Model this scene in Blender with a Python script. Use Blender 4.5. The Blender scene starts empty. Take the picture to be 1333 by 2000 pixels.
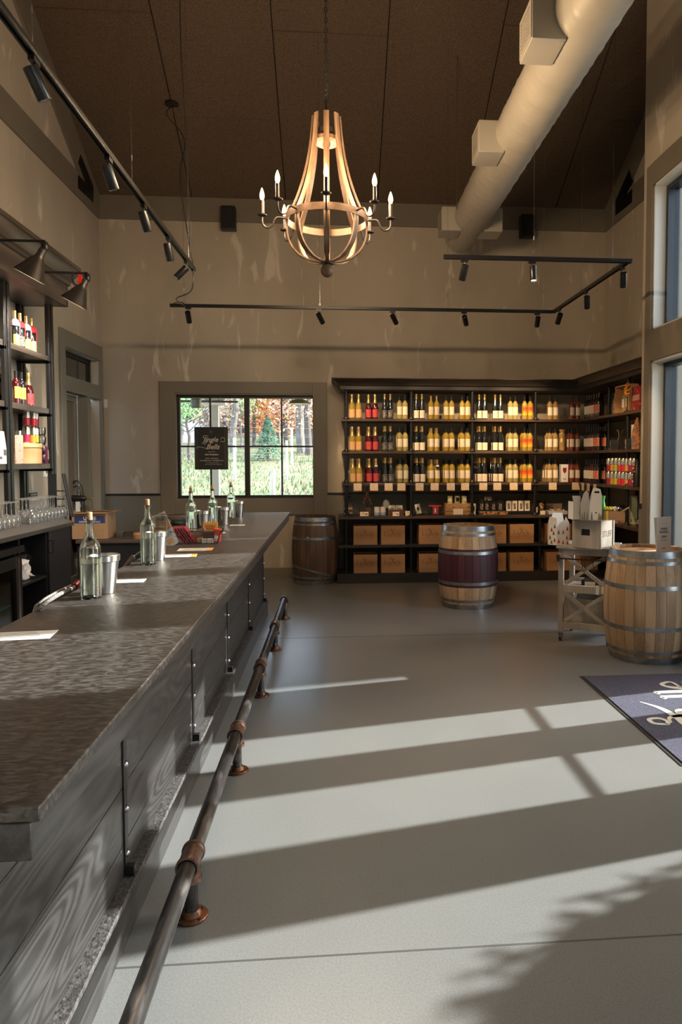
import bpy, bmesh, math, random
from mathutils import Vector, Matrix
random.seed(7)
SC = bpy.context.scene
COL = SC.collection
PI = math.pi
# ------------------------------------------------------------------ camera
F, CX, CY, H = 1400.0, 774.2, 963.37, 1.6
YAW, PIT, ROL = 0.085239, 0.046603, -0.0011688
_cy, _sy, _cp, _sp, _cr, _sr = math.cos(YAW), math.sin(YAW), math.cos(PIT), math.sin(PIT), math.cos(ROL), math.sin(ROL)
FW = Vector((_sy*_cp, _cy*_cp, -_sp)); _r = Vector((_cy, -_sy, 0)); _u = _r.cross(FW)
RT = _r*_cr + _u*_sr; UP = _u*_cr - _r*_sr
cam = bpy.data.cameras.new('camera'); camo = bpy.data.objects.new('camera', cam); COL.objects.link(camo)
camo.matrix_world = Matrix(((RT.x, UP.x, -FW.x, 0), (RT.y, UP.y, -FW.y, 0), (RT.z, UP.z, -FW.z, H), (0, 0, 0, 1)))
cam.sensor_fit = 'VERTICAL'; cam.sensor_height = 36; cam.lens = F/2000*36
cam.shift_x = (666.5-CX)/2000; cam.shift_y = (CY-1000)/2000
cam.clip_start = 0.05; cam.clip_end = 300
SC.camera = camo
# ------------------------------------------------------------------ light
SC.view_settings.view_transform = 'Standard'; SC.view_settings.look = 'None'
SC.view_settings.exposure = 0.35; SC.view_settings.gamma = 1; SC.view_settings.use_curve_mapping = False
SC.cycles.use_denoising = True
SC.cycles.max_bounces = 8; SC.cycles.diffuse_bounces = 5; SC.cycles.glossy_bounces = 4
SC.cycles.transmission_bounces = 8; SC.cycles.transparent_max_bounces = 12
SC.cycles.sample_clamp_indirect = 6; SC.cycles.caustics_reflective = False; SC.cycles.caustics_refractive = False
W = bpy.data.worlds.new('world'); SC.world = W; W.use_nodes = True
wn = W.node_tree.nodes; bgn = wn['Background']
sky = wn.new('ShaderNodeTexSky'); sky.sky_type = 'NISHITA'; sky.sun_disc = False
sky.sun_elevation = math.radians(26.5); sky.sun_rotation = math.radians(77.6); sky.altitude = 100; sky.dust_density = 2.0
mixw = wn.new('ShaderNodeMix'); mixw.data_type = 'RGBA'; mixw.inputs[0].default_value = 0.5
W.node_tree.links.new(sky.outputs[0], mixw.inputs[6]); mixw.inputs[7].default_value = (3.0, 3.4, 4.0, 1)
W.node_tree.links.new(mixw.outputs[2], bgn.inputs[0]); bgn.inputs[1].default_value = 1.55
SUN_EL = math.radians(26.5); SUN_AZ = math.radians(12.4)
sd = bpy.data.lights.new('sun', 'SUN'); sd.energy = 12.5; sd.angle = 0.012; sd.color = (1.0, 0.975, 0.94)
so = bpy.data.objects.new('sun', sd); COL.objects.link(so)
so.rotation_euler = Vector((-math.cos(SUN_AZ)*math.cos(SUN_EL), -math.sin(SUN_AZ)*math.cos(SUN_EL), -math.sin(SUN_EL))).to_track_quat('-Z', 'Y').to_euler()
so.location = (10, 5, 6)
# ------------------------------------------------------------------ helpers
def at(px, py, X=None, Y=None, Z=None):
    """the point of a world plane X=, Y= or Z= that the photograph shows at pixel (px, py)"""
    d = RT*((px-CX)/F) - UP*((py-CY)/F) + FW
    t = X/d.x if X is not None else Y/d.y if Y is not None else (Z-H)/d.z
    return d*t + Vector((0, 0, H))

class G:
    """collects shapes into one bmesh"""
    def __init__(s): s.b = bmesh.new(); s.mi = 0
    def m(s, i): s.mi = i; return s
    def faces(s, vs, fs):
        v = [s.b.verts.new(p) for p in vs]
        for f in fs:
            try: fc = s.b.faces.new([v[i] for i in f]); fc.material_index = s.mi
            except ValueError: pass
        return s
    def box(s, x0, x1, y0, y1, z0, z1, rot=None, c=None):
        vs = [Vector(p) for p in ((x0,y0,z0),(x1,y0,z0),(x1,y1,z0),(x0,y1,z0),(x0,y0,z1),(x1,y0,z1),(x1,y1,z1),(x0,y1,z1))]
        if rot is not None:
            c = Vector(c) if c is not None else Vector(((x0+x1)/2,(y0+y1)/2,(z0+z1)/2))
            vs = [rot @ (v-c) + c for v in vs]
        return s.faces(vs, ((3,2,1,0),(4,5,6,7),(0,1,5,4),(1,2,6,5),(2,3,7,6),(3,0,4,7)))
    def cyl(s, p0, p1, r0, r1=None, n=16, cap=True):
        r1 = r0 if r1 is None else r1
        p0, p1 = Vector(p0), Vector(p1); d = (p1-p0).normalized()
        a = Vector((0,0,1)) if abs(d.z) < .9 else Vector((1,0,0))
        u = d.cross(a).normalized(); w = d.cross(u)
        ring = lambda p, r: [p + (u*math.cos(2*PI*i/n) + w*math.sin(2*PI*i/n))*r for i in range(n)]
        vs = ring(p0, r0) + ring(p1, r1)
        fs = [(i, (i+1) % n, n+(i+1) % n, n+i) for i in range(n)]
        fs = [f[::-1] for f in fs]
        if cap: fs += [tuple(range(n)), tuple(range(2*n-1, n-1, -1))]
        return s.faces(vs, fs)
    def lathe(s, prof, n=20, c=(0,0,0), a0=0, a1=2*PI, axis='z'):
        full = abs(a1-a0-2*PI) < 1e-6; k = n if full else n+1; vs = []
        for r, z in prof:
            for i in range(k):
                a = a0+(a1-a0)*i/n
                p = (r*math.cos(a), r*math.sin(a), z)
                if axis == 'x': p = (z, p[0], p[1])
                if axis == 'y': p = (p[1], z, p[0])
                vs.append((p[0]+c[0], p[1]+c[1], p[2]+c[2]))
        fs = []
        for j in range(len(prof)-1):
            for i in range(n):
                i2 = (i+1) % k
                fs.append((j*k+i, j*k+i2, (j+1)*k+i2, (j+1)*k+i))
        s.faces(vs, fs)
        return s
    def tube(s, pts, r, n=8, cap=True):
        pts = [Vector(p) for p in pts]; rs = r if isinstance(r, (list, tuple)) else [r]*len(pts)
        vs = []; u = None
        for i, p in enumerate(pts):
            d = (pts[min(i+1, len(pts)-1)]-pts[max(i-1, 0)]).normalized()
            if u is None:
                a = Vector((0,0,1)) if abs(d.z) < .9 else Vector((1,0,0)); u = d.cross(a).normalized()
            else: u = (u - d*u.dot(d)).normalized()
            w = d.cross(u)
            vs += [p + (u*math.cos(2*PI*k/n)+w*math.sin(2*PI*k/n))*rs[i] for k in range(n)]
        fs = [(j*n+k, j*n+(k+1) % n, (j+1)*n+(k+1) % n, (j+1)*n+k) for j in range(len(pts)-1) for k in range(n)]
        if cap: fs += [tuple(range(n-1, -1, -1)), tuple((len(pts)-1)*n+k for k in range(n))]
        return s.faces(vs, fs)
    def prism(s, poly, a, b, ax='z'):
        def P(u, v, w): return {'z': (u, v, w), 'y': (u, w, v), 'x': (w, u, v)}[ax]
        n = len(poly)
        vs = [P(u, v, a) for u, v in poly]+[P(u, v, b) for u, v in poly]
        fs = [tuple(range(n))[::-1], tuple(range(n, 2*n))]+[(i, (i+1) % n, n+(i+1) % n, n+i) for i in range(n)]
        return s.faces(vs, fs)
    def tf(s, mat): s.b.transform(mat); return s

def smooth_path(pts, k=6):
    pts = [Vector(p) for p in pts]; out = []
    for i in range(len(pts)-1):
        p0 = pts[max(i-1, 0)]; p1 = pts[i]; p2 = pts[i+1]; p3 = pts[min(i+2, len(pts)-1)]
        for j in range(k):
            t = j/k
            out.append(.5*((2*p1)+(-p0+p2)*t+(2*p0-5*p1+4*p2-p3)*t*t+(-p0+3*p1-3*p2+p3)*t**3))
    return out+[pts[-1]]

def mesh_of(name, g, mats, sm=35):
    bmesh.ops.recalc_face_normals(g.b, faces=g.b.faces)
    me = bpy.data.meshes.new(name); g.b.to_mesh(me); g.b.free()
    for m in (mats if isinstance(mats, (list, tuple)) else [mats]): me.materials.append(m)
    me.polygons.foreach_set('use_smooth', [True]*len(me.polygons))
    if sm is not None: me.set_sharp_from_angle(angle=math.radians(sm))
    return me
def link(name, me, parent=None, loc=(0,0,0), rot=(0,0,0)):
    o = bpy.data.objects.new(name, me); COL.objects.link(o); o.parent = parent
    o.location = loc; o.rotation_euler = rot
    return o
def add(name, g, mats, parent=None, bevel=0, sm=35, loc=(0,0,0), rot=(0,0,0)):
    o = link(name, mesh_of(name, g, mats, sm), parent, loc, rot)
    if bevel:
        b = o.modifiers.new('bevel', 'BEVEL'); b.width = bevel; b.segments = 2; b.limit_method = 'ANGLE'; b.harden_normals = False
    return o
def tag(o, label, cat, group=None):
    o['label'] = label; o['category'] = cat
    if group: o['group'] = group
    return o
def thing(name, label, cat, loc=(0,0,0), rz=0, group=None):
    o = bpy.data.objects.new(name, None); COL.objects.link(o); o.location = loc; o.rotation_euler = (0,0,rz)
    o.empty_display_size = .05
    return tag(o, label, cat, group)
def struct(name, g, mats, parent=None, bevel=0, sm=35):
    o = add(name, g, mats, parent, bevel, sm)
    if parent is None: o['kind'] = 'structure'
    return o
def dup(root, loc, rz=0, label=None, group=None):
    r = root.copy(); COL.objects.link(r); r.location = loc; r.rotation_euler = (0,0,rz)
    if label: r['label'] = label
    if group: r['group'] = group
    for ch in list(root.children):
        c = ch.copy(); COL.objects.link(c); c.parent = r
        for g in list(ch.children):
            d = g.copy(); COL.objects.link(d); d.parent = c
    return r
def text_mesh(txt, size, mat, align='CENTER', shear=0, extrude=.0006, bold=0.0, sx=1.0):
    cu = bpy.data.curves.new('t', 'FONT'); cu.body = txt; cu.size = size; cu.align_x = align; cu.align_y = 'CENTER'
    cu.shear = shear; cu.extrude = extrude; cu.offset = bold; cu.resolution_u = 2
    o = bpy.data.objects.new('t', cu); COL.objects.link(o)
    bpy.context.view_layer.update()
    me = bpy.data.meshes.new_from_object(o.evaluated_get(bpy.context.evaluated_depsgraph_get()))
    bpy.data.objects.remove(o); bpy.data.curves.remove(cu)
    me.materials.clear(); me.materials.append(mat)
    me.transform(Matrix.Diagonal((sx,1,1,1)))
    return me
R_FRONT = (PI/2, 0, 0)            # text in the XZ plane, read from -Y
R_LEFTFACE = (PI/2, 0, -PI/2)     # text on a face looking to -X
R_RIGHTFACE = (PI/2, 0, PI/2)
def ribbon(g, pts, w, k=6, h=.0008):
    """flat stroke in the XY plane, w = width or list of widths"""
    P = smooth_path([(p[0], p[1], 0) for p in pts], k); n = len(P); vs = []
    for i, p in enumerate(P):
        d = (P[min(i+1, n-1)]-P[max(i-1, 0)]); d = d.normalized() if d.length > 1e-9 else Vector((1,0,0)); q = Vector((-d.y, d.x, 0))
        if isinstance(w, (list, tuple)):
            f = i/(n-1)*(len(w)-1); a = int(min(f, len(w)-2)); ww = w[a]+(w[a+1]-w[a])*(f-a)
        else: ww = w
        vs += [p+q*ww/2+Vector((0,0,h)), p-q*ww/2+Vector((0,0,h)), p-q*ww/2, p+q*ww/2]
    fs = []
    for i in range(n-1):
        a = 4*i; b = a+4
        for k2 in range(4): fs.append((a+k2, a+(k2+1) % 4, b+(k2+1) % 4, b+k2))
    fs += [(3,2,1,0), tuple(4*(n-1)+i for i in range(4))]
    return g.faces(vs, fs)

# ------------------------------------------------------------------ materials
def _new(name):
    m = bpy.data.materials.new(name); m.use_nodes = True; nt = m.node_tree
    return m, nt, nt.nodes['Principled BSDF']
def _c(c): return (c[0], c[1], c[2], 1)
def mat(name, c1, rough=.5, metal=0, c2=None, scale=8, st=(1,1,1), detail=4, lo=.35, hi=.65, bump=0, bscale=None, bst=None,
        rvar=0, coat=0, trans=0, emit=0, ecol=None, orand=0, spec=None, ior=None, sheen=0, dist=0):
    m, nt, p = _new(name); L = nt.links.new; N = nt.nodes.new
    p.inputs['Base Color'].default_value = _c(c1); p.inputs['Roughness'].default_value = rough; p.inputs['Metallic'].default_value = metal
    if coat: p.inputs['Coat Weight'].default_value = coat; p.inputs['Coat Roughness'].default_value = .08
    if trans: p.inputs['Transmission Weight'].default_value = trans
    if ior: p.inputs['IOR'].default_value = ior
    if spec is not None: p.inputs['Specular IOR Level'].default_value = spec
    if sheen: p.inputs['Sheen Weight'].default_value = sheen
    if emit: p.inputs['Emission Strength'].default_value = emit; p.inputs['Emission Color'].default_value = _c(ecol or c1)
    if c2 is not None or bump or rvar or orand:
        tc = N('ShaderNodeTexCoord'); mp = N('ShaderNodeMapping'); mp.inputs['Scale'].default_value = st; L(tc.outputs['Object'], mp.inputs[0])
        nz = N('ShaderNodeTexNoise'); nz.inputs['Scale'].default_value = scale; nz.inputs['Detail'].default_value = detail; nz.inputs['Distortion'].default_value = dist
        if orand:
            oi = N('ShaderNodeObjectInfo'); ml = N('ShaderNodeVectorMath'); ml.operation = 'MULTIPLY_ADD'
            L(oi.outputs['Random'], ml.inputs[0]); ml.inputs[1].default_value = (13.1, 7.7, 9.3); L(mp.outputs[0], ml.inputs[2]); L(ml.outputs[0], nz.inputs['Vector'])
        else: L(mp.outputs[0], nz.inputs['Vector'])
        rp = N('ShaderNodeMapRange'); rp.inputs[1].default_value = lo; rp.inputs[2].default_value = hi; L(nz.outputs[0], rp.inputs[0])
        if c2 is not None or orand:
            mx = N('ShaderNodeMix'); mx.data_type = 'RGBA'; L(rp.outputs[0], mx.inputs[0]); mx.inputs[6].default_value = _c(c1); mx.inputs[7].default_value = _c(c2 or c1)
            out = mx.outputs[2]
            if orand:
                hs = N('ShaderNodeHueSaturation'); mr = N('ShaderNodeMapRange'); mr.inputs[3].default_value = 1-orand; mr.inputs[4].default_value = 1+orand
                L(oi.outputs['Random'], mr.inputs[0]); L(mr.outputs[0], hs.inputs['Value']); L(out, hs.inputs['Color']); out = hs.outputs[0]
            L(out, p.inputs['Base Color'])
        if rvar:
            r2 = N('ShaderNodeMapRange'); r2.inputs[3].default_value = max(.02, rough-rvar); r2.inputs[4].default_value = min(1, rough+rvar)
            L(nz.outputs[0], r2.inputs[0]); L(r2.outputs[0], p.inputs['Roughness'])
        if bump:
            bn = N('ShaderNodeTexNoise'); bn.inputs['Scale'].default_value = bscale or scale; bn.inputs['Detail'].default_value = 3
            mp2 = N('ShaderNodeMapping'); mp2.inputs['Scale'].default_value = bst or st; L(tc.outputs['Object'], mp2.inputs[0]); L(mp2.outputs[0], bn.inputs['Vector'])
            bp = N('ShaderNodeBump'); bp.inputs['Strength'].default_value = bump; bp.inputs['Distance'].default_value = .01
            L(bn.outputs[0], bp.inputs['Height']); L(bp.outputs[0], p.inputs['Normal'])
    return m
def wood(name, c1, c2, axis='y', rough=.45, rings=26, sc=1.6, grain=.5, bump=.25, orand=.12, coat=0, stretch=.12):
    """oak-like wood: contour rings of a stretched noise plus fine pores along the grain axis"""
    m, nt, p = _new(name); L = nt.links.new; N = nt.nodes.new
    s = {'x': (stretch,1,1), 'y': (1,stretch,1), 'z': (1,1,stretch)}[axis]
    tc = N('ShaderNodeTexCoord'); mp = N('ShaderNodeMapping'); mp.inputs['Scale'].default_value = s; L(tc.outputs['Object'], mp.inputs[0])
    oi = N('ShaderNodeObjectInfo'); ml = N('ShaderNodeVectorMath'); ml.operation = 'MULTIPLY_ADD'
    L(oi.outputs['Random'], ml.inputs[0]); ml.inputs[1].default_value = (5.1, 3.7, 9.3); L(mp.outputs[0], ml.inputs[2])
    nz = N('ShaderNodeTexNoise'); nz.inputs['Scale'].default_value = sc; nz.inputs['Detail'].default_value = 2; L(ml.outputs[0], nz.inputs['Vector'])
    mu = N('ShaderNodeMath'); mu.operation = 'MULTIPLY'; mu.inputs[1].default_value = rings*2*PI/3; L(nz.outputs[0], mu.inputs[0])
    sn = N('ShaderNodeMath'); sn.operation = 'SINE'; L(mu.outputs[0], sn.inputs[0])
    s2 = tuple(a*({True: .03, False: 1}[a < 1]) for a in s)
    mp2 = N('ShaderNodeMapping'); mp2.inputs['Scale'].default_value = s2; L(tc.outputs['Object'], mp2.inputs[0])
    fn = N('ShaderNodeTexNoise'); fn.inputs['Scale'].default_value = 140; fn.inputs['Detail'].default_value = 2; L(mp2.outputs[0], fn.inputs['Vector'])
    ad = N('ShaderNodeMath'); ad.operation = 'MULTIPLY_ADD'; L(sn.outputs[0], ad.inputs[0]); ad.inputs[1].default_value = .28*grain*2; L(fn.outputs[0], ad.inputs[2])
    rp = N('ShaderNodeMapRange'); rp.inputs[1].default_value = .2; rp.inputs[2].default_value = .8; L(ad.outputs[0], rp.inputs[0])
    mx = N('ShaderNodeMix'); mx.data_type = 'RGBA'; L(rp.outputs[0], mx.inputs[0]); mx.inputs[6].default_value = _c(c1); mx.inputs[7].default_value = _c(c2)
    hs = N('ShaderNodeHueSaturation'); mr = N('ShaderNodeMapRange'); mr.inputs[3].default_value = 1-orand; mr.inputs[4].default_value = 1+orand
    L(oi.outputs['Random'], mr.inputs[0]); L(mr.outputs[0], hs.inputs['Value']); L(mx.outputs[2], hs.inputs['Color']); L(hs.outputs[0], p.inputs['Base Color'])
    p.inputs['Roughness'].default_value = rough
    if coat: p.inputs['Coat Weight'].default_value = coat; p.inputs['Coat Roughness'].default_value = .15
    bp = N('ShaderNodeBump'); bp.inputs['Strength'].default_value = bump; bp.inputs['Distance'].default_value = .004; L(ad.outputs[0], bp.inputs['Height']); L(bp.outputs[0], p.inputs['Normal'])
    return m
def thin_glass(name, tint=(1,1,1), refl=1.0, rough=0.0, white_sparkle=0):
    m, nt, p = _new(name); L = nt.links.new; N = nt.nodes.new
    tr = N('ShaderNodeBsdfTransparent'); tr.inputs[0].default_value = _c(tint); gl = N('ShaderNodeBsdfGlossy'); gl.inputs['Roughness'].default_value = rough
    fr = N('ShaderNodeFresnel'); fr.inputs[0].default_value = 1.45; mu = N('ShaderNodeMath'); mu.operation = 'MULTIPLY'; mu.inputs[1].default_value = refl; L(fr.outputs[0], mu.inputs[0])
    mx = N('ShaderNodeMixShader'); L(mu.outputs[0], mx.inputs[0]); L(tr.outputs[0], mx.inputs[1]); L(gl.outputs[0], mx.inputs[2])
    out = mx.outputs[0]
    if white_sparkle:
        df = N('ShaderNodeBsdfTranslucent'); d2 = N('ShaderNodeBsdfDiffuse'); m2 = N('ShaderNodeMixShader'); L(df.outputs[0], m2.inputs[1]); L(d2.outputs[0], m2.inputs[2])
        m3 = N('ShaderNodeMixShader'); m3.inputs[0].default_value = white_sparkle; L(out, m3.inputs[1]); L(m2.outputs[0], m3.inputs[2]); out = m3.outputs[0]
    L(out, nt.nodes['Material Output'].inputs[0]); return m

M = {}
# plaster with trowelled light patches
def plaster(name, base, light, dark):
    m, nt, p = _new(name); L = nt.links.new; N = nt.nodes.new
    tc = N('ShaderNodeTexCoord')
    def nz(st, sc, det=4, dist=0):
        mp = N('ShaderNodeMapping'); mp.inputs['Scale'].default_value = st; L(tc.outputs['Object'], mp.inputs[0])
        n = N('ShaderNodeTexNoise'); n.inputs['Scale'].default_value = sc; n.inputs['Detail'].default_value = det; n.inputs['Distortion'].default_value = dist; L(mp.outputs[0], n.inputs['Vector']); return n
    a = nz((1,1,.45), 1.3); b = nz((1,1,.28), 5.5, 5, .6)
    r1 = N('ShaderNodeMapRange'); r1.inputs[1].default_value = .35; r1.inputs[2].default_value = .65; L(a.outputs[0], r1.inputs[0])
    r2 = N('ShaderNodeMapRange'); r2.inputs[1].default_value = .61; r2.inputs[2].default_value = .68; r2.inputs[4].default_value = .75; L(b.outputs[0], r2.inputs[0])
    m1 = N('ShaderNodeMix'); m1.data_type = 'RGBA'; L(r1.outputs[0], m1.inputs[0]); m1.inputs[6].default_value = _c(dark); m1.inputs[7].default_value = _c(base)
    m2 = N('ShaderNodeMix'); m2.data_type = 'RGBA'; L(r2.outputs[0], m2.inputs[0]); L(m1.outputs[2], m2.inputs[6]); m2.inputs[7].default_value = _c(light)
    L(m2.outputs[2], p.inputs['Base Color']); p.inputs['Roughness'].default_value = .62
    bp = N('ShaderNodeBump'); bp.inputs['Strength'].default_value = .15; bp.inputs['Distance'].default_value = .01; L(b.outputs[0], bp.inputs['Height']); L(bp.outputs[0], p.inputs['Normal'])
    return m
M['plaster'] = plaster('plaster', (.49,.43,.345), (.70,.64,.54), (.41,.355,.28))
M['trim'] = mat('trim_paint', (.195,.168,.13), .5, c2=(.18,.155,.12), scale=3)
M['wainscot'] = mat('wainscot_paint', (.22,.20,.165), .6, c2=(.20,.185,.15), scale=2)
M['black'] = mat('black_paint', (.012,.012,.013), .4)
M['satin_black'] = mat('satin_black_metal', (.018,.018,.019), .35, metal=.4)
M['rail_black'] = mat('black_track', (.02,.02,.021), .3, metal=.6)
# concrete floor
def floor_mat():
    m, nt, p = _new('polished_concrete'); L = nt.links.new; N = nt.nodes.new; tc = N('ShaderNodeTexCoord')
    def nz(sc, det=5):
        n = N('ShaderNodeTexNoise'); n.inputs['Scale'].default_value = sc; n.inputs['Detail'].default_value = det; L(tc.outputs['Object'], n.inputs['Vector']); return n
    a = nz(.9); b = nz(150, 2); c = nz(3.5, 3)
    m1 = N('ShaderNodeMix'); m1.data_type = 'RGBA'; r1 = N('ShaderNodeMapRange'); r1.inputs[1].default_value = 0; r1.inputs[2].default_value = 1; L(a.outputs[0], r1.inputs[0]); L(r1.outputs[0], m1.inputs[0])
    m1.inputs[6].default_value = (.172,.177,.176,1); m1.inputs[7].default_value = (.20,.204,.201,1)
    m2 = N('ShaderNodeMix'); m2.data_type = 'RGBA'; m2.blend_type = 'MULTIPLY'; m2.inputs[0].default_value = .5; L(m1.outputs[2], m2.inputs[6])
    r2 = N('ShaderNodeMapRange'); r2.inputs[1].default_value = .3; r2.inputs[2].default_value = .7; r2.inputs[3].default_value = .72; r2.inputs[4].default_value = 1.25; L(b.outputs[0], r2.inputs[0])
    L(r2.outputs[0], m2.inputs[7]); 
    m3 = N('ShaderNodeMix'); m3.data_type = 'RGBA'; m3.blend_type = 'MULTIPLY'; m3.inputs[0].default_value = .25; L(m2.outputs[2], m3.inputs[6])
    r3 = N('ShaderNodeMapRange'); r3.inputs[1].default_value = .2; r3.inputs[2].default_value = .8; r3.inputs[3].default_value = .88; r3.inputs[4].default_value = 1.10; L(c.outputs[0], r3.inputs[0]); L(r3.outputs[0], m3.inputs[7])
    L(m3.outputs[2], p.inputs['Base Color'])
    r4 = N('ShaderNodeMapRange'); r4.inputs[3].default_value = .28; r4.inputs[4].default_value = .34; L(a.outputs[0], r4.inputs[0]); L(r4.outputs[0], p.inputs['Roughness'])
    return m
M['floor'] = floor_mat()
M['joint'] = mat('floor_joint_filler', (.07,.07,.068), .7)
M['ceil'] = mat('ceiling_fibre_panel', (.15,.108,.076), .95, c2=(.09,.066,.048), scale=70, detail=3, bump=.5, bscale=120, spec=.15)
M['ceil_gap'] = mat('ceiling_gap_black', (.01,.008,.007), .9)
M['steel_plate'] = mat('black_steel_plate', (.008,.008,.01), .35, metal=.5)
M['duct'] = mat('painted_duct', (.41,.375,.31), .42, metal=.1, c2=(.385,.35,.29), scale=2)
M['darkwood'] = wood('dark_stained_oak', (.035,.027,.023), (.085,.068,.058), 'y', .42, coat=.25)
M['darkwood_x'] = wood('dark_stained_oak_x', (.035,.026,.022), (.085,.062,.05), 'x', .42, coat=.25)
M['barwood'] = wood('bar_oak_grey_stain', (.018,.017,.017), (.046,.043,.042), 'y', .36, rings=110, sc=2.6, coat=.3, stretch=.16, grain=.5, bump=.10)
M['granite'] = mat('leathered_granite', (.024,.020,.018), .36, c2=(.12,.108,.097), scale=75, st=(.5,1,1), detail=10, lo=.42, hi=.74, rvar=.07, bump=.12, bscale=160, bst=(.5,1,1), dist=.6)
M['pipe'] = mat('worn_steel_pipe', (.06,.056,.055), .38, metal=.85, c2=(.27,.25,.24), scale=22, st=(1,.25,1), lo=.5, hi=.78, rvar=.14, bump=.15, bscale=80)
M['fitting'] = mat('bronzed_iron_fitting', (.13,.075,.055), .36, metal=.8, c2=(.24,.15,.115), scale=30, bump=.12, bscale=120)
M['flange'] = mat('rusty_iron_flange', (.19,.075,.03), .42, metal=.6, c2=(.07,.035,.025), scale=38, bump=.2, bscale=90)
M['bolt'] = mat('steel_bolt', (.38,.38,.40), .25, metal=.95)
M['glasspane'] = thin_glass('window_glass', (.97,.99,.98), .8)
M['darkglass'] = mat('dark_window_glass', (.03,.03,.028), .06, coat=.5)
M['galv'] = mat('galvanised_hoop', (.36,.38,.40), .36, metal=.85, c2=(.20,.22,.235), scale=12, detail=6, rvar=.15)
M['oak'] = wood('new_barrel_oak', (.30,.19,.105), (.50,.35,.22), 'z', .55, rings=18, sc=2.4, orand=.16, bump=.12)
M['oak_old'] = wood('weathered_barrel_oak', (.085,.048,.030), (.17,.10,.065), 'z', .6, rings=16, sc=2.4, orand=.25, bump=.2)
M['chand_wood'] = wood('chandelier_oak', (.12,.066,.033), (.22,.135,.078), 'z', .55, rings=18, sc=5, orand=.08, bump=.12)
M['bronze'] = mat('aged_bronze', (.16,.095,.06), .42, metal=.7, c2=(.10,.065,.045), scale=20)
M['iron'] = mat('dark_bronze_iron', (.055,.045,.04), .42, metal=.7)
M['gold'] = mat('gold_foil', (.72,.50,.20), .28, metal=.85, bump=.2, bscale=60)
M['white'] = mat('white_card', (.80,.79,.77), .55)
M['cream'] = mat('cream_label', (.78,.70,.58), .55)
M['cork'] = mat('cork', (.55,.33,.18), .8, c2=(.35,.18,.09), scale=160, detail=3)
M['steel'] = mat('brushed_steel', (.62,.61,.59), .24, metal=1.0, rvar=.05, scale=30, st=(1,1,.05))
M['cardboard'] = mat('cardboard', (.48,.29,.155), .75, c2=(.43,.255,.135), scale=6, st=(1,1,.2))
M['crate'] = wood('pine_crate_wood', (.34,.17,.07), (.50,.28,.135), 'x', .5, rings=14, sc=2.0, orand=.08, bump=.08, stretch=.1)
M['greywash'] = wood('greywashed_wood', (.30,.275,.25), (.44,.41,.38), 'z', .6, rings=14, sc=2.4, orand=.06, bump=.12)
M['whitewash'] = wood('whitewashed_crate_wood', (.46,.43,.39), (.62,.59,.55), 'x', .6, rings=12, sc=2.4, orand=.05, bump=.1)
def emis(name, col, s):
    m, nt, p = _new(name); p.inputs['Base Color'].default_value = _c(col); p.inputs['Emission Color'].default_value = _c(col); p.inputs['Emission Strength'].default_value = s; return m
M['lamp_lit'] = emis('lit_lamp_lens', (1.0,.82,.55), 9)
M['lamp_dim'] = mat('unlit_lamp_lens', (.3,.28,.25), .3)
M['candle'] = emis('candle_bulb_glass', (1.0,.62,.24), 5)
def rnd(a, b): return random.uniform(a, b)
ORD = ['first','second','third','fourth','fifth','sixth','seventh','eighth','ninth','tenth','eleventh','twelfth','thirteenth','fourteenth']
# ================================================================== SHELL
YB, XL, XR, XN = 9.779, -3.05, 3.75, 3.05        # back wall, left wall, alcove wall, near right wall
YC, ZC, SL, YR = 9.779, 5.02, .57, 3.0           # ceiling at the back wall, slope, ridge
YF = -3.2
def zc(y): return ZC+SL*(YC-y) if y >= YR else ZC+SL*(YC-YR)-SL*(YR-y)
ZRID = zc(YR)
def gridwall(g, ax, a, b, u0, u1, z0, z1, holes):
    us = sorted({u0, u1} | {h[0] for h in holes} | {h[1] for h in holes}); zs = sorted({z0, z1} | {h[2] for h in holes} | {h[3] for h in holes})
    for i in range(len(us)-1):
        for j in range(len(zs)-1):
            cu, cz = (us[i]+us[i+1])/2, (zs[j]+zs[j+1])/2
            if any(h[0] < cu < h[1] and h[2] < cz < h[3] for h in holes): continue
            if ax == 'x': g.box(a, b, us[i], us[i+1], zs[j], zs[j+1])
            else: g.box(us[i], us[i+1], a, b, zs[j], zs[j+1])
# floor + joints
g = G().box(XL-.3, XR+.3, YF, YB+.3, -.15, 0)
fl = struct('floor', g, M['floor'])
for k, y in enumerate((2.255, 6.43)):
    add('joint', G().box(-.70 if k == 0 else -.7, XN if k == 0 else XR, y-.004, y+.004, -.003, .0006), M['joint'], fl)
add('joint', G().box(1.62-.003, 1.62+.003, -3, 2.25, -.003, .0006), M['joint'], fl)
# back wall with window hole
WX0, WX1, WZ0, WZ1 = -2.117, -.241, 1.067, 2.486
RAIL = 1.142
g = G(); gridwall(g, 'y', YB, YB+.22, XL-.3, XR+.3, 0, ZC+.3, [(WX0, WX1, WZ0, WZ1)]); struct('wall_back', g, M['plaster'])
# left wall with door hole
DY0, DY1, DZ1 = 8.44, 9.66, 2.885
g = G(); gridwall(g, 'x', XL-.22, XL, YF, YB, 0, 4.74, [(DY0, DY1, 0, DZ1)])
g.prism([(YF, 4.74), (YB, 4.74), (YB, zc(YB)), (YR, ZRID), (YF, zc(YF))], XL-.22, XL, 'x'); struct('wall_left', g, M['plaster'])
# right alcove wall and its gable
YE = 6.95
g = G(); g.box(XR, XR+.2, YE-.3, YB, 0, 4.74); g.prism([(YE-.3, 4.74), (YB, 4.74), (YB, zc(YB)), (YE-.3, zc(YE-.3))], XR, XR+.2, 'x'); struct('wall_right', g, M['plaster'])
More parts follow.
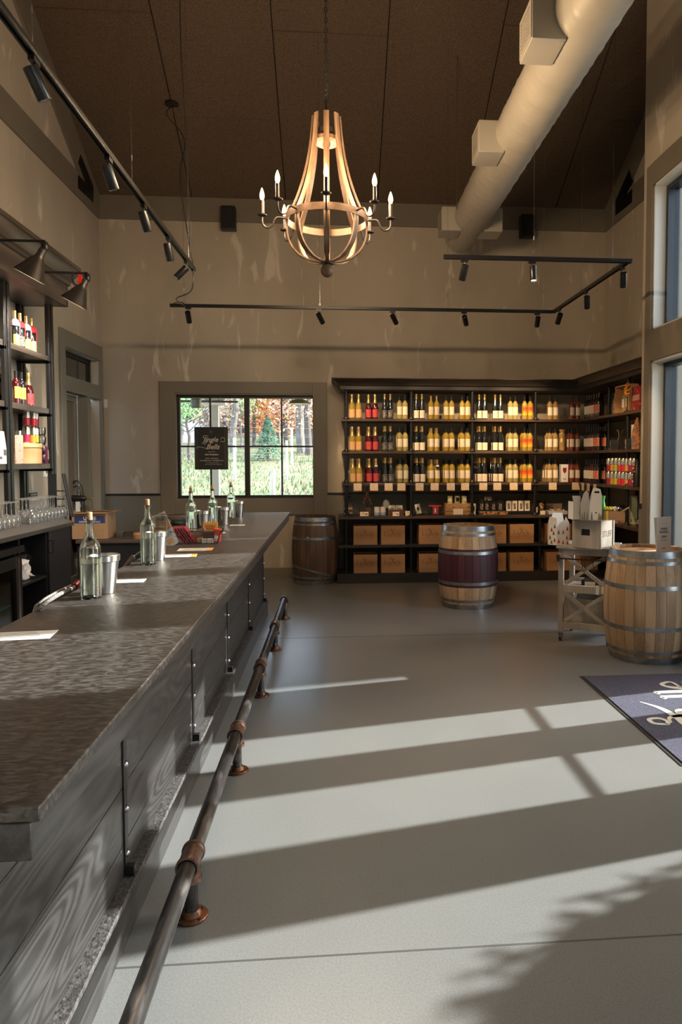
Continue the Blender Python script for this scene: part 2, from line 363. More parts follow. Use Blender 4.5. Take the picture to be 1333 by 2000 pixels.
# near right wall with glazing holes
OPEN = [(5.66, 6.71, .0, 2.545), (5.66, 6.71, 2.835, 4.21), (3.53, 5.05, 0, 2.545), (3.53, 5.05, 2.835, 4.21), (2.45, 3.22, .0, 2.545), (2.45, 3.22, 2.835, 4.21), (-2.4, .6, .0, 2.545), (-2.4, .6, 2.835, 4.21)]
g = G(); gridwall(g, 'x', XN, XN+.24, YF, YE, 0, 4.8, OPEN)
g.prism([(YF, 4.8), (YE, 4.8), (YE, zc(YE)), (YR, ZRID), (YF, zc(YF))], XN, XN+.24, 'x')
g.box(XN, XR+.2, YE, YE+.1, 0, 1e-3) 
struct('wall_right', g, M['plaster'])
struct('wall_right', G().box(XN+.24, XR+.2, YE-.24, YE, 0, zc(YE)), M['plaster'])
# wall behind the camera
struct('wall_front', G().box(XL-.3, XN+.3, YF-.2, YF, 0, zc(YF)), M['plaster'])
# ceiling: backing plus single fibre panels
g = G(); g.faces([(XL-.3, YB+.3, zc(YB+.3)+.03), (XR+.3, YB+.3, zc(YB+.3)+.03), (XR+.3, YR, ZRID+.03), (XL-.3, YR, ZRID+.03), (XL-.3, YB+.3, zc(YB+.3)+.2), (XR+.3, YB+.3, zc(YB+.3)+.2), (XR+.3, YR, ZRID+.25), (XL-.3, YR, ZRID+.25)],
     ((0,1,2,3), (7,6,5,4), (0,4,5,1), (1,5,6,2), (2,6,7,3), (3,7,4,0)))
g.faces([(XL-.3, YF-.3, zc(YF-.3)+.03), (XR+.3, YF-.3, zc(YF-.3)+.03), (XR+.3, YR, ZRID+.03), (XL-.3, YR, ZRID+.03), (XL-.3, YF-.3, zc(YF-.3)+.2), (XR+.3, YF-.3, zc(YF-.3)+.2), (XR+.3, YR, ZRID+.25), (XL-.3, YR, ZRID+.25)],
     ((3,2,1,0), (4,5,6,7), (0,1,5,4), (1,2,6,5), (2,3,7,6), (3,0,4,7)))
ce = struct('ceiling', g, M['ceil_gap'])
SE = [XL, -1.85, -.632, .59, 1.81, 3.03, XR+.02]
cross = [7.75, 8.75, 7.85, 8.95, 7.7, 8.6]
for i in range(6):
    ys = [YB, cross[i]]
    while ys[-1] > YR+.3: ys.append(max(ys[-1]-2.44, YR))
    for a, b in zip(ys[:-1], ys[1:]):
        d = .006; x0, x1 = SE[i]+d, SE[i+1]-d; a2, b2 = a-d, b+d
        g = G().faces([(x0, a2, zc(a2)), (x1, a2, zc(a2)), (x1, b2, zc(b2)), (x0, b2, zc(b2)), (x0, a2, zc(a2)+.028), (x1, a2, zc(a2)+.028), (x1, b2, zc(b2)+.028), (x0, b2, zc(b2)+.028)],
            ((0,1,2,3), (7,6,5,4), (0,4,5,1), (1,5,6,2), (2,6,7,3), (3,7,4,0)))
        add('panel', g, M['ceil'], ce)
# bands: eave band on back wall, level band on the side walls, raking band under the slope
ZB0, ZB1 = 4.735, 5.02
n_trim = [0]
def trim(g, m='trim', bevel=0):
    n_trim[0] += 1; return struct('trim_%d' % n_trim[0], g, M[m], bevel=bevel)
trim(G().box(XL, XR, YB-.03, YB, ZB0, ZB1+.02))
trim(G().box(XL, XL+.03, YF, YB-.03, ZB0, ZB1))
trim(G().box(XR-.03, XR, YE, YB-.03, ZB0, ZB1))
def rake(x0, x1, y0, y1):
    k = .42
    return G().prism([(y1, zc(y1)-k if zc(y1)-k > ZB1 else ZB1), (y1, zc(y1)+.01), (y0, zc(y0)+.01), (y0, zc(y0)-k), (YB-(ZB1+k-ZC)/SL, ZB1)], x0, x1, 'x')
trim(rake(XL, XL+.03, YR, YB-.03)); trim(rake(XR-.03, XR, YE, YB-.03))
# black steel chevron plates on the bands
def plate(side):
    if side < 0: pts = [(470,895),(458,940),(500,1060),(457,1015),(457,1090),(543,1170),(543,1080)]; P = [at(a/2.962, b/2.962, X=XL+.04) for a, b in pts]; x0, x1 = XL+.03, XL+.038
    else: pts = [(1057,880),(1072,940),(1040,1010),(1072,980),(1070,1047),(987,1115),(987,1040)]; P = [at(830+a/2.65, b/2.65, X=XR-.04) for a, b in pts]; x0, x1 = XR-.038, XR-.03
    return G().prism([(p.y, p.z) for p in P], x0, x1, 'x')
tag(add('steel_bracket', plate(-1), M['steel_plate']), 'flat black notched steel plate on the band of the left wall', 'bracket')
tag(add('steel_bracket', plate(1), M['steel_plate']), 'flat black notched steel plate on the band of the right wall', 'bracket')
# chair rail and wainscot
trim(G().box(XL, WX0-.215, YB-.012, YB, 0.14, RAIL-.012), 'wainscot')
trim(G().box(WX1+.15, XR, YB-.012, YB, 0.14, RAIL-.012), 'wainscot')
trim(G().box(XL, WX0-.205, YB-.028, YB, RAIL-.012, RAIL+.014), 'black', .002)
trim(G().box(WX1+.14, XR, YB-.028, YB, RAIL-.012, RAIL+.014), 'black', .002)
trim(G().box(XN-.02, XN, 6.835, YE+.006, RAIL-.03, RAIL+.02), 'black', .002)
trim(G().box(XN-.008, XN, 6.835, YE+.004, .14, RAIL-.03), 'wainscot')
struct('baseboard_back', G().box(XL, XR, YB-.02, YB, 0, .14), M['trim'], bevel=.003)
struct('baseboard_right', G().box(XN-.02, XN, 6.84, YE, 0, .14), M['trim'], bevel=.003)
# back window: casing, frame, muntins, panes
def ring(g, x0, x1, z0, z1, w, ya, yb, wt=None, wb=None):
    wt = w if wt is None else wt; wb = w if wb is None else wb
    return g.box(x0, x0+w, ya, yb, z0, z1).box(x1-w, x1, ya, yb, z0, z1).box(x0+w, x1-w, ya, yb, z1-wt, z1).box(x0+w, x1-w, ya, yb, z0, z0+wb)
w1 = struct('window_1', ring(G(), WX0-.19, WX1+.14, .86, WZ1+.155, .19, YB-.035, YB+.0, .155, .207), M['trim'], bevel=.003)
add('reveal', ring(G(), WX0-.004, WX1+.004, WZ0-.004, WZ1+.004, .022, YB-.02, YB+.09), M['trim'], w1)
add('frame', ring(G(), WX0+.014, WX1-.014, WZ0+.014, WZ1-.014, .042, YB+.05, YB+.12), M['black'], w1, bevel=.003)
xm = at(483.5, 870, Y=YB+.08).x
add('mullion', G().box(xm-.034, xm+.034, YB+.045, YB+.12, WZ0+.05, WZ1-.05), M['black'], w1, bevel=.003)
zm = at(480, 872, Y=YB+.08).z; PX = [WX0+.056, at(412, 870, Y=YB+.08).x, xm-.034, xm+.034, at(551, 870, Y=YB+.08).x, WX1-.056]
for x in (PX[1], PX[4]): add('glazing_bar', G().box(x-.011, x+.011, YB+.07, YB+.1, WZ0+.05, WZ1-.05), M['black'], w1)
for a, b in ((PX[0], PX[2]), (PX[3], PX[5])): add('glazing_bar', G().box(a, b, YB+.07, YB+.1, zm-.011, zm+.011), M['black'], w1)
for a, b in ((PX[0], PX[1]), (PX[1], PX[2]), (PX[3], PX[4]), (PX[4], PX[5])):
    for c, d in ((WZ0+.056, zm), (zm, WZ1-.056)): add('pane', G().box(a, b, YB+.083, YB+.087, c, d), M['glasspane'], w1)
# right wall openings: casings, linings, frames, panes
M['jamb'] = mat('daylit_jamb_paint', (.58,.58,.53), .45)  # trim in a paler tone: outdoor light on it is put into the colour
M['wframe'] = mat('window_frame_dark', (.03,.036,.045), .35, metal=.3)
wi = 2
for (y0, y1, z0, z1) in OPEN:
    isdoor = (z0 == 0 and y0 == 3.53)
    if z0 == 0 and y0 != 3.53: z0s = .02
    else: z0s = z0
    nm = 'door_2' if isdoor else 'window_%d' % wi
    if not isdoor: wi += 1
    g = G(); t = .125
    g.box(XN-.028, XN, y1, y1+t, z0, z1+(.2 if z1 > 3 else 0)); g.box(XN-.028, XN, y0-t, y0, z0, z1+(.2 if z1 > 3 else 0))
    if z1 > 3: g.box(XN-.028, XN, y0, y1, z1, z1+.205)
    else: g.box(XN-.028, XN, y0-t, y1+t, z1, z1+.29)
    w = struct(nm, g, M['trim'], bevel=.003)
    g = G(); l = .02
    for a, b, c, d in ((y1-l, y1+.001, z0s, z1), (y0-.001, y0+l, z0s, z1), (y0, y1, z1-l, z1+.001), (y0, y1, z0s-.001, z0s+l)):
        if c == z0s-.001 and z0 == 0: continue
        g.box(XN-.005, XN+.105, a, b, c, d)
    add('lining', g, M['jamb'], w)
    fr = G(); xa, xb = XN+.105, XN+.22
    k = .055
    fr.box(xa, xb, y1-k, y1, z0s, z1).box(xa, xb, y0, y0+k, z0s, z1).box(xa, xb, y0+k, y1-k, z1-k, z1)
    if not isdoor: fr.box(xa, xb, y0+k, y1-k, z0s, z0s+k)
    add('frame', fr, M['wframe'], w, bevel=.004)
    if isdoor:
        for a, b in ((y0+k, 4.25), (4.43-.0, y1-k)):
            d = add('door_leaf', G().box(xa+.03, xb-.03, a, a+.09, 0.01, z1-k).box(xa+.03, xb-.03, b-.09, b, .01, z1-k).box(xa+.03, xb-.03, a+.09, b-.09, .01, .14).box(xa+.03, xb-.03, a+.09, b-.09, z1-k-.1, z1-k), M['wframe'], w)
            add('pane', G().box(xa+.055, xa+.06, a+.09, b-.09, .14, z1-k-.1), M['glasspane'], d)
            add('push_bar', G().cyl((xa-.02, a+.05, .965), (xa-.02, b-.05, .965), .02).box(xa-.02, xa+.04, a+.06, a+.08, .953, .978).box(xa-.02, xa+.04, b-.08, b-.06, .953, .978), M['satin_black'], d)
        add('centre_post', G().box(xa, xb, 4.25, 4.43, 0.0, z1-k), M['wframe'], w)
    elif y1-y0 > 1.6:
        ym = (y0+y1)/2; add('mullion', G().box(xa, xb, ym-.04, ym+.04, z0s+k, z1-k), M['wframe'], w)
        for a, b in ((y0+k, ym-.04), (ym+.04, y1-k)): add('pane', G().box(xa+.06, xa+.065, a, b, z0s+k, z1-k), M['glasspane'], w)
    elif y0 == 3.53:
        add('mullion', G().box(xa, xb, 4.25, 4.43, z0s+k, z1-k), M['wframe'], w)
        for a, b in ((y0+k, 4.25), (4.43, y1-k)): add('pane', G().box(xa+.06, xa+.065, a, b, z0s+k, z1-k), M['glasspane'], w)
    else: add('pane', G().box(xa+.06, xa+.065, y0+k, y1-k, z0s+k, z1-k), M['glasspane'], w)
# door on the left wall
M['doorpaint'] = mat('door_casing_paint', (.20,.19,.155), .5)
dX = XL+.03
g = G()
g.box(XL, dX, 8.30, DY0, 0, 3.075).box(XL, dX, DY1, YB-.03, 0, 3.075).box(XL, dX, DY0, DY1, DZ1, 3.075)
ztr = at(190, 753, X=XL).z
ym0 = at(169, 870, X=XL).y; ym1 = at(174.5, 870, X=XL).y; zd = at(160, 772, X=XL).z
d1 = struct('door_1', g, M['doorpaint'], bevel=.004)
add('transom_bar', G().box(XL-.1, dX-.004, DY0, DY1, zd, ztr), M['doorpaint'], d1, bevel=.003)
add('mullion', G().box(XL-.1, dX-.004, ym0, ym1, 0, zd), M['doorpaint'], d1, bevel=.003)
add('transom_frame', G().box(XL-.16, XL-.1, DY0, DY1, DZ1-.05, DZ1).box(XL-.16, XL-.1, DY1-.05, DY1, ztr, DZ1).box(XL-.16, XL-.1, DY0, DY0+.05, ztr, DZ1), M['black'], d1)
add('transom_pane', G().box(XL-.135, XL-.125, DY0+.05, DY1-.05, ztr, DZ1-.05), M['darkglass'], d1)
add('sidelight_pane', G().box(XL-.135, XL-.125, ym1, DY1, 0, zd), M['darkglass'], d1)
add('door_leaf', G().box(XL-.15, XL-.1, DY0, DY0+.09, 0, zd).box(XL-.15, XL-.1, ym0-.1, ym0, 0, zd).box(XL-.15, XL-.1, DY0+.09, ym0-.1, zd-.08, zd).box(XL-.15, XL-.1, DY0+.09, ym0-.1, 0, .2), M['doorpaint'], d1, bevel=.003)
M['doorglass'] = mat('door_glass_warm', (.16,.13,.10), .12, coat=.4)
add('door_pane', G().box(XL-.13, XL-.12, DY0+.09, ym0-.1, .2, zd-.08), M['doorglass'], d1)
add('door_closer', G().box(XL-.1, XL-.05, DY0+.1, DY0+.22, zd-.09, zd-.05), M['steel'], d1, bevel=.004)
add('door_handle', G().cyl((XL-.07, ym0-.05, 1.02), (XL-.07, ym0-.05, 1.22), .009).box(XL-.1, XL-.07, ym0-.055, ym0-.045, 1.03, 1.04).box(XL-.1, XL-.07, ym0-.055, ym0-.045, 1.2, 1.21), M['steel'], d1)
# outside siding wall of the wing, single boards
sid = struct('wall_outside', G().box(XN+.26, 7.7, 6.80, 6.9, -.1, 6.6), M['ceil_gap'])
M['siding'] = wood('pine_siding', (.56,.42,.27), (.74,.60,.42), 'x', .6, rings=12, sc=1.5, orand=.08, bump=.1, stretch=.08)
z = .0
while z < 6.5:
    add('plank', G().box(XN+.26, 7.7, 6.775, 6.80, z, z+.176), M['siding'], sid); z += .182
M['soffit'] = mat('porch_soffit', (.35,.26,.17), .7)
# ================================================================== BAR
ZT = 1.065
bar = thing('bar_counter', 'long dark-stained oak bar front of horizontal planks with riveted steel straps', 'bar', (-.9, 4.4, 0))
BO = Vector((-.9, 4.4, 0))
def L_(x0, x1, y0, y1, z0, z1): return (x0-BO.x, x1-BO.x, y0-BO.y, y1-BO.y, z0, z1)
YB0, YB1 = 1.2, 7.40
add('body', G().box(*L_(-1.02, -.755, YB0, YB1-.02, .0, .96)), M['black'], bar)
SY = [2.49, 3.69, 4.89, 6.09, 7.33]
ST = [YB0, 2.505, 3.705, 4.905, 6.105, YB1-.0]
PZ = [.16, .272, .473, .674, .875, .98]
for j in range(5):
    for i in range(5):
        add('plank', G().box(*L_(-.755, -.735, ST[i]+.001, ST[i+1]-.001, PZ[j]+.0015, PZ[j+1]-.0015)), M['barwood'], bar, bevel=.0015)
add('end_panel', G().box(*L_(-1.02, -.735, YB1-.02, YB1, .0, .96)), M['darkwood'], bar)
add('apron', G().box(*L_(-1.03, -.471, YB0-.074, YB1+.0, .98, 1.04)), M['barwood'], bar, bevel=.002)
add('kickboard', G().box(*L_(-.755, -.695, YB0, YB1+.0, .0, .135)), M['barwood'], bar, bevel=.003)
M['rough_ledge'] = mat('rough_dark_ledge', (.03,.027,.026), .65, c2=(.10,.095,.095), scale=60, bump=.6, bscale=90)
add('ledge', G().box(*L_(-.755, -.692, YB0, YB1+.0, .135, .16)), M['rough_ledge'], bar, bevel=.003)
M['strap'] = mat('blackened_steel_strap', (.05,.048,.047), .36, metal=.8)
for y in SY:
    s = add('strap', G().box(*L_(-.735, -.729, y, y+.036, .195, .975)).box(*L_(-.735, -.700, y-.002, y+.026, .152, .195)), M['strap'], bar, bevel=.0015)
    for z in (.233, .391, .548, .705, .862):
        c = (-.729-BO.x, y+.018-BO.y, z)
        add('bolt', G().lathe([(.0135, 0), (.0125, .004), (.009, .0085), (.004, .0105), (0, .011)], 12, (0,0,0), axis='x').tf(Matrix.Translation(c)), M['bolt'], s)
top = add('bar_countertop', G().box(-1.068, -.458, 1.127, 7.42, 1.04, ZT), M['granite'], bevel=.003)
tag(top, 'long leathered dark grey stone slab lying on the bar front', 'countertop')
# foot rail
rail = thing('foot_rail', 'pipe foot rail on five rusty flanged posts along the bar', 'foot rail', (-.51, 4.8, 0))
RX, RZ = 0, .205; FY = [2.496, 3.677, 4.861, 6.047, 7.235]
bend = smooth_path([(0, 7.1-4.8, RZ), (0, 7.18-4.8, RZ), (0, 7.222-4.8, RZ-.012), (0, 7.235-4.8, RZ-.05)], 5)
ys = [1.0]+FY
for i in range(5):
    a = ys[i]-4.8+(.07 if i else 0); b = ys[i+1]-4.8-(.07 if i < 4 else .09)
    add('pipe', G().cyl((0, a-.02, RZ), (0, b+.02, RZ), .0295, n=24, cap=False), M['pipe'], rail)
for i, y in enumerate(FY):
    y -= 4.8
    if i < 4:
        t = [(.034, y-.062), (.041, y-.060), (.041, y-.046), (.0365, y-.043), (.0365, y+.043), (.041, y+.046), (.041, y+.060), (.034, y+.062)]
        g = G().lathe([(r, q) for r, q in t], 24, axis='y'); g.tf(Matrix.Translation((0,0,RZ)))
        g.lathe([(.034, RZ-.03), (.034, RZ-.055), (.039, RZ-.058), (.039, RZ-.072), (.030, RZ-.074)], 24, (0, y, 0))
    else:
        g = G().lathe([(.034, y-.085), (.041, y-.083), (.041, y-.068), (.036, y-.066), (.036, y-.03)], 24, axis='y'); g.tf(Matrix.Translation((0,0,RZ)))
        g.tube(smooth_path([(0, y-.04, RZ), (0, y-.015, RZ-.006), (0, y-.002, RZ-.03), (0, y, RZ-.055)], 4), .036, 20)
        g.lathe([(.034, RZ-.05), (.039, RZ-.056), (.039, RZ-.072), (.030, RZ-.074)], 24, (0, y, 0))
    add('fitting', g, M['fitting'], rail)
    add('post', G().cyl((0, y, .02), (0, y, RZ-.06), .0242, n=24, cap=False), M['pipe'], rail)
    fl2 = add('flange', G().lathe([(0, 0), (.057, 0), (.0585, .002), (.0585, .007), (.056, .010), (.036, .011), (.034, .018), (.032, .026), (.029, .030), (.022, .030)], 32, (0, y, 0)), M['flange'], rail)
    for a in (45, 135, 225, 315):
        ca, sa = .046*math.cos(math.radians(a)), .046*math.sin(math.radians(a))
        add('bolt', G().lathe([(.0065, .010), (.006, .0125), (.003, .014), (0, .0143)], 8, (ca, y+sa, 0)), M['satin_black'], fl2)
# ------------------------------------------------------------------ things on the bar
M['wglass'] = mat('clear_greenish_glass', (.93,.99,.95), .0, trans=1.0, ior=1.46)
M['water'] = mat('water', (.96,1,.98), .0, trans=1.0, ior=1.33)
def water_bottle(lv):
    R = .0385
    out = [(0, .012), (.02, .008), (.030, .001), (.036, .0), (R, .004), (R, .19), (.0365, .205), (.030, .219), (.021, .231), (.0165, .243), (.0150, .258), (.0145, .290), (.0165, .292), (.0165, .303), (.0145, .305)]
    inn = [(.0105, .305), (.0105, .26), (.0125, .243), (.018, .229), (.027, .216), (.034, .203), (.0357, .19), (.0357, .009), (.030, .006), (.018, .014), (0, .018)]
    return G().lathe(out+inn, 32)
wb_mesh = mesh_of('glass', water_bottle(0), M['wglass'])
cork_mesh = mesh_of('cork', G().lathe([(0, .292), (.0098, .292), (.0108, .306), (.0112, .332), (.0105, .335), (0, .335)], 16), M['cork'])
def put_bottle(px, py, lv, label):
    p = at(px, py, Z=ZT); t = thing('water_bottle', label, 'bottle', p, group='clear bottles along the bar')
    link('glass', wb_mesh, t); link('cork', cork_mesh, t)
    w = G().lathe([(0, .0195), (.018, .0155), (.030, .0075), (.0350, .0105), (.0350, lv), (0, lv)], 28)
    add('water', w, M['water'], t); return t
put_bottle(178, 1168, .155, 'clear corked bottle of water nearest the camera on the bar')
put_bottle(290, 1102, .135, 'clear corked bottle of water beside the leaning sign on the bar')
put_bottle(374, 1040, .10, 'clear corked bottle standing behind the wire basket on the bar')
put_bottle(416, 1030, .16, 'clear corked bottle fourth from the camera, beside a steel bucket')
put_bottle(452, 1013, .15, 'clear corked bottle farthest along the bar, in front of the window')
bk = [(0, .004), (.035, .004), (.0375, 0), (.040, .002), (.0555, .125), (.0575, .126), (.060, .128), (.0605, .150), (.0575, .152), (.0565, .150), (.0545, .127), (.039, .008), (0, .008)]
bk_mesh = mesh_of('bucket', G().lathe(bk, 36), M['steel'])
def put_bucket(px, py, label, s=1.0):
    p = at(px, py, Z=ZT); t = link('ice_bucket', bk_mesh, None, p); t.scale = (s,s,s)
    return tag(t, label, 'bucket', 'steel buckets along the bar')
put_bucket(204, 1158, 'brushed steel bucket behind the nearest clear bottle', 1.03)
put_bucket(306, 1094, 'brushed steel bucket beside the second clear bottle', 1.03)
put_bucket(396, 1036, 'steel bucket behind the wire basket, mostly hidden')
put_bucket(436, 1026, 'steel bucket right of the fourth clear bottle')
put_bucket(466, 1010, 'steel bucket right of the farthest clear bottle')
# flat papers
M['paper'] = mat('printed_paper', (.82,.81,.80), .5)
M['ink'] = mat('grey_ink', (.12,.12,.12), .6)
M['orange'] = mat('orange_print', (.85,.38,.06), .5)
def sheet(cx, cy, w, l, rz, label, cat='menu', name='menu_card', lines=8, stack=1, orange=False, z=ZT, grp=None):
    t = thing(name, label, cat, (cx, cy, z), rz, grp)
    for k in range(stack):
        add('page', G().box(-w/2, w/2, -l/2, l/2, .0004+k*.0016, .0012+k*.0016, Matrix.Rotation(k*.02, 3, 'Z')), M['paper'], t)
    zz = .0012+(stack-1)*.0016
    g = G()
    for k in range(lines):
        y = l*.36-k*l*.72/max(lines-1, 1); a = rnd(.30, .42); g.box(-w*a, w*rnd(.2, .42), y-.0016, y+.0016, zz, zz+.0003)
    add('lettering', g, M['ink'], t)
    if orange: add('orange_band', G().box(w*.36, w*.5, -l/2, l/2, zz, zz+.0004), M['orange'], t)
    return t
p = at(50, 1242, Z=ZT); sheet(p.x-.02, p.y, .20, .11, .12, 'single white printed sheet lying flat at the near left bar edge', lines=6)
p = at(252, 1136, Z=ZT); sheet(p.x-.02, p.y+.01, .17, .09, .1, 'white printed sheet lying behind the nearest steel bucket', lines=5)
p = at(348, 1086, Z=ZT); sheet(p.x, p.y, .20, .13, .10, 'front stack of white menus with orange edge in front of the basket', stack=2, orange=True)
p = at(372, 1076, Z=ZT); sheet(p.x+.02, p.y+.05, .20, .13, .05, 'rear stack of white menus with orange edge beside the wire basket', stack=2, orange=True)
p = at(452, 1026, Z=ZT); sheet(p.x+.05, p.y, .12, .10, .0, 'small white card lying beside the fourth bottle', lines=3)
p = at(424, 1041, Z=ZT); sheet(p.x+.02, p.y, .08, .06, .0, 'small white card lying right of the wire basket', lines=2)
# wire basket of packets
bp = at(388, 1062, Z=ZT)
t = thing('wire_basket', 'black wire basket holding red brochures and packets on the bar', 'basket', (bp.x-.01, bp.y+.03, ZT), .05)
g = G(); bw, bl, bh = .155, .10, .085; wr = .0014
def rect(k, z): return [(-bw*k, -bl*k, z), (bw*k, -bl*k, z), (bw*k, bl*k, z), (-bw*k, bl*k, z), (-bw*k, -bl*k, z)]
for z, k in ((.004, .82), (.03, .88), (.057, .94), (.085, 1.0)): g.tube(rect(k, z), wr*(1.6 if z > .08 else 1), 5)
for i in range(9):
    f_ = -1+2*i/8
    for s_ in (-1, 1): g.tube([(bw*f_, s_*bl, .085), (bw*f_*.82, s_*bl*.82, .004)], wr, 5)
    g.tube([(bw*f_*.82, -bl*.82, .004), (bw*f_*.82, bl*.82, .004)], wr, 5)
for i in range(6):
    f_ = -1+2*i/5
    for s_ in (-1, 1): g.tube([(s_*bw, bl*f_, .085), (s_*bw*.82, bl*f_*.82, .004)], wr, 5)
add('wire_mesh', g, M['iron'], t)
M['maroon'] = mat('maroon_card', (.30,.02,.05), .35); M['redprint'] = mat('red_print', (.70,.07,.05), .4); M['kraft'] = mat('kraft_packet', (.30,.22,.17), .6)
bx, by = bp.x-.01, bp.y+.03
def leaf(name, label, cat, loc, size, m, ry=0, rz=0, rx=0, grp=None, mark=None):
    o = tag(add(name, G().box(-size[0]/2, size[0]/2, -size[1]/2, size[1]/2, 0, size[2]), m, bevel=.0008), label, cat, grp)
    o.location = loc; o.rotation_euler = (rx, ry, rz)
    if mark: add('print', G().box(-size[0]*.3, size[0]*.3, -size[1]/2-.0006, -size[1]/2, size[2]*mark[0], size[2]*mark[1]), mark[2], o)
    return o
for k in range(5):
    leaf('brochure', 'maroon folded brochure leaning in the wire basket, %s from the left' % ORD[k], 'brochure', (bx-.075+.017*k, by-.02+.004*k, ZT+.006), (.006, .085, .125), M['maroon'], ry=-.62, grp='maroon brochures in the basket')
leaf('packet', 'brown kraft packet with cream corner standing in the wire basket', 'packet', (bx+.03, by+.0, ZT+.008), (.085, .02, .085), M['kraft'], ry=-.35, mark=(.1,.4,M['cream']))
leaf('packet', 'dark brown foil packet lying in the middle of the wire basket', 'packet', (bx+.075, by-.03, ZT+.03), (.07, .03, .045), mat('dark_packet', (.07,.04,.035), .4))
leaf('packet', 'red and white printed packet at the right end of the wire basket', 'packet', (bx+.118, by+.0, ZT+.008), (.045, .06, .085), M['redprint'], ry=.12, mark=(.1,.55,M['white']))
leaf('card_box', 'small white box lying at the front of the wire basket', 'box', (bx+.07, by-.05, ZT+.008), (.07, .02, .026), M['white'])
o = leaf('sign_card', 'orange printed card standing in the back of the wire basket', 'sign', (bx+.07, by+.06, ZT+.045), (.095, .006, .085), M['orange'], rx=-.1)
link('lettering', text_mesh('MYSTERY\n& FAVORITE', .016, M['ink']), o, (0, -.0036, .05), R_FRONT)
link('lettering', text_mesh('from the bar', .009, M['ink']), o, (0, -.0036, .018), R_FRONT)
# leaning A-frame sign and acrylic sign
sp = at(322, 1040, Z=ZT+.05)
sp = at(318, 1068, Z=ZT)
M['photo'] = mat('autumn_photo_print', (.75,.22,.08), .35, c2=(.85,.60,.30), scale=26, detail=3)
M['acrylic'] = thin_glass('acrylic', (.93,.95,.95), 1.2)
t = thing('brochure_stand', 'colour printed brochure leaning back in a clear acrylic stand on the bar', 'sign', (sp.x+.03, sp.y+.10, ZT), .0)
R1 = Matrix.Rotation(-.28, 3, 'Y') @ Matrix.Rotation(-.2, 3, 'X')
def lean(x0, x1, y0, y1, z0, z1): return G().box(x0, x1, y0, y1, z0, z1).tf((Matrix.Rotation(-.42, 4, 'Y')))
add('sheet', lean(-.05, .05, 0, .003, .0, .21), M['white'], t)
add('picture', lean(-.05, .05, -.001, 0, .10, .165), M['photo'], t)
add('heading', lean(-.05, .05, -.001, 0, .17, .205), mat('header_print', (.45,.25,.20), .4, c2=(.8,.6,.45), scale=40), t)
add('backing', lean(-.054, .054, .004, .007, .0, .215), M['acrylic'], t)
t = thing('menu_holder', 'clear upright acrylic menu holder with autumn print beside the second bottle', 'sign', (sp.x-.02, sp.y+.06, ZT), .15)
add('sheet', G().box(-.035, .035, 0, .003, .0, .19), M['white'], t)
add('picture', G().box(-.033, .033, -.001, 0, .05, .15), M['photo'], t)
add('heading', G().box(-.033, .033, -.001, 0, .155, .185), mat('header_print', (.45,.25,.20), .4, c2=(.8,.6,.45), scale=40), t)
add('holder', G().box(-.04, .04, -.005, -.003, 0, .2).box(-.04, .04, .005, .007, 0, .205).box(-.04, .04, -.02, .02, -.0, .003), M['acrylic'], t)
q = at(338, 1066, Z=ZT)
leaf('postcard', 'small picture card leaning against the front of the maroon brochures', 'card', (q.x, q.y+.01, ZT), (.07, .004, .06), M['white'], ry=-.5, mark=(.3,.8,M['photo']))
# tap hose with red handle and black tongs scoop at the inner bar edge
a = at(88, 1186, Z=ZT+.01); b = at(118, 1166, Z=ZT+.02); c = at(146, 1152, Z=ZT+.02); d = at(158, 1142, Z=ZT+.03)
t = thing('hose_sprayer', 'red handled sprayer on a braided hose lying over the inner bar edge', 'sprayer', (0,0,0))
M['braid'] = mat('braided_hose', (.09,.08,.08), .4, c2=(.35,.32,.29), scale=220, detail=1, lo=.48, hi=.52)
E_ = Vector((0,0,.012))
P = smooth_path([a+Vector((-.06,-.02,-.25)), a+Vector((-.025,0,-.03)), a+E_, b+E_, c+E_])
add('hose', G().tube(P, .0075, 10), M['braid'], t)
P2 = [p_+Vector((-.02, .012, .002)) for p_ in P]
add('hose', G().tube(P2, .006, 10), M['braid'], t)
add('handle', G().tube([c+E_, c+(d-c)*.4+E_, d+E_], [.013, .016, .012], 12), mat('red_handle', (.35,.02,.02), .3), t)
a = at(240, 1104, Z=ZT+.03); b = at(272, 1082, Z=ZT+.03)
t = thing('ice_scoop', 'black flat scoop with steel handle leaning at the inner bar edge', 'scoop', (0,0,0))
g = G(); z0 = Vector((0,0,-.002))
pA, pB, pC, pD = at(237, 1110, Z=ZT-.01), at(257, 1083, Z=ZT+.03), at(263, 1090, Z=ZT+.03), at(240, 1112, Z=ZT-.012)
g.faces([pA, pB, pC, pD, pA+Vector((.0,.02,-.004)), pB+Vector((0,.02,-.004)), pC+Vector((0,.02,-.004)), pD+Vector((0,.02,-.004))], ((0,1,2,3),(7,6,5,4),(0,4,5,1),(1,5,6,2),(2,6,7,3),(3,7,4,0)))
add('blade', g, M['black'], t)
add('handle', G().tube([at(260, 1087, Z=ZT+.032), at(276, 1076, Z=ZT+.05)], .004, 8), M['steel'], t)
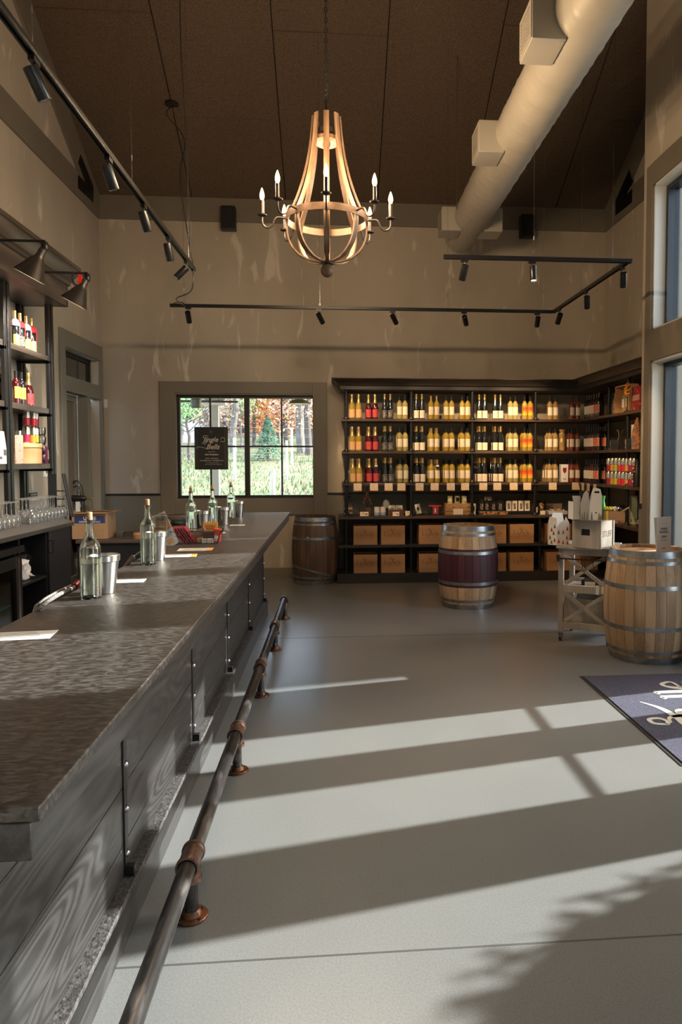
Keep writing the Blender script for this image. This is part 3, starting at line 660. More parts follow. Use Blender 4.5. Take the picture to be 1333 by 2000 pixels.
# ================================================================== BACK BAR (left)
CXF, CZ = -2.36, 1.045
poly = [(-2.36, 2.2), (-2.36, 6.70), (-2.60, 7.12), (-2.66, 7.36), (XL+.005, 7.38), (XL+.005, 2.2)]
ct = add('back_countertop', G().prism(poly, CZ-.035, CZ), M['granite'], bevel=.003)
tag(ct, 'dark stone countertop of the back bar with the wine glasses on it', 'countertop')
M['cabinet'] = mat('black_cabinet_paint', (.016,.017,.020), .38)
cab = thing('back_bar_cabinet', 'black cabinets under the back bar counter with an open shelf and a door', 'cabinet', (-2.7, 5, 0))
CO = Vector((-2.7, 5, 0))
def C_(x0, x1, y0, y1, z0, z1): return (x0-CO.x, x1-CO.x, y0-CO.y, y1-CO.y, z0, z1)
zt = CZ-.035
yA = at(96, 1060, X=-2.40).y; yB = at(44, 1080, X=-2.40).y; yC = at(139, 1100, X=-2.40).y
g = G().box(*C_(-3.04, -2.98, 2.2, yC, 0, zt)).box(*C_(-3.04, -2.42, 2.2, yC, 0, .1)).box(*C_(-2.98, -2.42, yA-.02, yA, .1, zt)).box(*C_(-2.98, -2.42, yB-.02, yB, .1, zt)).box(*C_(-2.98, -2.42, yC-.02, yC, .1, zt)).box(*C_(-2.98, -2.42, 2.2, 2.22, .1, zt))
add('carcass', g, M['cabinet'], cab)
zs = at(60, 1135, X=-2.42).z
add('shelf', G().box(*C_(-2.98, -2.42, yB, yA-.02, zs-.02, zs)), M['cabinet'], cab)
d_ = add('door', G().box(*C_(-2.42, -2.40, yA+.002, yC, .1, zt-.005)), M['cabinet'], cab, bevel=.002)
hz0, hz1 = at(104, 1078, X=-2.39).z, at(104, 1054, X=-2.39).z; hy = at(101, 1066, X=-2.38).y
add('handle', G().tube([(-2.40-CO.x, hy-CO.y, hz0), (-2.37-CO.x, hy-CO.y, hz0), (-2.37-CO.x, hy-CO.y, hz1), (-2.40-CO.x, hy-CO.y, hz1)], .005, 8), M['satin_black'], d_)
# undercounter glass-door cooler
fr = thing('wine_cooler', 'black undercounter glass-door wine cooler below the back bar', 'cooler', (-2.7, 4.9, 0)); CO2 = Vector((-2.7, 4.9, 0))
def D_(x0, x1, y0, y1, z0, z1): return (x0-CO2.x, x1-CO2.x, y0-CO2.y, y1-CO2.y, z0, z1)
yf1 = yB-.06; yf0 = yf1-1.2; zf = at(40, 1066, X=-2.38).z
add('body', G().box(*D_(-2.97, -2.42, yf0, yf0+.03, .11, zf)).box(*D_(-2.97, -2.42, yf1-.03, yf1, .11, zf)).box(*D_(-2.97, -2.42, yf0, yf1, zf-.03, zf)).box(*D_(-2.97, -2.94, yf0, yf1, .11, zf)).box(*D_(-2.97, -2.42, yf0, yf1, .11, .14)), M['satin_black'], fr)
dd = add('door', G().box(*D_(-2.42, -2.38, yf1-.10, yf1, .12, zf-.075)).box(*D_(-2.42, -2.38, yf0, yf0+.1, .12, zf-.075)).box(*D_(-2.42, -2.38, yf0+.1, yf1-.1, zf-.16, zf-.075)).box(*D_(-2.42, -2.38, yf0+.1, yf1-.1, .12, .2)), M['satin_black'], fr, bevel=.003)
add('door_pane', G().box(*D_(-2.405, -2.40, yf0+.1, yf1-.1, .2, zf-.16)), M['glasspane'], dd)
add('trim_strip', G().box(*D_(-2.38, -2.376, yf1-.075, yf1-.045, .13, zf-.09)), M['steel'], dd)
add('control_panel', G().box(*D_(-2.42, -2.375, yf0, yf1+.04, zf-.05, zf)), M['satin_black'], fr, bevel=.003)
g = G()
for k in range(3): g.lathe([(0, .0), (.004, .0), (.004, .002), (0, .002)], 8, axis='x').tf(Matrix.Identity(4))
add('shelf', G().box(*D_(-2.93, -2.44, yf0+.03, yf1-.03, .50, .508)), mat('teal_glass_shelf', (.12,.35,.36), .15), fr)
for k, (c_, lb) in enumerate((((.35,.05,.06), 'red'), ((.08,.10,.22), 'blue'), ((.40,.08,.09), 'crimson'))):
    tag(add('carton', G().box(-2.75, -2.50, yf1-.42-.22*k, yf1-.22-.22*k, .509, .70), mat('carton_%d' % k, c_, .5)), '%s carton on the teal shelf inside the wine cooler' % lb, 'carton')
# crumpled paper and plastic bag on the open shelf
g = G()
rs = random.Random(3)
nx, ny = 7, 7
P0, P1 = at(45, 1136, X=-2.45), at(72, 1124, X=-2.50)
vs = []
for i in range(nx):
    for j in range(ny):
        vs.append((-2.47+rs.uniform(-.03,.03), P0.y+.22*i/(nx-1)+rs.uniform(-.015,.015), zs+.005+(.20*(1-.55*i/(nx-1)))*j/(ny-1)+rs.uniform(-.012,.012)*(j > 0)))
fs = [(i*ny+j, (i+1)*ny+j, (i+1)*ny+j+1, i*ny+j+1) for i in range(nx-1) for j in range(ny-1)]
g.faces(vs, fs)
o = tag(add('crumpled_paper', g, M['white'], sm=10), 'crumpled white paper sheet on the open shelf under the back bar', 'paper')
so_ = o.modifiers.new('s', 'SOLIDIFY'); so_.thickness = .004
g = G(); bm = bmesh.new(); bmesh.ops.create_icosphere(bm, subdivisions=3, radius=1)
for v in bm.verts:
    n_ = rs.uniform(.82, 1.12); v.co = Vector((v.co.x*.15*n_-2.68, v.co.y*.2*n_+P0.y+.30, max(v.co.z, -.9)*.14*n_+zs+.15))
g.b.free(); g.b = bm
tag(add('plastic_bag', g, mat('black_plastic_bag', (.01,.01,.011), .22, coat=.4), sm=8), 'bunched shiny black plastic bag on the open shelf under the back bar', 'bag')
# wall shelving above the back bar
shu = thing('back_bar_shelving', 'dark oak wall shelves with steel posts and crown cornice above the back bar', 'shelving', (-2.9, 6.0, 1.045)); SO = Vector((-2.9, 6.0, 1.045))
def S_(x0, x1, y0, y1, z0, z1): return (x0-SO.x, x1-SO.x, y0-SO.y, y1-SO.y, z0-SO.z, z1-SO.z)
XPF = -2.74; YE1 = 7.33
shz = []
for (pa, th) in ((697, .05), (799, .05), (905, .05)):
    z = at(101, pa, X=XPF-.005).z; shz.append(z)
    add('shelf', G().box(*S_(XL+.005, XPF-.012, 2.2, YE1-.02, z-th, z)), M['darkwood'], shu, bevel=.002)
add('soffit', G().box(*S_(XL+.005, -2.62, 2.2, YE1+.02, 3.10, 3.13)), M['darkwood'], shu)
add('fascia', G().box(*S_(-2.63, -2.60, 2.2, YE1+.02, 3.10, 3.34)).box(*S_(-3.04, -2.60, YE1, YE1+.025, 3.10, 3.34)), M['darkwood'], shu)
def crown(y0, y1):
    pr = [(-2.60, 3.30), (-2.575, 3.305), (-2.57, 3.33), (-2.55, 3.34), (-2.535, 3.37), (-2.50, 3.40), (-2.485, 3.42), (-2.485, 3.435), (-2.47, 3.44), (-2.47, 3.475), (-2.60, 3.475)]
    return G().prism([(x-SO.x, z-SO.z) for x, z in pr], y0-SO.y, y1-SO.y, 'y')
add('cornice', crown(2.2, 7.36), M['darkwood'], shu)
add('cornice_top', G().box(*S_(-3.04, -2.48, 2.2, 7.35, 3.455, 3.475)).box(*S_(-3.04, -2.6, 7.30, 7.34, 3.3, 3.46)), M['darkwood'], shu)
M['postgap'] = mat('strip_steel_edge', (.45,.45,.46), .3, metal=.9)
for k, (pa, pb, pyb) in enumerate(((101.5, 120, 1009), (12, 34, 1026))):
    yp = at((pa+pb)/2, pyb, Z=CZ).y - .02
    for yy in (yp, 2*yp-at(101.5, 1009, Z=CZ).y) if False else (yp,):
        ps = add('post', G().box(*S_(XPF-.035, XPF+.0, yy-.06, yy-.012, CZ, 3.10)).box(*S_(XPF-.035, XPF+.0, yy+.012, yy+.06, CZ, 3.10)), M['satin_black'], shu, bevel=.002)
        add('spacer', G().box(*S_(XPF-.03, XPF-.012, yy-.012, yy+.012, CZ, 3.10)), M['postgap'], ps)
    ps = add('post', G().box(*S_(XL+.005, XL+.045, yp-.05, yp-.012, CZ, 3.10)).box(*S_(XL+.005, XL+.045, yp+.012, yp+.05, CZ, 3.10)), M['satin_black'], shu)
    for z in shz: add('bracket', G().box(*S_(XL+.01, XPF, yp-.06, yp-.03, z-.075, z-.05)), M['satin_black'], shu)
for yy in (5.45, 4.5, 3.55):
    add('post', G().box(*S_(XPF-.035, XPF, yy-.05, yy-.012, CZ, 3.10)).box(*S_(XPF-.035, XPF, yy+.012, yy+.05, CZ, 3.10)), M['satin_black'], shu)
# gooseneck-arm cone lamps
M['cone'] = mat('dark_bronze_cone', (.10,.088,.078), .38, metal=.75)
M['cone_in'] = mat('cone_white_inside', (.8,.76,.68), .5)
def cone_lamp(px, py, label, clip=False):
    p = at(px, py, X=-2.25)
    t = thing('cone_lamp', label, 'lamp', p, group='cone lamps on the back bar cornice')
    tilt = Matrix.Rotation(math.radians(28), 4, 'Y')
    g = G().lathe([(.0, .17), (.020, .17), (.022, .16), (.027, .155), (.030, .10), (.034, .085), (.050, .065), (.118, -.075), (.120, -.078)], 36)
    g.tf(tilt)
    add('shade', g, M['cone'], t)
    add('shade_lining', G().lathe([(.030, .07), (.048, .058), (.1165, -.077)], 36).tf(tilt), M['cone_in'], t)
    add('bulb', G().lathe([(0, .06), (.022, .055), (.034, .02), (.030, -.005), (.012, -.02), (0, -.022)], 16).tf(tilt), M['lamp_lit'], t)
    e = tilt @ Vector((0, 0, .18))
    add('arm', G().tube(smooth_path([(-.32, .0, e.z+.035), (-.1, 0, e.z+.035), (e.x-.035, 0, e.z+.035), (e.x, 0, e.z+.03), (e.x+.0, 0, e.z-.03)], 5), .011, 10), M['satin_black'], t)
    add('swivel', G().lathe([(0, -.03), (.022, -.03), (.026, -.02), (.026, .01), (.02, .03), (0, .03)], 16, (e.x, 0, e.z)), M['satin_black'], t)
    add('wall_plate', G().cyl((-.345, 0, e.z+.035), (-.32, 0, e.z+.035), .045, n=20), M['satin_black'], t)
    l = bpy.data.lights.new('cone_lamp_light', 'SPOT'); l.energy = 140; l.color = (1.0,.88,.72); l.spot_size = 2.2; l.spot_blend = .6; l.shadow_soft_size = .035
    lo = bpy.data.objects.new('lamp_light', l); COL.objects.link(lo); lo.parent = t; lo.location = tilt @ Vector((0,0,-.03)); lo.rotation_euler = tilt.to_euler()
    return t, e
cone_lamp(66, 522, 'dark bronze cone lamp nearer the camera on the back bar cornice')
t, e = cone_lamp(152, 577, 'dark bronze cone lamp at the far end of the back bar cornice')
P = t.location+Vector((e.x-.07, -.02, e.z-.02))
t2 = thing('spring_clamp', 'black spring clamp with red inner lever hanging on the far lamp arm', 'clamp', P)
add('jaw', G().tube(smooth_path([(-.04,0,.05), (-.05,0,.0), (-.03,0,-.05), (.03,0,-.05), (.05,0,0), (.04,0,.05)], 4), .009, 8).tube([(-.04,0,.05),(.04,0,.05)], .008, 8), M['black'], t2)
add('lever', G().box(.0, .03, -.006, .006, -.035, .04).box(-.012, .0, -.004, .004, -.03, -.015), mat('red_plastic', (.75,.03,.02), .35), t2)
# ================================================================== BARRELS
def barrel(name, label, x, y, hgt, re, rb, mats, rz=0, hoops=None, n=26, band=None, grp=None, z=0):
    t = thing(name, label, 'barrel', (x, y, z), rz, grp)
    R = lambda q: rb-(rb-re)*((2*q/hgt-1)**2)
    zs = [0, .05, .14, .24, .34, .445, .55, .65, .75, .84, .89]; zs = [q*hgt/.89 for q in zs]
    for i in range(n):
        a0 = 2*PI*i/n+.004; a1 = 2*PI*(i+1)/n-.004
        vs = []; 
        for q in zs:
            ro = R(q); ri = ro-.022
            for r, a in ((ro, a0), (ro*1.0, (a0+a1)/2), (ro, a1), (ri, a1), (ri, a0)): vs.append((r*math.cos(a), r*math.sin(a), q))
        fs = []
        for k in range(len(zs)-1):
            for j in range(5): fs.append((k*5+j, k*5+(j+1) % 5, (k+1)*5+(j+1) % 5, (k+1)*5+j))
        fs += [(4,3,2,1,0), tuple((len(zs)-1)*5+j for j in range(5))]
        add('stave', G().faces(vs, fs), mats, t)
    hs = hoops or [(.0,.052), (.078,.105), (.265,.298), (.592,.625), (.785,.812), (.838,.888)]
    for a, b in hs:
        a *= hgt/.89; b *= hgt/.89; w = .0022
        ho = add('hoop', G().lathe([(R(a)+.0004, a), (R(a)+w, a), (R(b)+w, b), (R(b)+.0004, b)], 56), M['galv'], t)
        for da in (0, .05):
            ang = -PI/2+.25+da; r = (R(a)+R(b))/2+w
            g = G().lathe([(.006, 0), (.005, .002), (0, .0028)], 8, axis='x'); g.tf(Matrix.Rotation(ang, 4, 'Z') @ Matrix.Translation((r, 0, (a+b)/2)))
            add('rivet', g, M['iron'], ho)
    add('head', G().lathe([(0, hgt-.028), (re-.018, hgt-.028), (re-.012, hgt-.034), (0, hgt-.036)], 40), mats, t)
    return t
M['oak_band'] = wood('purple_stained_oak', (.035,.007,.014), (.065,.014,.026), 'z', .6, rings=18, sc=2.4, orand=.12, bump=.1)
b1 = barrel('wine_barrel', 'new pale oak barrel with a price sign on top at the right edge', 2.525, 5.60, .885, .285, .338, M['oak'], .4)
b2 = barrel('wine_barrel', 'oak barrel with a dark wine-stained middle in front of the crates', 1.455, 7.75, .89, .275, .332, M['oak'], 1.3)
# wine stain painted round the middle of the second barrel: staves split at the two quarter hoops
for st_ in [c for c in b2.children if c.name.startswith('stave')]:
    me = st_.data; me.materials.append(M['oak_band'])
    for p_ in me.polygons:
        if .27 < p_.center.z < .62: p_.material_index = 1
b3 = barrel('wine_barrel', 'old weathered dark barrel with slipped hoops left of the display shelves', -.262, 9.40, .865, .262, .302, M['oak_old'], .2,
       hoops=[(.0,.052), (.595,.63), (.785,.812), (.838,.888)])
g = G()
def tilted_hoop(zc_, h, tilt, r0):
    g = G(); vs = []; n = 56
    for i in range(n):
        a = 2*PI*i/n; zz = zc_+tilt*math.cos(a-PI*1.02); q = max(0, min(.865, zz))
        for dz in (0, h):
            q = max(0, zz+dz); rr = r0-(r0-.262)*((2*q/.865-1)**2)+.006
            vs.append((rr*math.cos(a), rr*math.sin(a), q)); vs.append(((rr+.003)*math.cos(a), (rr+.003)*math.sin(a), q))
    fs = []
    for i in range(n):
        a = 4*i; b = 4*((i+1) % n); fs += [(a+1, b+1, b+3, a+3), (a, a+2, b+2, b), (a, b, b+1, a+1), (a+2, a+3, b+3, b+2)]
    return g.faces(vs, fs)
add('hoop', tilted_hoop(.14, .033, .085, .302), M['galv'], b3); add('hoop', tilted_hoop(.075, .03, .008, .302), M['galv'], b3)
add('tag', G().box(-.012, .012, -.297, -.294, .60, .622), M['white'], b3, rot=(0,0,-.5))
bx_ = at(389, 1000, Z=.9)
b4 = barrel('wine_barrel', 'barrel under the window behind the bar with only its rim showing', bx_.x+.02, 9.30, .865, .262, .302, M['oak_old'], .6, n=22)
tt = thing('barrel_table_top', 'round wooden table top with steel edge on the barrel under the window', 'table top', (bx_.x+.02, 9.30, .866))
add('board', G().lathe([(0, 0), (.36, 0), (.36, .028), (.355, .03), (0, .03)], 48), M['oak_old'], tt)
add('rim', G().lathe([(.36, .001), (.364, .001), (.364, .026), (.36, .026)], 48), M['galv'], tt)
# price sign on the right barrel
ps = at(1302, 1068, Y=5.48); 
t = thing('price_sign', 'white folded price card reading wine barrel on the right barrel', 'sign', (ps.x, 5.52, .857), .28)
wS, hS = .14, .285
add('card', G().box(-wS/2, wS/2, 0, .003, 0, hS), M['white'], t)
add('rear_leaf', G().box(-wS/2, wS/2, .0, .003, 0, hS*.98).tf(Matrix.Translation((0,.004,0)) @ Matrix.Rotation(-.12, 4, 'X')), M['white'], t)
for tx, s_, zz in (('WINE\nBARREL', .026, .175), ('$200', .024, .125), ('One each only, as is', .0085, .098), ('LaBelle', .013, .032)):
    link('lettering', text_mesh(tx, s_, M['ink'], bold=.0004 if s_ > .02 else 0), t, (0, -.0008, zz), R_FRONT)
add('print_line', G().box(-.035, .035, -.0008, 0, .233, .2338), M['ink'], t)
# ================================================================== FLOOR MAT
M['mat'] = mat('mat_pile', (.045,.047,.075), .95, c2=(.15,.15,.20), scale=260, detail=2, lo=.38, hi=.66, bump=.5, bscale=320, spec=.1)
M['matwhite'] = mat('mat_white_pile', (.66,.63,.56), .95, spec=.1)
mt = thing('door_mat', 'dark blue-grey entrance mat with white script lettering inside the doors', 'mat', (2.40, 4.31, 0))
mx0, mx1, my0, my1 = 1.793-2.40, 3.0-2.40, 3.53-4.31, 5.085-4.31
add('pile', G().box(mx0+.022, mx1-.022, my0+.022, my1-.022, .003, .009), M['mat'], mt, bevel=.002)
add('rubber_border', G().box(mx0, mx1, my0, my1, 0, .004), mat('mat_rubber', (.02,.02,.022), .6), mt, bevel=.001)
def serif(g, x, z0, z1, w): ribbon(g, [(x, z0), (x, z1)], w, k=1); ribbon(g, [(x-w*1.2, z0), (x+w*1.2, z0)], w*.35, k=1)
def logo(mat_, winery=True, s=1.0, heavy=1.0):
    """the winery's lettering in the XY plane, about 4.4 units long, capital height 1"""
    g = G(); w = .13*heavy
    ribbon(g, [(0, 0), (0, 1)], w, k=1); ribbon(g, [(-.18, 1), (.18, 1)], w*.4, k=1); ribbon(g, [(-.18, 0.02), (.52, .02), (.56, .22)], [w*.4, w*.6, w*.3], k=1)   # L
    ribbon(g, [(.72, .56), (.9, .66), (1.06, .56), (1.06, .05), (1.18, .02)], [w*.5, w*.6, w, w, w*.4]); ribbon(g, [(1.06, .38), (.8, .28), (.72, .12), (.86, .0), (1.06, .16)], [w*.4, w*.7, w, w*.6, w*.4])  # a
    # swirling figure for the B
    ribbon(g, [(.62, -.72), (1.05, -.45), (1.42, -.05), (1.70, .55), (1.86, 1.05), (1.78, 1.42), (1.50, 1.52)], [w*.2, w*.7, w*1.0, w*1.3, w, w*.5, w*.2], 8)
    ribbon(g, [(.95, 1.12), (1.35, 1.30), (1.85, 1.28), (2.35, 1.38), (2.75, 1.62)], [w*.2, w*.8, w, w*.7, w*.15], 8)
    ribbon(g, [(1.80, 1.2), (2.15, 1.05), (2.10, .72), (1.76, .58), (2.12, .48), (2.18, .12), (1.86, -.08), (1.45, .02)], [w*.4, w, w*.7, w*.4, w, w, w*.6, w*.2], 8)
    ribbon(g, [(1.42, 1.62), (1.50, 1.86), (1.72, 1.86), (1.76, 1.66), (1.58, 1.56), (1.42, 1.64)], w*.55, 8)
    def e(x): ribbon(g, [(x, .34), (x+.42, .36), (x+.34, .60), (x+.16, .64), (x, .44), (x+.02, .16), (x+.2, .02), (x+.42, .12)], [w*.4, w*.4, w*.6, w*.6, w, w, w*.6, w*.3], 6)
    e(2.36)
    for x in (3.02, 3.34): ribbon(g, [(x, 0), (x, 1.04)], w, k=1); ribbon(g, [(x-.15, 0), (x+.15, 0)], w*.4, k=1); ribbon(g, [(x-.14, 1.0), (x, 1.05)], w*.45, k=1)
    e(3.60)
    me = mesh_of('logo', g, mat_, 30)
    if winery:
        tm = text_mesh('WINERY', .30, mat_, extrude=.0004, sx=1.35); bm = bmesh.new(); bm.from_mesh(me); tm.transform(Matrix.Translation((3.1, -.38, 0))); bm.from_mesh(tm); bm.to_mesh(me); bm.free()
    return me
lg = logo(M['matwhite'], False, heavy=1.3)
k = .303
lo = link('lettering', lg, mt, (2.505-2.40, 3.653-4.31, .0095), (0,0,PI/2)); lo.scale = (k, k*1.05, 2)
# ================================================================== DISPLAY SHELVES (back right)
YS = 9.24; XS = 3.21; XB0 = .045
M['shelfwood'] = wood('walnut_stained_shelf', (.045,.027,.018), (.10,.058,.036), 'x', .45, coat=.2)
M['shelfwood_y'] = wood('walnut_stained_shelf_side', (.045,.027,.018), (.10,.058,.036), 'y', .45, coat=.2)
zS = [at(800, 740+q, Y=YS).z for q in (77, 141, 202)]      # placeholders, set below
zS = [at(803, 818, Y=YS).z, at(803, 881, Y=YS).z, at(803, 943, Y=YS).z]
ZCT = at(700, 1009, Y=YS-.01).z; ZMD = at(700, 1065, Y=YS).z; ZBS = at(700, 1120.5, Y=YS).z
YSE = 7.0
dc = thing('display_cabinet', 'low black open display cabinet for wine crates under the wall shelves', 'cabinet', (1.6, 9.5, 0)); DO = Vector((1.6, 9.5, 0))
def V_(x0, x1, y0, y1, z0, z1): return (x0-DO.x, x1-DO.x, y0-DO.y, y1-DO.y, z0, z1)
M['cabblack'] = mat('black_stained_wood', (.018,.015,.014), .45, c2=(.028,.023,.02), scale=20, st=(.2,1,1))
add('top', G().prism([(XB0-DO.x, YS-.01-DO.y), (XS-.01-DO.x, YS-.01-DO.y), (XS-.01-DO.x, YSE-DO.y), (XR-.015-DO.x, YSE-DO.y), (XR-.015-DO.x, YB-.03-DO.y), (XB0-DO.x, YB-.03-DO.y)], ZCT-.036, ZCT), M['shelfwood'], dc, bevel=.003)
add('middle_shelf', G().box(*V_(XB0, XS, YS, YB-.03, ZMD-.034, ZMD)), M['cabblack'], dc, bevel=.002)
add('base', G().box(*V_(XB0-.02, XS, YS-.005, YB-.03, 0, ZBS)), M['cabblack'], dc, bevel=.002)
add('back_panel', G().box(*V_(XB0, XS, YB-.06, YB-.03, ZBS, ZCT-.036)), M['cabblack'], dc)
for nm__, bb in (('side_base', (XS, XR-.015, YSE, YS-.005, 0, ZBS)), ('side_back', (XR-.04, XR-.015, YSE, YB-.06, ZBS, ZCT-.036)), ('side_shelf', (XS, XR-.04, YSE, YS-.005, ZMD-.034, ZMD)), ('end_panel', (XS, XR-.04, YSE, YSE+.03, ZBS, ZCT-.036))): add(nm__, G().box(*V_(*bb)), M['cabblack'], dc)
add('corner_base', G().box(*V_(XS, XR-.015, YS-.005, YB-.03, 0, ZBS)), M['cabblack'], dc); add('corner_shelf', G().box(*V_(XS, XR-.015, YS-.005, YB-.03, ZMD-.034, ZMD)), M['cabblack'], dc)
PXL = [677, 803.5, 929.5, 1054.5]
for px in PXL:
    x = at(px, 1060, Y=YS+.04).x
    for yy in (YS+.035, YB-.10):
        for a, b in ((ZBS, ZMD-.034), (ZMD, ZCT-.036)):
            p_ = add('post', G().cyl((x-DO.x, yy-DO.y, a), (x-DO.x, yy-DO.y, b), .017, n=14), M['satin_black'], dc)
            add('collar', G().lathe([(.017, a+.03), (.026, a+.024), (.028, a+.008), (.045, a+.005), (.046, a), (.0, a)], 16, (x-DO.x, yy-DO.y, 0)), M['satin_black'], p_)
ws = thing('display_shelving', 'wall shelves of brown wood on black pipe posts with a black cornice', 'shelving', (1.6, 9.5, ZCT)); WO = Vector((1.6, 9.5, ZCT))
def U_(x0, x1, y0, y1, z0, z1): return (x0-WO.x, x1-WO.x, y0-WO.y, y1-WO.y, z0-WO.z, z1-WO.z)
XU0 = at(668, 818, Y=YS).x
for z in zS:
    add('shelf', G().box(*U_(XU0, XR-.02, YS, YB-.03, z-.032, z)), M['shelfwood'], ws, bevel=.0025)
    add('shelf', G().box(*U_(XS, XR-.02, YSE, YS-.002, z-.032, z)), M['shelfwood_y'], ws, bevel=.0025)
zso = at(700, 761, Y=YS).z; zct = at(700, 737.5, Y=YS-.13).z
add('soffit', G().box(*U_(XU0, XR-.02, YS-.01, YB-.001, zso, zso+.03)).box(*U_(XS-.01, XR-.02, YSE, YS-.01, zso, zso+.03)), M['cabblack'], ws)
prf = [(0, zso), (-.02, zso+.0), (-.022, zso+.045), (-.045, zso+.052), (-.06, zso+.085), (-.10, zso+.115), (-.118, zso+.125), (-.128, zso+.13), (-.128, zct), (0, zct)]
vs = []
path = [((XU0, YB-.031), (-1, 0)), ((XU0, YS-.0), (-1, -1)), ((XS, YS-.0), (-1, -1)), ((XS, YSE), (-1, 0))]
dirs = [(1, 0), (1, 1), (1, 1), (1, 0)]
for (p_, _), d_ in zip(path, dirs):
    for o_, z in prf: vs.append((p_[0]+o_*d_[0]-WO.x, p_[1]+o_*d_[1]-WO.y, z-WO.z))
n_ = len(prf); fs = [(j*n_+i, j*n_+(i+1) % n_, (j+1)*n_+(i+1) % n_, (j+1)*n_+i) for j in range(3) for i in range(n_)] + [tuple(range(n_)), tuple(range(3*n_, 4*n_))]
add('cornice', G().faces(vs, fs), M['cabblack'], ws)
add('cornice_top', G().box(*U_(XU0-.05, XR-.02, YS-.06, YB-.001, zct-.02, zct)).box(*U_(XS-.06, XR-.02, YSE, YS, zct-.02, zct)), M['cabblack'], ws)
lv = [ZCT, zS[2], zS[1], zS[0], zso]
def post(x, y):
    for i in range(4):
        a = lv[i]-WO.z; b = (lv[i+1] if i == 3 else lv[i+1]-.032)-WO.z
        if i == 3: b = zso-WO.z
        p_ = add('post', G().cyl((x-WO.x, y-WO.y, a), (x-WO.x, y-WO.y, b), .0195, n=14), M['satin_black'], ws)
        add('collar', G().lathe([(.0195, a+.034), (.024, a+.03), (.029, a+.012), (.05, a+.007), (.052, a), (0, a)], 16, (x-WO.x, y-WO.y, 0)), M['satin_black'], p_)
        add('collar', G().lathe([(.0195, b-.012), (.029, b-.008), (.04, b-.003), (.04, b), (0, b)], 16, (x-WO.x, y-WO.y, 0)), M['satin_black'], p_)
for px in (677, 804, 923, 1046):
    x = at(px, 850, Y=YS+.04).x; post(x, YS+.03 if px < 680 else YS+.03); post(x, YB-.085)
post(XR-.06, YB-.085); post(at(1187, 850, Y=8.6).x, 8.55); post(XR-.08, 8.45)
post(XS+.045, 7.75); post(XR-.08, 7.9)
# ------------------------------------------------------------------ crates
crate_logo = logo(mat('burnt_brown_print', (.17,.06,.025), .7), True, heavy=.8)
for r, (y0, y1) in enumerate(((1026, 1063), (1082, 1118))):
    zb = (ZMD if r == 0 else ZBS)+.0005
    for i, px in enumerate((691, 745, 819, 873, 943, 997, 1069, 1123)):
        a = at(px, 1040, Y=YS+.03); b = at(px+46.5, 1040, Y=YS+.03); ht = at(px, y0, Y=YS+.03).z-at(px, y1, Y=YS+.03).z
        t = thing('wine_crate', '%s pale pine wine crate from the left in the %s row under the shelves' % (ORD[i], ('upper', 'lower')[r]), 'crate', ((a.x+b.x)/2, YS+.03, zb), 0, 'branded wine crates in the display cabinet')
        w2 = (b.x-a.x)/2
        add('front', G().box(-w2, w2, 0, .014, 0, ht), M['crate'], t, bevel=.0015)
        add('box', G().box(-w2, w2, .014, .3, 0, .012).box(-w2, -w2+.01, .014, .3, .012, ht).box(w2-.01, w2, .014, .3, .012, ht).box(-w2, w2, .29, .3, .012, ht), M['crate'], t)
        l_ = link('lettering', crate_logo, t, (-.108, -.0004, ht*.46), R_FRONT); l_.scale = (.0545, .052, .8)
        for s_ in (-1, 1): add('corner_clip', G().box(s_*w2-.004, s_*w2+.004, -.002, .008, .012, .032), M['bolt'], t)
# ------------------------------------------------------------------ bottles
BH = .302
prof = {
 'still': [(0,.004),(.030,0),(.0365,.003),(.0372,.01),(.0372,.185),(.035,.202),(.027,.218),(.018,.230),(.0148,.242),(.0142,.24)],
 'flute': [(0,.004),(.032,0),(.0385,.004),(.0385,.115),(.0365,.15),(.031,.185),(.022,.225),(.0158,.255),(.0148,.265)],
 'spark': [(0,.004),(.034,0),(.0425,.004),(.043,.014),(.043,.135),(.0405,.16),(.033,.19),(.023,.215),(.018,.235)]}
cap = {
 'still': [(.0149,.236),(.0152,.241),(.0152,.290),(.0157,.292),(.0157,.300),(.012,.302),(0,.302)],
 'flute': [(.0162,.250),(.0158,.258),(.0150,.312),(.0157,.314),(.0157,.324),(.012,.326),(0,.326)],
 'spark': [(.0300,.200),(.0235,.216),(.0185,.238),(.0160,.27),(.0175,.275),(.0185,.285),(.0175,.30),(.0165,.313),(.010,.318),(0,.319)]}
GL = {'clear_gold': mat('bottle_yellow_wine', (.52,.37,.06), .07, trans=.35, coat=.6, ior=1.45), 'clear': mat('bottle_pale_wine', (.50,.42,.16), .07, trans=.35, coat=.6, ior=1.45),
      'dark': mat('bottle_dark_glass', (.010,.012,.014), .08, coat=.8), 'red': mat('bottle_red_wine', (.055,.006,.008), .08, coat=.8), 'rose': mat('bottle_rose_wine', (.28,.07,.035), .08, trans=.3, coat=.6),
      'pale': mat('bottle_blush_wine', (.45,.30,.12), .08, trans=.35, coat=.6)}
CP = {'gold': M['gold'], 'black': mat('black_capsule', (.012,.012,.014), .3, coat=.4), 'darkgold': mat('old_gold_capsule', (.50,.34,.14), .3, metal=.8)}
def labelmat(name, base, mark, lo=.58):
    m = mat(name, base, .5, c2=mark, scale=150, st=(1,1,1.6), detail=1, lo=lo, hi=lo+.03); return m
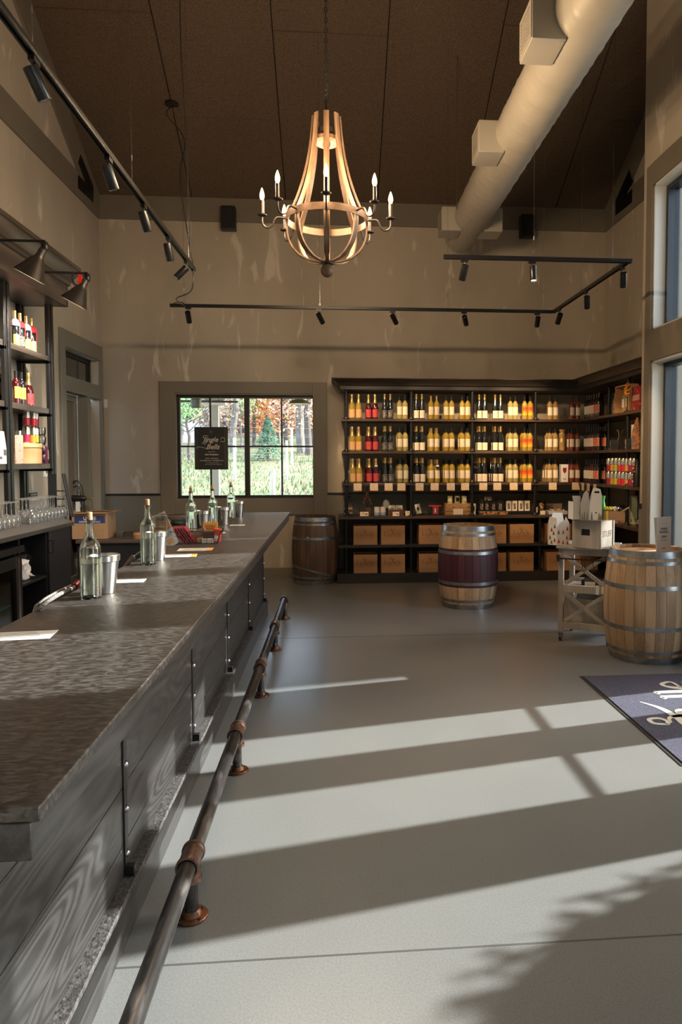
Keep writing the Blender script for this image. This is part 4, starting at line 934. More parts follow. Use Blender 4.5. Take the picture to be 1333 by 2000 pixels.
LB = {'cream': labelmat('cream_printed_label', (.80,.70,.55), (.40,.20,.12), .66), 'orange': labelmat('peach_orange_label', (.72,.40,.18), (.85,.62,.35), .6),
      'crimson': labelmat('crimson_label', (.55,.05,.06), (.85,.45,.35), .66), 'script': labelmat('white_script_on_black', (.012,.012,.013), (.75,.70,.62), .58),
      'amber': labelmat('amber_label', (.80,.45,.10), (.35,.15,.05), .66), 'pink': labelmat('magenta_orange_label', (.60,.10,.14), (.80,.40,.12), .52), 'brown': labelmat('tan_picture_label', (.62,.42,.20), (.15,.10,.06), .56)}
def grad_label():
    m, nt, p = _new('red_to_yellow_label'); L = nt.links.new; N = nt.nodes.new
    tc = N('ShaderNodeTexCoord'); sp_ = N('ShaderNodeSeparateXYZ'); L(tc.outputs['Object'], sp_.inputs[0]); mr = N('ShaderNodeMapRange'); mr.inputs[1].default_value = .075; mr.inputs[2].default_value = .13; L(sp_.outputs[2], mr.inputs[0])
    mx = N('ShaderNodeMix'); mx.data_type = 'RGBA'; L(mr.outputs[0], mx.inputs[0]); mx.inputs[6].default_value = (.85,.42,.03,1); mx.inputs[7].default_value = (.80,.05,.02,1); L(mx.outputs[2], p.inputs['Base Color']); p.inputs['Roughness'].default_value = .45; return m
LB['grad'] = grad_label()
_lab = {}
def bottle_meshes(shape, glass, capc, lab):
    key = (shape, glass, capc, lab)
    if key not in _lab:
        r = {'still': .0376, 'flute': .0389, 'spark': .0434}[shape]
        z0, z1 = {'still': (.055, .160), 'flute': (.012, .112), 'spark': (.020, .122)}[shape]
        b = mesh_of('glass', G().lathe(prof[shape], 18), GL[glass]); c = mesh_of('cap', G().lathe(cap[shape], 14), CP[capc])
        g = G().lathe([(r, z0), (r, z1)], 14, a0=-PI/2-.98, a1=-PI/2+.98).lathe([(r+.0004, z1), (r+.0004, z0)], 14, a0=-PI/2-.98, a1=-PI/2+.98)
        l = mesh_of('label', g, LB[lab])
        _lab[key] = (b, c, l)
    return _lab[key]
def place_bottle(kind, x, y, z, label, group, rz=0, s=1.0):
    b, c, l = bottle_meshes(*kind)
    o = link('wine_bottle', b, None, (x, y, z+.0004), (0,0,rz+rnd(-.08,.08))); o.scale = (s,s,s); tag(o, label, 'bottle', group)
    link('cap', c, o); link('label', l, o); return o
FAC = [((688,701), ('spark','clear_gold','gold','orange'), 'gold-foiled sparkling bottle with orange label'),
 ((720.5,733.5), ('spark','red','gold','crimson'), 'gold-foiled sparkling bottle with crimson label'),
 ((752,763), ('flute','dark','gold','script'), 'black flute bottle with white script'),
 ((781,792), ('still','clear','black','cream'), 'black-capped white wine bottle, first bay'),
 ((814,825), ('flute','dark','gold','cream'), 'dark flute bottle, second bay'),
 ((842.5,853.5), ('still','clear_gold','gold','cream'), 'gold-capped white wine bottle'),
 ((872,882.5), ('still','clear_gold','black','cream'), 'yellow wine bottle, middle of second bay'),
 ((903,914), ('still','clear_gold','black','cream'), 'yellow wine bottle beside second bay right post'),
 ((936.5,947), ('flute','dark','gold','cream'), 'dark flute bottle beside third bay left post'),
 ((967.5,978), ('flute','dark','gold','cream'), 'dark flute bottle, middle of third bay'),
 ((997,1007), ('still','clear','black','cream'), 'pale wine bottle, third bay'),
 ((1025,1035.5), ('still','clear_gold','black','grad'), 'bottle with red-to-yellow label'),
 ((1074,1085), ('still','pale','black','cream'), 'blush wine bottle, last bay'),
 ((1117,1128), ('still','rose','black','cream'), 'rose wine bottle, last bay')]
SHN = ['top', 'middle', 'bottom']; ROW = ['front row', 'second row', 'third row']
for si in range(3):
    for (pxs, kind, lb) in FAC:
        for j, px in enumerate(pxs):
            pxx = px+(.6*si if px < 900 else .3*si)
            for r in range(si+1):
                y = YS+.075+.088*r; x = at(pxx, 850, Y=YS+.075).x - (.008*r if r else 0) + rnd(-.002, .002)
                place_bottle(kind, x, y, zS[si], '%s, %s one, %s%s shelf' % (lb, ('left', 'right')[j], '' if si == 0 else ROW[r]+', ', SHN[si]), lb.split(',')[0].split(' beside')[0]+', on the back wall')
# right-hand return shelves: bottles turned to the room
RB = [('still','dark','black','cream'), ('still','red','black','cream'), ('still','dark','black','pink')]
for si in range(3):
    for q, (yy, kd, lb) in enumerate(((9.10, 0, 'dark wine bottle with cream label'), (8.93, 1, 'red wine bottle with cream label'), (8.76, 2, 'dark wine bottle with magenta label'))):
        for j in range(2):
            place_bottle(RB[kd], XS+.075+.0*j, yy-.082*j+.04, zS[si], '%s, %s one, %s shelf of the right wall' % (lb, ('far', 'near')[j], SHN[si]), 'bottles on the right wall shelves', rz=-PI/2+.35)
            if si: place_bottle(RB[kd], XS+.165, yy-.082*j+.04, zS[si], '%s, %s one behind, %s shelf of the right wall' % (lb, ('far', 'near')[j], SHN[si]), 'bottles on the right wall shelves', rz=-PI/2+.35)
# collars with neck tags on two bottles of the bottom shelf
for px, k in ((735, 'crimson sparkling bottle'), (855, 'gold-capped bottle')):
    p = at(px, 910, Y=YS+.03); t = tag(add('neck_tag', G().box(-.026, .026, -.002, 0, -.035, .02).tf(Matrix.Rotation(-.1, 4, 'X')), M['black'], bevel=.001, loc=(p.x, YS+.022, p.z)), 'small black award tag hanging on the neck of a %s' % k, 'tag')
    add('print', G().box(-.018, .018, -.0028, -.002, -.012, .012), M['white'], t)
# price cards on the bottom shelf edge
CP_X = [699, 731, 759.5, 784.5, 820, 849.5, 881, 909, 944.5, 972, 1004, 1030.5, 1080.5, 1125.5]
M['pcard'] = mat('price_card_print', (.80,.66,.52), .5, c2=(.42,.30,.24), scale=120, st=(.6,1,2.5), detail=1, lo=.60, hi=.64)
pc_mesh = mesh_of('card', G().box(-.052, .052, -.0015, 0, -.098, 0), M['pcard']); ps_mesh = mesh_of('strip', G().box(-.052, .052, -.0022, -.0015, -.098, -.086), M['orange'])
for i, px in enumerate(CP_X):
    p = at(px, 943, Y=YS-.004); o = link('price_card', pc_mesh, None, (p.x, YS-.004, zS[2]-.004)); link('orange_strip', ps_mesh, o)
    tag(o, '%s cream price card from the left hanging below the bottom bottle shelf' % ORD[i], 'price card', 'price cards on the shelf edge')
for i, yy in enumerate((9.05, 8.85, 8.62)):
    o = link('price_card', pc_mesh, None, (XS-.004, yy, zS[2]-.004), (0,0,-PI/2)); link('orange_strip', ps_mesh, o)
    tag(o, '%s price card from the corner on the right wall shelf edge' % ORD[i], 'price card', 'price cards on the shelf edge')
# cans stacked two high on the bottom right shelf
CC = [(.45,.03,.06), (.75,.35,.05), (.55,.60,.08), (.75,.05,.06), (.70,.04,.05), (.75,.32,.08), (.40,.03,.10), (.75,.06,.12)]
cn = ['dark red', 'amber', 'lime', 'red', 'scarlet', 'orange', 'plum', 'pink']
can_b = mesh_of('can', G().lathe([(0,.003),(.020,.003),(.024,0),(.0285,.008),(.0285,.146),(.0255,.154),(.0245,.156),(.021,.153),(0,.153)], 16), M['steel'])
canm = [mesh_of('band', G().lathe([(.0288,.010),(.0288,.078)], 16), mat('can_'+n_.replace(' ', '_'), c_, .35, metal=.2)) for c_, n_ in zip(CC, cn)]
canp = mesh_of('print', G().lathe([(.0288,.085),(.0288,.142)], 10, a0=-PI/2-.6, a1=-PI/2+.6), mat('can_print', (.72,.72,.70), .35, metal=.4, c2=(.12,.12,.14), scale=160, lo=.56, hi=.6))
def put_can(k, x, y, z, label, grp, rz=0):
    o = link('drink_can', can_b, None, (x, y, z+.0003), (0,0,rz)); link('band', canm[k], o); link('print', canp, o); return tag(o, label, 'can', grp)
for lvl in range(2):
    for k in range(8):
        yy = at(1191+7.1*k, 930, X=XS+.05).y
        put_can(k, XS+.045, yy, zS[2]+.157*lvl, '%s drink can in the %s layer on the right wall shelf' % (cn[k], ('lower', 'upper')[lvl]), 'drink cans stacked on the right wall shelf', rz=-PI/2)
# ================================================================== CHANDELIER
CHAND = 22
cp = Vector((-.045, 5.0, 0))
ch = thing('chandelier', 'round wood-stave chandelier with eight lit candle bulbs hanging in the room', 'chandelier', (cp.x, cp.y, 2.86))
def Zc(z): return z-2.86
prof_s = [(.092,3.925),(.098,3.86),(.108,3.76),(.124,3.66),(.146,3.56),(.172,3.47),(.204,3.38),(.240,3.30),(.266,3.24),(.272,3.18),(.262,3.11),(.236,3.05),(.19,3.0),(.13,2.968),(.06,2.955),(.032,2.953)]
for i in range(8):
    a = 2*PI*i/8 + PI/2 + PI
    P = smooth_path([(r, 0, Zc(z)) for r, z in prof_s], 2); w, th = .0185, .0055; vs = []
    for k, p in enumerate(P):
        d = (P[min(k+1, len(P)-1)]-P[max(k-1, 0)]).normalized(); nn = Vector((d.z, 0, -d.x))
        ww = w*(1 if k < len(P)-5 else .72)
        for sx, sy in ((1,-1),(1,1),(-1,1),(-1,-1)): vs.append(p+nn*th*sx+Vector((0,ww*sy,0)))
    fs = [(k*4+j, k*4+(j+1) % 4, k*4+4+(j+1) % 4, k*4+4+j) for k in range(len(P)-1) for j in range(4)]+[(3,2,1,0), tuple(4*(len(P)-1)+j for j in range(4))]
    add('stave', G().faces(vs, fs).tf(Matrix.Rotation(a, 4, 'Z')), M['chand_wood'], ch)
def band(r, z0, z1, m, nm='ring', t_=.004): return add(nm, G().lathe([(r, Zc(z0)), (r+t_, Zc(z0)), (r+t_, Zc(z1)), (r, Zc(z1)), (r, Zc(z0))], 64), m, ch)
band(.276, 3.215, 3.262, M['bronze']); band(.078, 3.80, 3.83, M['iron'])
add('hub', G().lathe([(0, Zc(3.74)), (.07, Zc(3.74)), (.088, Zc(3.755)), (.088, Zc(3.78)), (0, Zc(3.785))], 28), M['chand_wood'], ch)
add('bottom_plate', G().lathe([(0, Zc(2.940)), (.044, Zc(2.940)), (.046, Zc(2.947)), (.03, Zc(2.962)), (0, Zc(2.964))], 28), M['iron'], ch)
add('ball_finial', G().lathe([(.0455*math.sin(PI*k/12), Zc(2.895)-.0455*math.cos(PI*k/12)) for k in range(13)], 24), M['chand_wood'], ch)
arm_p = [(.280, 3.24), (.33, 3.245), (.352, 3.23), (.368, 3.195), (.395, 3.175), (.425, 3.185), (.437, 3.215), (.437, 3.25)]
for i in range(8):
    a = 2*PI*i/8 + PI/2; rot = Matrix.Rotation(a, 4, 'Z')
    arm = add('arm', G().tube(smooth_path([(r, 0, Zc(z)) for r, z in arm_p], 5), .0068, 10).tf(rot), M['iron'], ch)
    add('candle_cup', G().lathe([(0, Zc(3.246)), (.012, Zc(3.247)), (.030, Zc(3.255)), (.032, Zc(3.262)), (.029, Zc(3.262)), (.014, Zc(3.256)), (.014, Zc(3.275)), (.0125, Zc(3.280)), (.0125, Zc(3.355)), (0, Zc(3.355))], 18, (.437, 0, 0)).tf(rot), M['iron'], arm)
    add('bulb', G().lathe([(.006, Zc(3.355)), (.011, Zc(3.362)), (.0165, Zc(3.380)), (.0155, Zc(3.398)), (.010, Zc(3.416)), (.0045, Zc(3.432)), (0, Zc(3.440))], 14, (.437, 0, 0)).tf(rot), M['candle'], arm)
    if i % 1 == 0:
        l = bpy.data.lights.new('bulb_light', 'POINT'); l.energy = CHAND; l.color = (1.0,.70,.42); l.shadow_soft_size = .02
        lo = bpy.data.objects.new('bulb_light', l); COL.objects.link(lo); lo.parent = ch; lo.location = rot @ Vector((.437, 0, Zc(3.46)))
# chain
zt_ = zc(cp.y); g = G()
add('stem', G().cyl((0,0,Zc(3.785)), (0,0,Zc(4.0)), .006, n=10).cyl((0,0,Zc(2.96)), (0,0,Zc(3.74)), .006, n=10), M['iron'], ch)
n_l = int((zt_-4.0)/.034); link_me = mesh_of('chain_link', G().tube([(math.cos(q)*.009, 0, math.sin(q)*.021) for q in [2*PI*k/12 for k in range(13)]], .0026, 5, False), M['iron'])
g = G(); bm = g.b
for k in range(n_l):
    z = Zc(4.0)+.02+k*.034; rr = (k % 2)*PI/2
    g.tube([(math.cos(q)*.009*math.cos(rr), math.cos(q)*.009*math.sin(rr), z+math.sin(q)*.0205) for q in [2*PI*j/9 for j in range(10)]], .0036, 4, False)
o = add('chain', g, M['black'], ch); o['kind'] = 'stuff'
add('ceiling_canopy', G().lathe([(0, 0), (.06, 0), (.065, .01), (.06, .02), (0, .02)], 24, (0, 0, Zc(zt_)-.01)), M['iron'], ch)
# ================================================================== TRACK LIGHTS
ZTR = 3.25
pB0, pB1 = at(335, 597, Z=ZTR), at(1085, 607, Z=ZTR); YBt = 7.9; XC = 2.44
pD1 = at(1230, 508, Z=ZTR); pD0 = at(868, 502, Z=ZTR); YDt = (pD0.y+pD1.y)/2
pA1 = at(378, 525, Z=ZTR); XA = pA1.x
def track(name, label, p0, p1):
    p0, p1 = Vector(p0), Vector(p1); mid = (p0+p1)/2; L_2 = (p1-p0).length/2; rz = math.atan2((p1-p0).y, (p1-p0).x)
    t = thing(name, label, 'track', mid, rz)
    add('rail', G().box(-L_2, L_2, -.018, .018, -.010, .012).box(-L_2, L_2, -.018, -.008, -.020, -.010).box(-L_2, L_2, .008, .018, -.020, -.010), M['rail_black'], t, bevel=.0015)
    add('end_cap', G().box(-L_2-.006, -L_2, -.019, .019, -.021, .013), M['rail_black'], t); add('end_cap', G().box(L_2, L_2+.006, -.019, .019, -.021, .013), M['rail_black'], t)
    return t
YBl = (pB0.y+pB1.y)/2
tB = track('lighting_track', 'long black lighting track hanging across the room before the back wall', (pB0.x, YBl, ZTR), (XC-.018, YBl, ZTR))
tC = track('lighting_track', 'black lighting track running from the far track toward the camera at right', (XC, YBl+.0, ZTR), (XC, YDt+.022, ZTR))
tD = track('lighting_track', 'short black lighting track nearer the camera below the duct', (pD0.x, YDt, ZTR), (XC+.02, YDt, ZTR))
tA = track('lighting_track', 'long black lighting track over the bar on the left', (XA, 1.6, ZTR), (XA, pA1.y, ZTR))
def suspender(t, x, y):
    inv = t.matrix_basis.inverted() if False else (Matrix.Translation(t.location) @ Matrix.Rotation(t.rotation_euler.z, 4, 'Z')).inverted()
    a = inv @ Vector((x, y, ZTR+.03)); z1 = zc(y)-ZTR
    g = G().tube([a+Vector((.009*math.cos(q), 0, .009*math.sin(q))) for q in [2*PI*k/8 for k in range(9)]], .002, 5, False)
    g.cyl(a+Vector((0,0,.01)), a+Vector((0,0,.13)), .0014, n=5).cyl(a+Vector((.008,0,.01)), a+Vector((.002,0,.12)), .0014, n=5)
    g.cyl(a+Vector((0,0,.12)), a+Vector((0,0,z1-.03)), .0012, n=5).cyl(a+Vector((0,0,.12)), a+Vector((0,0,.15)), .004, n=6).cyl(a+Vector((.002,0,.15)), a+Vector((.012,0,.22)), .0012, n=5)
    add('hanger', g, M['bolt'], t)
for x in (pB0.x+.14, at(625, 600, Y=YBl).x, at(875, 600, Y=YBl).x, at(1062, 600, Y=YBl).x): suspender(tB, x, YBl)
for y in (7.0, 6.2): suspender(tC, XC, y)
suspender(tD, at(1043, 500, Y=YDt).x, YDt)
for y in (at(63, 80, X=XA).y, at(258, 350, X=XA).y, 6.2): suspender(tA, XA, y)
can_g = G().lathe([(0, .012), (.026, .012), (.0285, .010), (.0285, -.112), (.0275, -.1135), (.0255, -.1135), (.0245, -.100)], 28)
head_me = mesh_of('housing', can_g, M['rail_black'])
lens_on = mesh_of('lens', G().lathe([(0, -.101), (.0245, -.101)], 24), M['lamp_lit']); lens_off = mesh_of('lens', G().lathe([(0, -.101), (.0245, -.101)], 24), M['lamp_dim'])
ad_me = mesh_of('adapter', G().box(-.030, .030, -.013, .013, -.042, -.020).cyl((0,0,-.042), (0,0,-.105), .0045, n=8), M['rail_black'])
def head(x, y, aim, lit, label, power=None, size=.8, cyl_=0):
    t = thing('track_spotlight', label, 'spotlight', (x, y, ZTR-.0), 0, 'black cylinder spotlights on the tracks')
    ad = link('adapter', ad_me, t)
    if abs(x-XA) < .05 or (abs(x-XC) < .01): ad.rotation_euler = (0,0,PI/2)
    q = Vector(aim).normalized().to_track_quat('-Z', 'Y').to_euler()
    s_ = Vector((0,0,-.10)); off = Vector(aim).normalized()*.045
    side = Vector((0,0,-.10))
    h = link('housing', head_me, t, (.0, -.034, -.085), q)
    link('lens', lens_on if lit else lens_off, h)
    ax = Vector(aim).normalized()
    l = bpy.data.lights.new('spot_light', 'SPOT'); l.energy = power if power is not None else SPOT; l.color = (1.0,.66,.36); l.spot_size = size; l.spot_blend = .7; l.shadow_soft_size = .02
    lo = bpy.data.objects.new('spot_light', l); COL.objects.link(lo); lo.parent = h; lo.location = (0, 0, -.125)
    return t
SPOT = 70
# across the back: aimed at the shelves
nm = ['leftmost', 'second', 'third', 'fourth', 'fifth']
for k, (px, aim, lit, pw) in enumerate(((368, (.05, .9, -1.2), True, 40), (623, (.55, 1.0, -.95), True, 120), (767, (.62, 1.1, -.85), True, 95), (907, (.45, 1.1, -.85), True, 95), (1050, (.15, 1.1, -.85), False, 110))):
    x = at(px, 605, Y=YBl, ).x; head(x, YBl, aim, lit, '%s black spotlight on the long track before the back wall' % nm[k], pw)
head(XC, at(1090, 607, X=XC).y-.06, (-.05, 1.0, -.9), False, 'black spotlight at the corner where the two right tracks meet', 90)
head(XC, at(1145, 568, X=XC).y, (.35, .9, -1.1), False, 'black spotlight in the middle of the right connecting track', 90)
head(XC, at(1216, 520, X=XC).y, (.30, .8, -1.3), False, 'black spotlight at the near end of the right connecting track', 45)
head(at(908, 505, Y=YDt).x, YDt, (-.25, .8, -1.4), False, 'left black spotlight on the short track below the duct', 40)
head(at(1040, 505, Y=YDt).x, YDt, (.0, -.25, -1.4), True, 'right lit spotlight on the short track below the duct', 22)
for k, (px, py, aim, lit) in enumerate(((66, 100, (.35, .35, -.9), True), (212, 300, (.25, .30, -1.0), True), (281, 402, (.25, .3, -1.1), True), (329, 470, (.15, .2, -1.1), True), (364, 512, (-.7, -.2, -.8), True))):
    y = at(px, py, X=XA).y; head(XA, y, aim, lit, '%s black spotlight from the camera on the left track' % ORD[k], 26)
for k, y in enumerate((2.0,)): pass
# power cord drooping from the ceiling canopy to the tracks
c0 = at(337, 258, Y=8.60); c0.z = zc(8.6)-.02
g = G().lathe([(0, 0), (.075, 0), (.075, .02), (0, .02)], 24, (c0.x, c0.y, zc(c0.y)-.03))
t = thing('power_cord', 'thin black power cord dropping from a round ceiling plate to the track ends', 'cord', (0,0,0))
add('ceiling_plate', g, M['black'], t)
cA = Vector((XA, pA1.y-.02, ZTR+.02)); top_ = Vector((XA-.05, pA1.y-.1, zc(pA1.y)-.05))
add('cord', G().tube(smooth_path([c0+Vector((0,0,-.02)), c0+Vector((.05,-.5,-.35)), Vector((XA-.18, pA1.y+.6, 4.6)), Vector((XA-.1, pA1.y+.0, 4.0)), cA]), .005, 6), M['black'], t)
add('cord', G().tube(smooth_path([cA, cA+Vector((-.02,.03,-.2)), Vector((pB0.x+.25, YBl-.9, 3.12)), Vector((pB0.x+.17, YBl-.1, 3.22)), Vector((pB0.x+.12, YBl, ZTR+.03)), Vector((pB0.x+.03, YBl, ZTR+.02))]), .005, 6), M['black'], t)
add('cord', G().tube(smooth_path([top_, Vector((XA-.06, pA1.y-.1, 5.2)), Vector((XA-.02, pA1.y-.1, 4.2)), cA+Vector((0,-.1,.02))]), .004, 6), M['black'], t)
# ================================================================== DUCT
DX, DZ, DR = 1.575, 4.375, .205; y0d, y1d = -3.0, 8.95
du = thing('spiral_duct', 'round cream spiral air duct hanging below the ceiling along the right', 'duct', (DX, 3, DZ))
vs = []; N_ = 40; ny = int((y1d-y0d)/.022); pitch = .145
for j in range(ny+1):
    y = y0d+(y1d-y0d)*j/ny
    for i in range(N_):
        a = 2*PI*i/N_; ph = ((y/pitch+a/(2*PI)) % 1.0); r = DR+(.0045 if ph < .10 else 0)
        vs.append((r*math.cos(a), y-3, r*math.sin(a)))
fs = [(j*N_+i, j*N_+(i+1) % N_, (j+1)*N_+(i+1) % N_, (j+1)*N_+i) for j in range(ny) for i in range(N_)]
add('pipe', G().faces(vs, fs+[tuple(ny*N_+i for i in range(N_))]), M['duct'], du, sm=50)
M['grille'] = mat('grille_dark', (.03,.028,.026), .6)
def outlet(y, sides):
    for s_ in sides:
        xo = s_*(DX-1.228); x0, x1 = (-abs(xo), -.13) if s_ < 0 else (.13, abs(xo)); z0, z1 = 4.20-DZ, 4.465-DZ; w = .30
        b = add('outlet_box', G().box(x0, x1, y-3, y-3+w, z0, z1), M['duct'], du, bevel=.003)
        xe = x0 if s_ < 0 else x1
        add('grille_frame', ring(G(), y-3+.012, y-3+w-.012, z0+.012, z1-.012, .028, 0, .006).tf(Matrix(((0, s_, 0, xe),(1,0,0,0),(0,0,1,0),(0,0,0,1)))), M['duct'], b)
        g = G().box(xe-(.0 if s_ < 0 else .0015), xe+(.0 if s_ > 0 else .0)+.0015*(1 if s_ > 0 else 0), y-3+.04, y-3+w-.04, z0+.04, z1-.04)
        g = G().box(min(xe, xe+s_*.0015), max(xe, xe+s_*.0015), y-3+.04, y-3+w-.04, z0+.04, z1-.04)
        add('grille_opening', g, M['grille'], b)
        for k in range(8):
            zz = z0+.05+k*.0215; add('louvre', G().box(min(xe+s_*.001, xe+s_*.006), max(xe+s_*.001, xe+s_*.006), y-3+.04, y-3+w-.04, zz, zz+.006, Matrix.Rotation(s_*.5, 3, 'Y')), M['duct'], b)
        g = G(); xf = -.135 if s_ < 0 else .135
        add('flange', G().box(xf-.035, xf+.0, y-3+.02, y-3+w-.02, z0-.002, z0), M['duct'], b)
outlet(4.46, (-1,)); outlet(6.10, (-1,)); outlet(8.18, (-1, 1)); outlet(2.6, (-1,))
for k, (x, y) in enumerate(((-.21, 8.0), (-.21, 4.95), (.21, 4.95))):
    add('hanger_rod', G().cyl((x, y-3, 0), (x, y-3, zc(y)-DZ), .004, n=6), M['bolt'], du)
# ================================================================== SPEAKERS, WALL PLATES
def speaker(px, py, label):
    p = at(px, py, Y=YB-.2); t = thing('wall_speaker', label, 'speaker', (p.x, YB-.2, p.z))
    add('cabinet', G().prism([(-.092,-.148),(.092,-.148),(.092,.135),(.075,.15),(-.075,.15),(-.092,.135)], -.0, .12, 'y'), M['black'], t, bevel=.006)
    add('mesh_grille', G().box(-.08, .08, -.006, 0, -.13, .13), mat('speaker_cloth', (.006,.006,.007), .8), t, bevel=.003)
    add('bracket', G().box(-.02, .02, .12, .172, -.02, .02), M['black'], t)
    add('badge', G().box(-.008, .008, -.008, -.006, -.118, -.112), M['bolt'], t)
speaker(446, 424, 'small black speaker high on the back wall left of the chandelier')
speaker(1032, 440, 'small black speaker high on the back wall right of the duct')
def plate_at(p, ax, label, w=.045, h=.085, gr=None):
    t = thing('wall_switch', label, 'switch', p)
    if ax == 'y': add('plate', G().box(-w, w, -.006, 0, -h, h), M['white'], t, bevel=.002); add('rocker', G().box(-.014, .014, -.010, -.006, -.034, .034), M['cream'], t, bevel=.001)
    else: add('plate', G().box(0, .006, -w, w, -h, h), M['white'], t, bevel=.002); add('rocker', G().box(.006, .010, -.03, -.006, -.034, .034).box(.006, .0085, .008, .034, -.038, .038), M['satin_black'], t, bevel=.001)
p = at(204.5, 788, Y=YB); plate_at((p.x+.0, YB, p.z), 'y', 'small white wall switch on the back wall beside the left door', .035, .055)
p = at(91, 918, X=XL); plate_at((XL, p.y, p.z), 'x', 'white switch plate with dark rocker under the lowest back bar shelf', .09, .07)
# ================================================================== LEFT SHELF THINGS
XLs = -2.84
def lb_at(px, z, X=XLs): 
    # the point of the line X=const, height z seen at column px
    lo, hi = 3.0, 12.0
    for _ in range(40):
        m_ = (lo+hi)/2; d = Vector((X, m_, z-H)); xx = CX+F*d.dot(RT)/d.dot(FW)
        if xx < px: lo = m_
        else: hi = m_
    return lo
M['redcloth'] = mat('red_felt', (.62,.01,.02), .8); M['pinkcloth'] = mat('pink_felt', (.80,.50,.48), .8)
def scarf(o, m, tagged):
    t = add('scarf', G().lathe([(.0165,.252),(.024,.248),(.042,.222),(.0425,.205),(.0395,.19),(.0385,.205),(.036,.222),(.0165,.236)], 16), m, o)
    add('scarf_end', G().box(.036, .043, -.016, .016, .12, .20), m, o)
    if tagged: add('medal', G().cyl((.044, -.01, .12), (.048, -.01, .12), .024, n=18), mat('medal_pink', (.7,.45,.42), .5), o)
LBOT = [(3, 0, 'amber', 'pinkcloth', 'first'), (29, 0, 'amber', 'pinkcloth', 'second'), (39.5, 0, 'script', 'redcloth', 'third'), (51.5, 0, 'amber', 'pinkcloth', 'fourth'), (62, 0, 'brown', 'redcloth', 'fifth')]
for px, _, lab, sc_, nm_ in LBOT:
    y = lb_at(px, shz[0]+.15); o = place_bottle(('flute','dark','gold',lab), XLs, y, shz[0], '%s gold-capped dark bottle from the left, with a %s scarf, back bar top shelf' % (nm_, 'red' if sc_ == 'redcloth' else 'pink'), 'scarfed bottles on the back bar shelf', rz=PI/2-.5)
    scarf(o, M[sc_], nm_ in ('third', 'fourth'))
for px, kd, lb in ((4.5, ('still','dark','gold','crimson'), 'gold-capped dark bottle with red label left of the post, back bar'), (31.5, ('still','red','black','amber'), 'red wine bottle with amber label, second back bar shelf'), (42, ('still','dark','black','amber'), 'black-capped dark bottle with amber label, second back bar shelf'), (56, ('spark','red','gold','crimson'), 'crimson sparkling bottle with gold foil neck, second back bar shelf')):
    y = lb_at(px, shz[1]+.1); place_bottle(kd, XLs, y, shz[1], lb, 'bottles on the second back bar shelf', rz=PI/2-.5, s=1.0)
y = lb_at(-6, shz[1]+.1); place_bottle(('still','dark','black','brown'), XLs, y, shz[1], 'dark bottle with tan label at the left frame edge, back bar', 'bottles on the second back bar shelf', rz=PI/2-.5)
# third shelf: round box, cans, slim carton, glass stack, dark boxes, picture card
zt3 = shz[2]
yb_ = lb_at(58, zt3+.1)
t = thing('round_box', 'round pale bentwood box with lid on the back bar shelf', 'box', (XLs-.02, yb_, zt3+.0005))
M['bentwood'] = wood('bentwood', (.55,.33,.15), (.70,.46,.24), 'x', .45, rings=10, sc=2, bump=.05, orand=0)
add('body', G().lathe([(0,0),(.122,0),(.122,.145),(0,.145)], 40), M['bentwood'], t); add('lid', G().lathe([(0,.187),(.125,.187),(.127,.184),(.127,.148),(.1225,.148)], 40), M['bentwood'], t)
ztop = zt3+.1885
for lvl in range(2):
    for k, (px, c_) in enumerate(((54, 0 if lvl else 6), (64.5, 4 if lvl else 1), (71.5, 6 if lvl else 2))):
        y = lb_at(px, ztop+.1+.157*lvl); put_can(c_, XLs+(-.01 if k != 1 else .0), y if k < 2 else y, ztop+.157*lvl, '%s drink can %s, %s from left, on the round wooden box' % (cn[c_], ('below', 'on top')[lvl], ORD[k]), 'drink cans on the round box', rz=PI/2-.5)
put_can(6, XLs-.075, lb_at(50, ztop+.1, XLs-.075), ztop, 'plum drink can standing behind the others on the round wooden box', 'drink cans on the round box', rz=PI/2-.5)
y = lb_at(37.5, zt3+.15, XLs+.06)
t = thing('slim_carton', 'tall slim pink printed carton with silver top beside the round box', 'carton', (XLs+.06, y, zt3+.0005), .3)
add('body', G().box(-.03, .03, -.03, .03, 0, .25), mat('pink_carton', (.80,.56,.48), .45, c2=(.55,.25,.1), scale=60, lo=.62, hi=.66), t, bevel=.001); add('cap', G().lathe([(.024,.25),(.026,.252),(.026,.29),(0,.29)], 18), M['steel'], t)
yg = lb_at(83, zt3+.1, XLs+.03)
M['tumbler'] = thin_glass('drinking_glass', (.92,.94,.94), 2.2)
tum = mesh_of('tumbler', G().lathe([(0,.003),(.022,0),(.030,.02),(.034,.05),(.032,.085),(.031,.085),(.033,.05),(.028,.02),(0,.006)], 18), M['tumbler'])
for k in range(4):
    o = link('stemless_glass', tum, None, (XLs+.03, yg, zt3+.0005+.0865*k)); tag(o, '%s stemless glass up in the stack at the right end of the shelf' % ORD[k], 'glass', 'stacked stemless glasses')
for k, (dx, m_, nm_) in enumerate(((88, mat('plum_box', (.10,.02,.05), .3, coat=.4), 'plum'), (93, M['black'], 'black'), (99, M['white'], 'white'))):
    y = lb_at(dx, zt3+.08, XLs+.05); t = tag(add('gift_box', G().box(-.05, .05, -.022, .022, 0, .165), m_, bevel=.004, loc=(XLs+.03, y, zt3+.0006), rot=(0,0,.1)), '%s slim gift box next to the glass stack, back bar shelf' % nm_, 'box')
    add('print', G().box(.0501, .0505, -.006, .006, .04, .13), M['cream'], t)
y0_ = lb_at(6, zt3+.1, XLs+.08)
t = thing('picture_card', 'tall white triangular easel card with black print left of the shelf post', 'card', (XLs+.09, y0_-.02, zt3+.0005))
add('panel', G().prism([(-.14,0),(.085,0),(.015,.27),(-.08,.27)], 0, .004, 'x'), mat('pale_blue_card', (.66,.70,.78), .5), t)
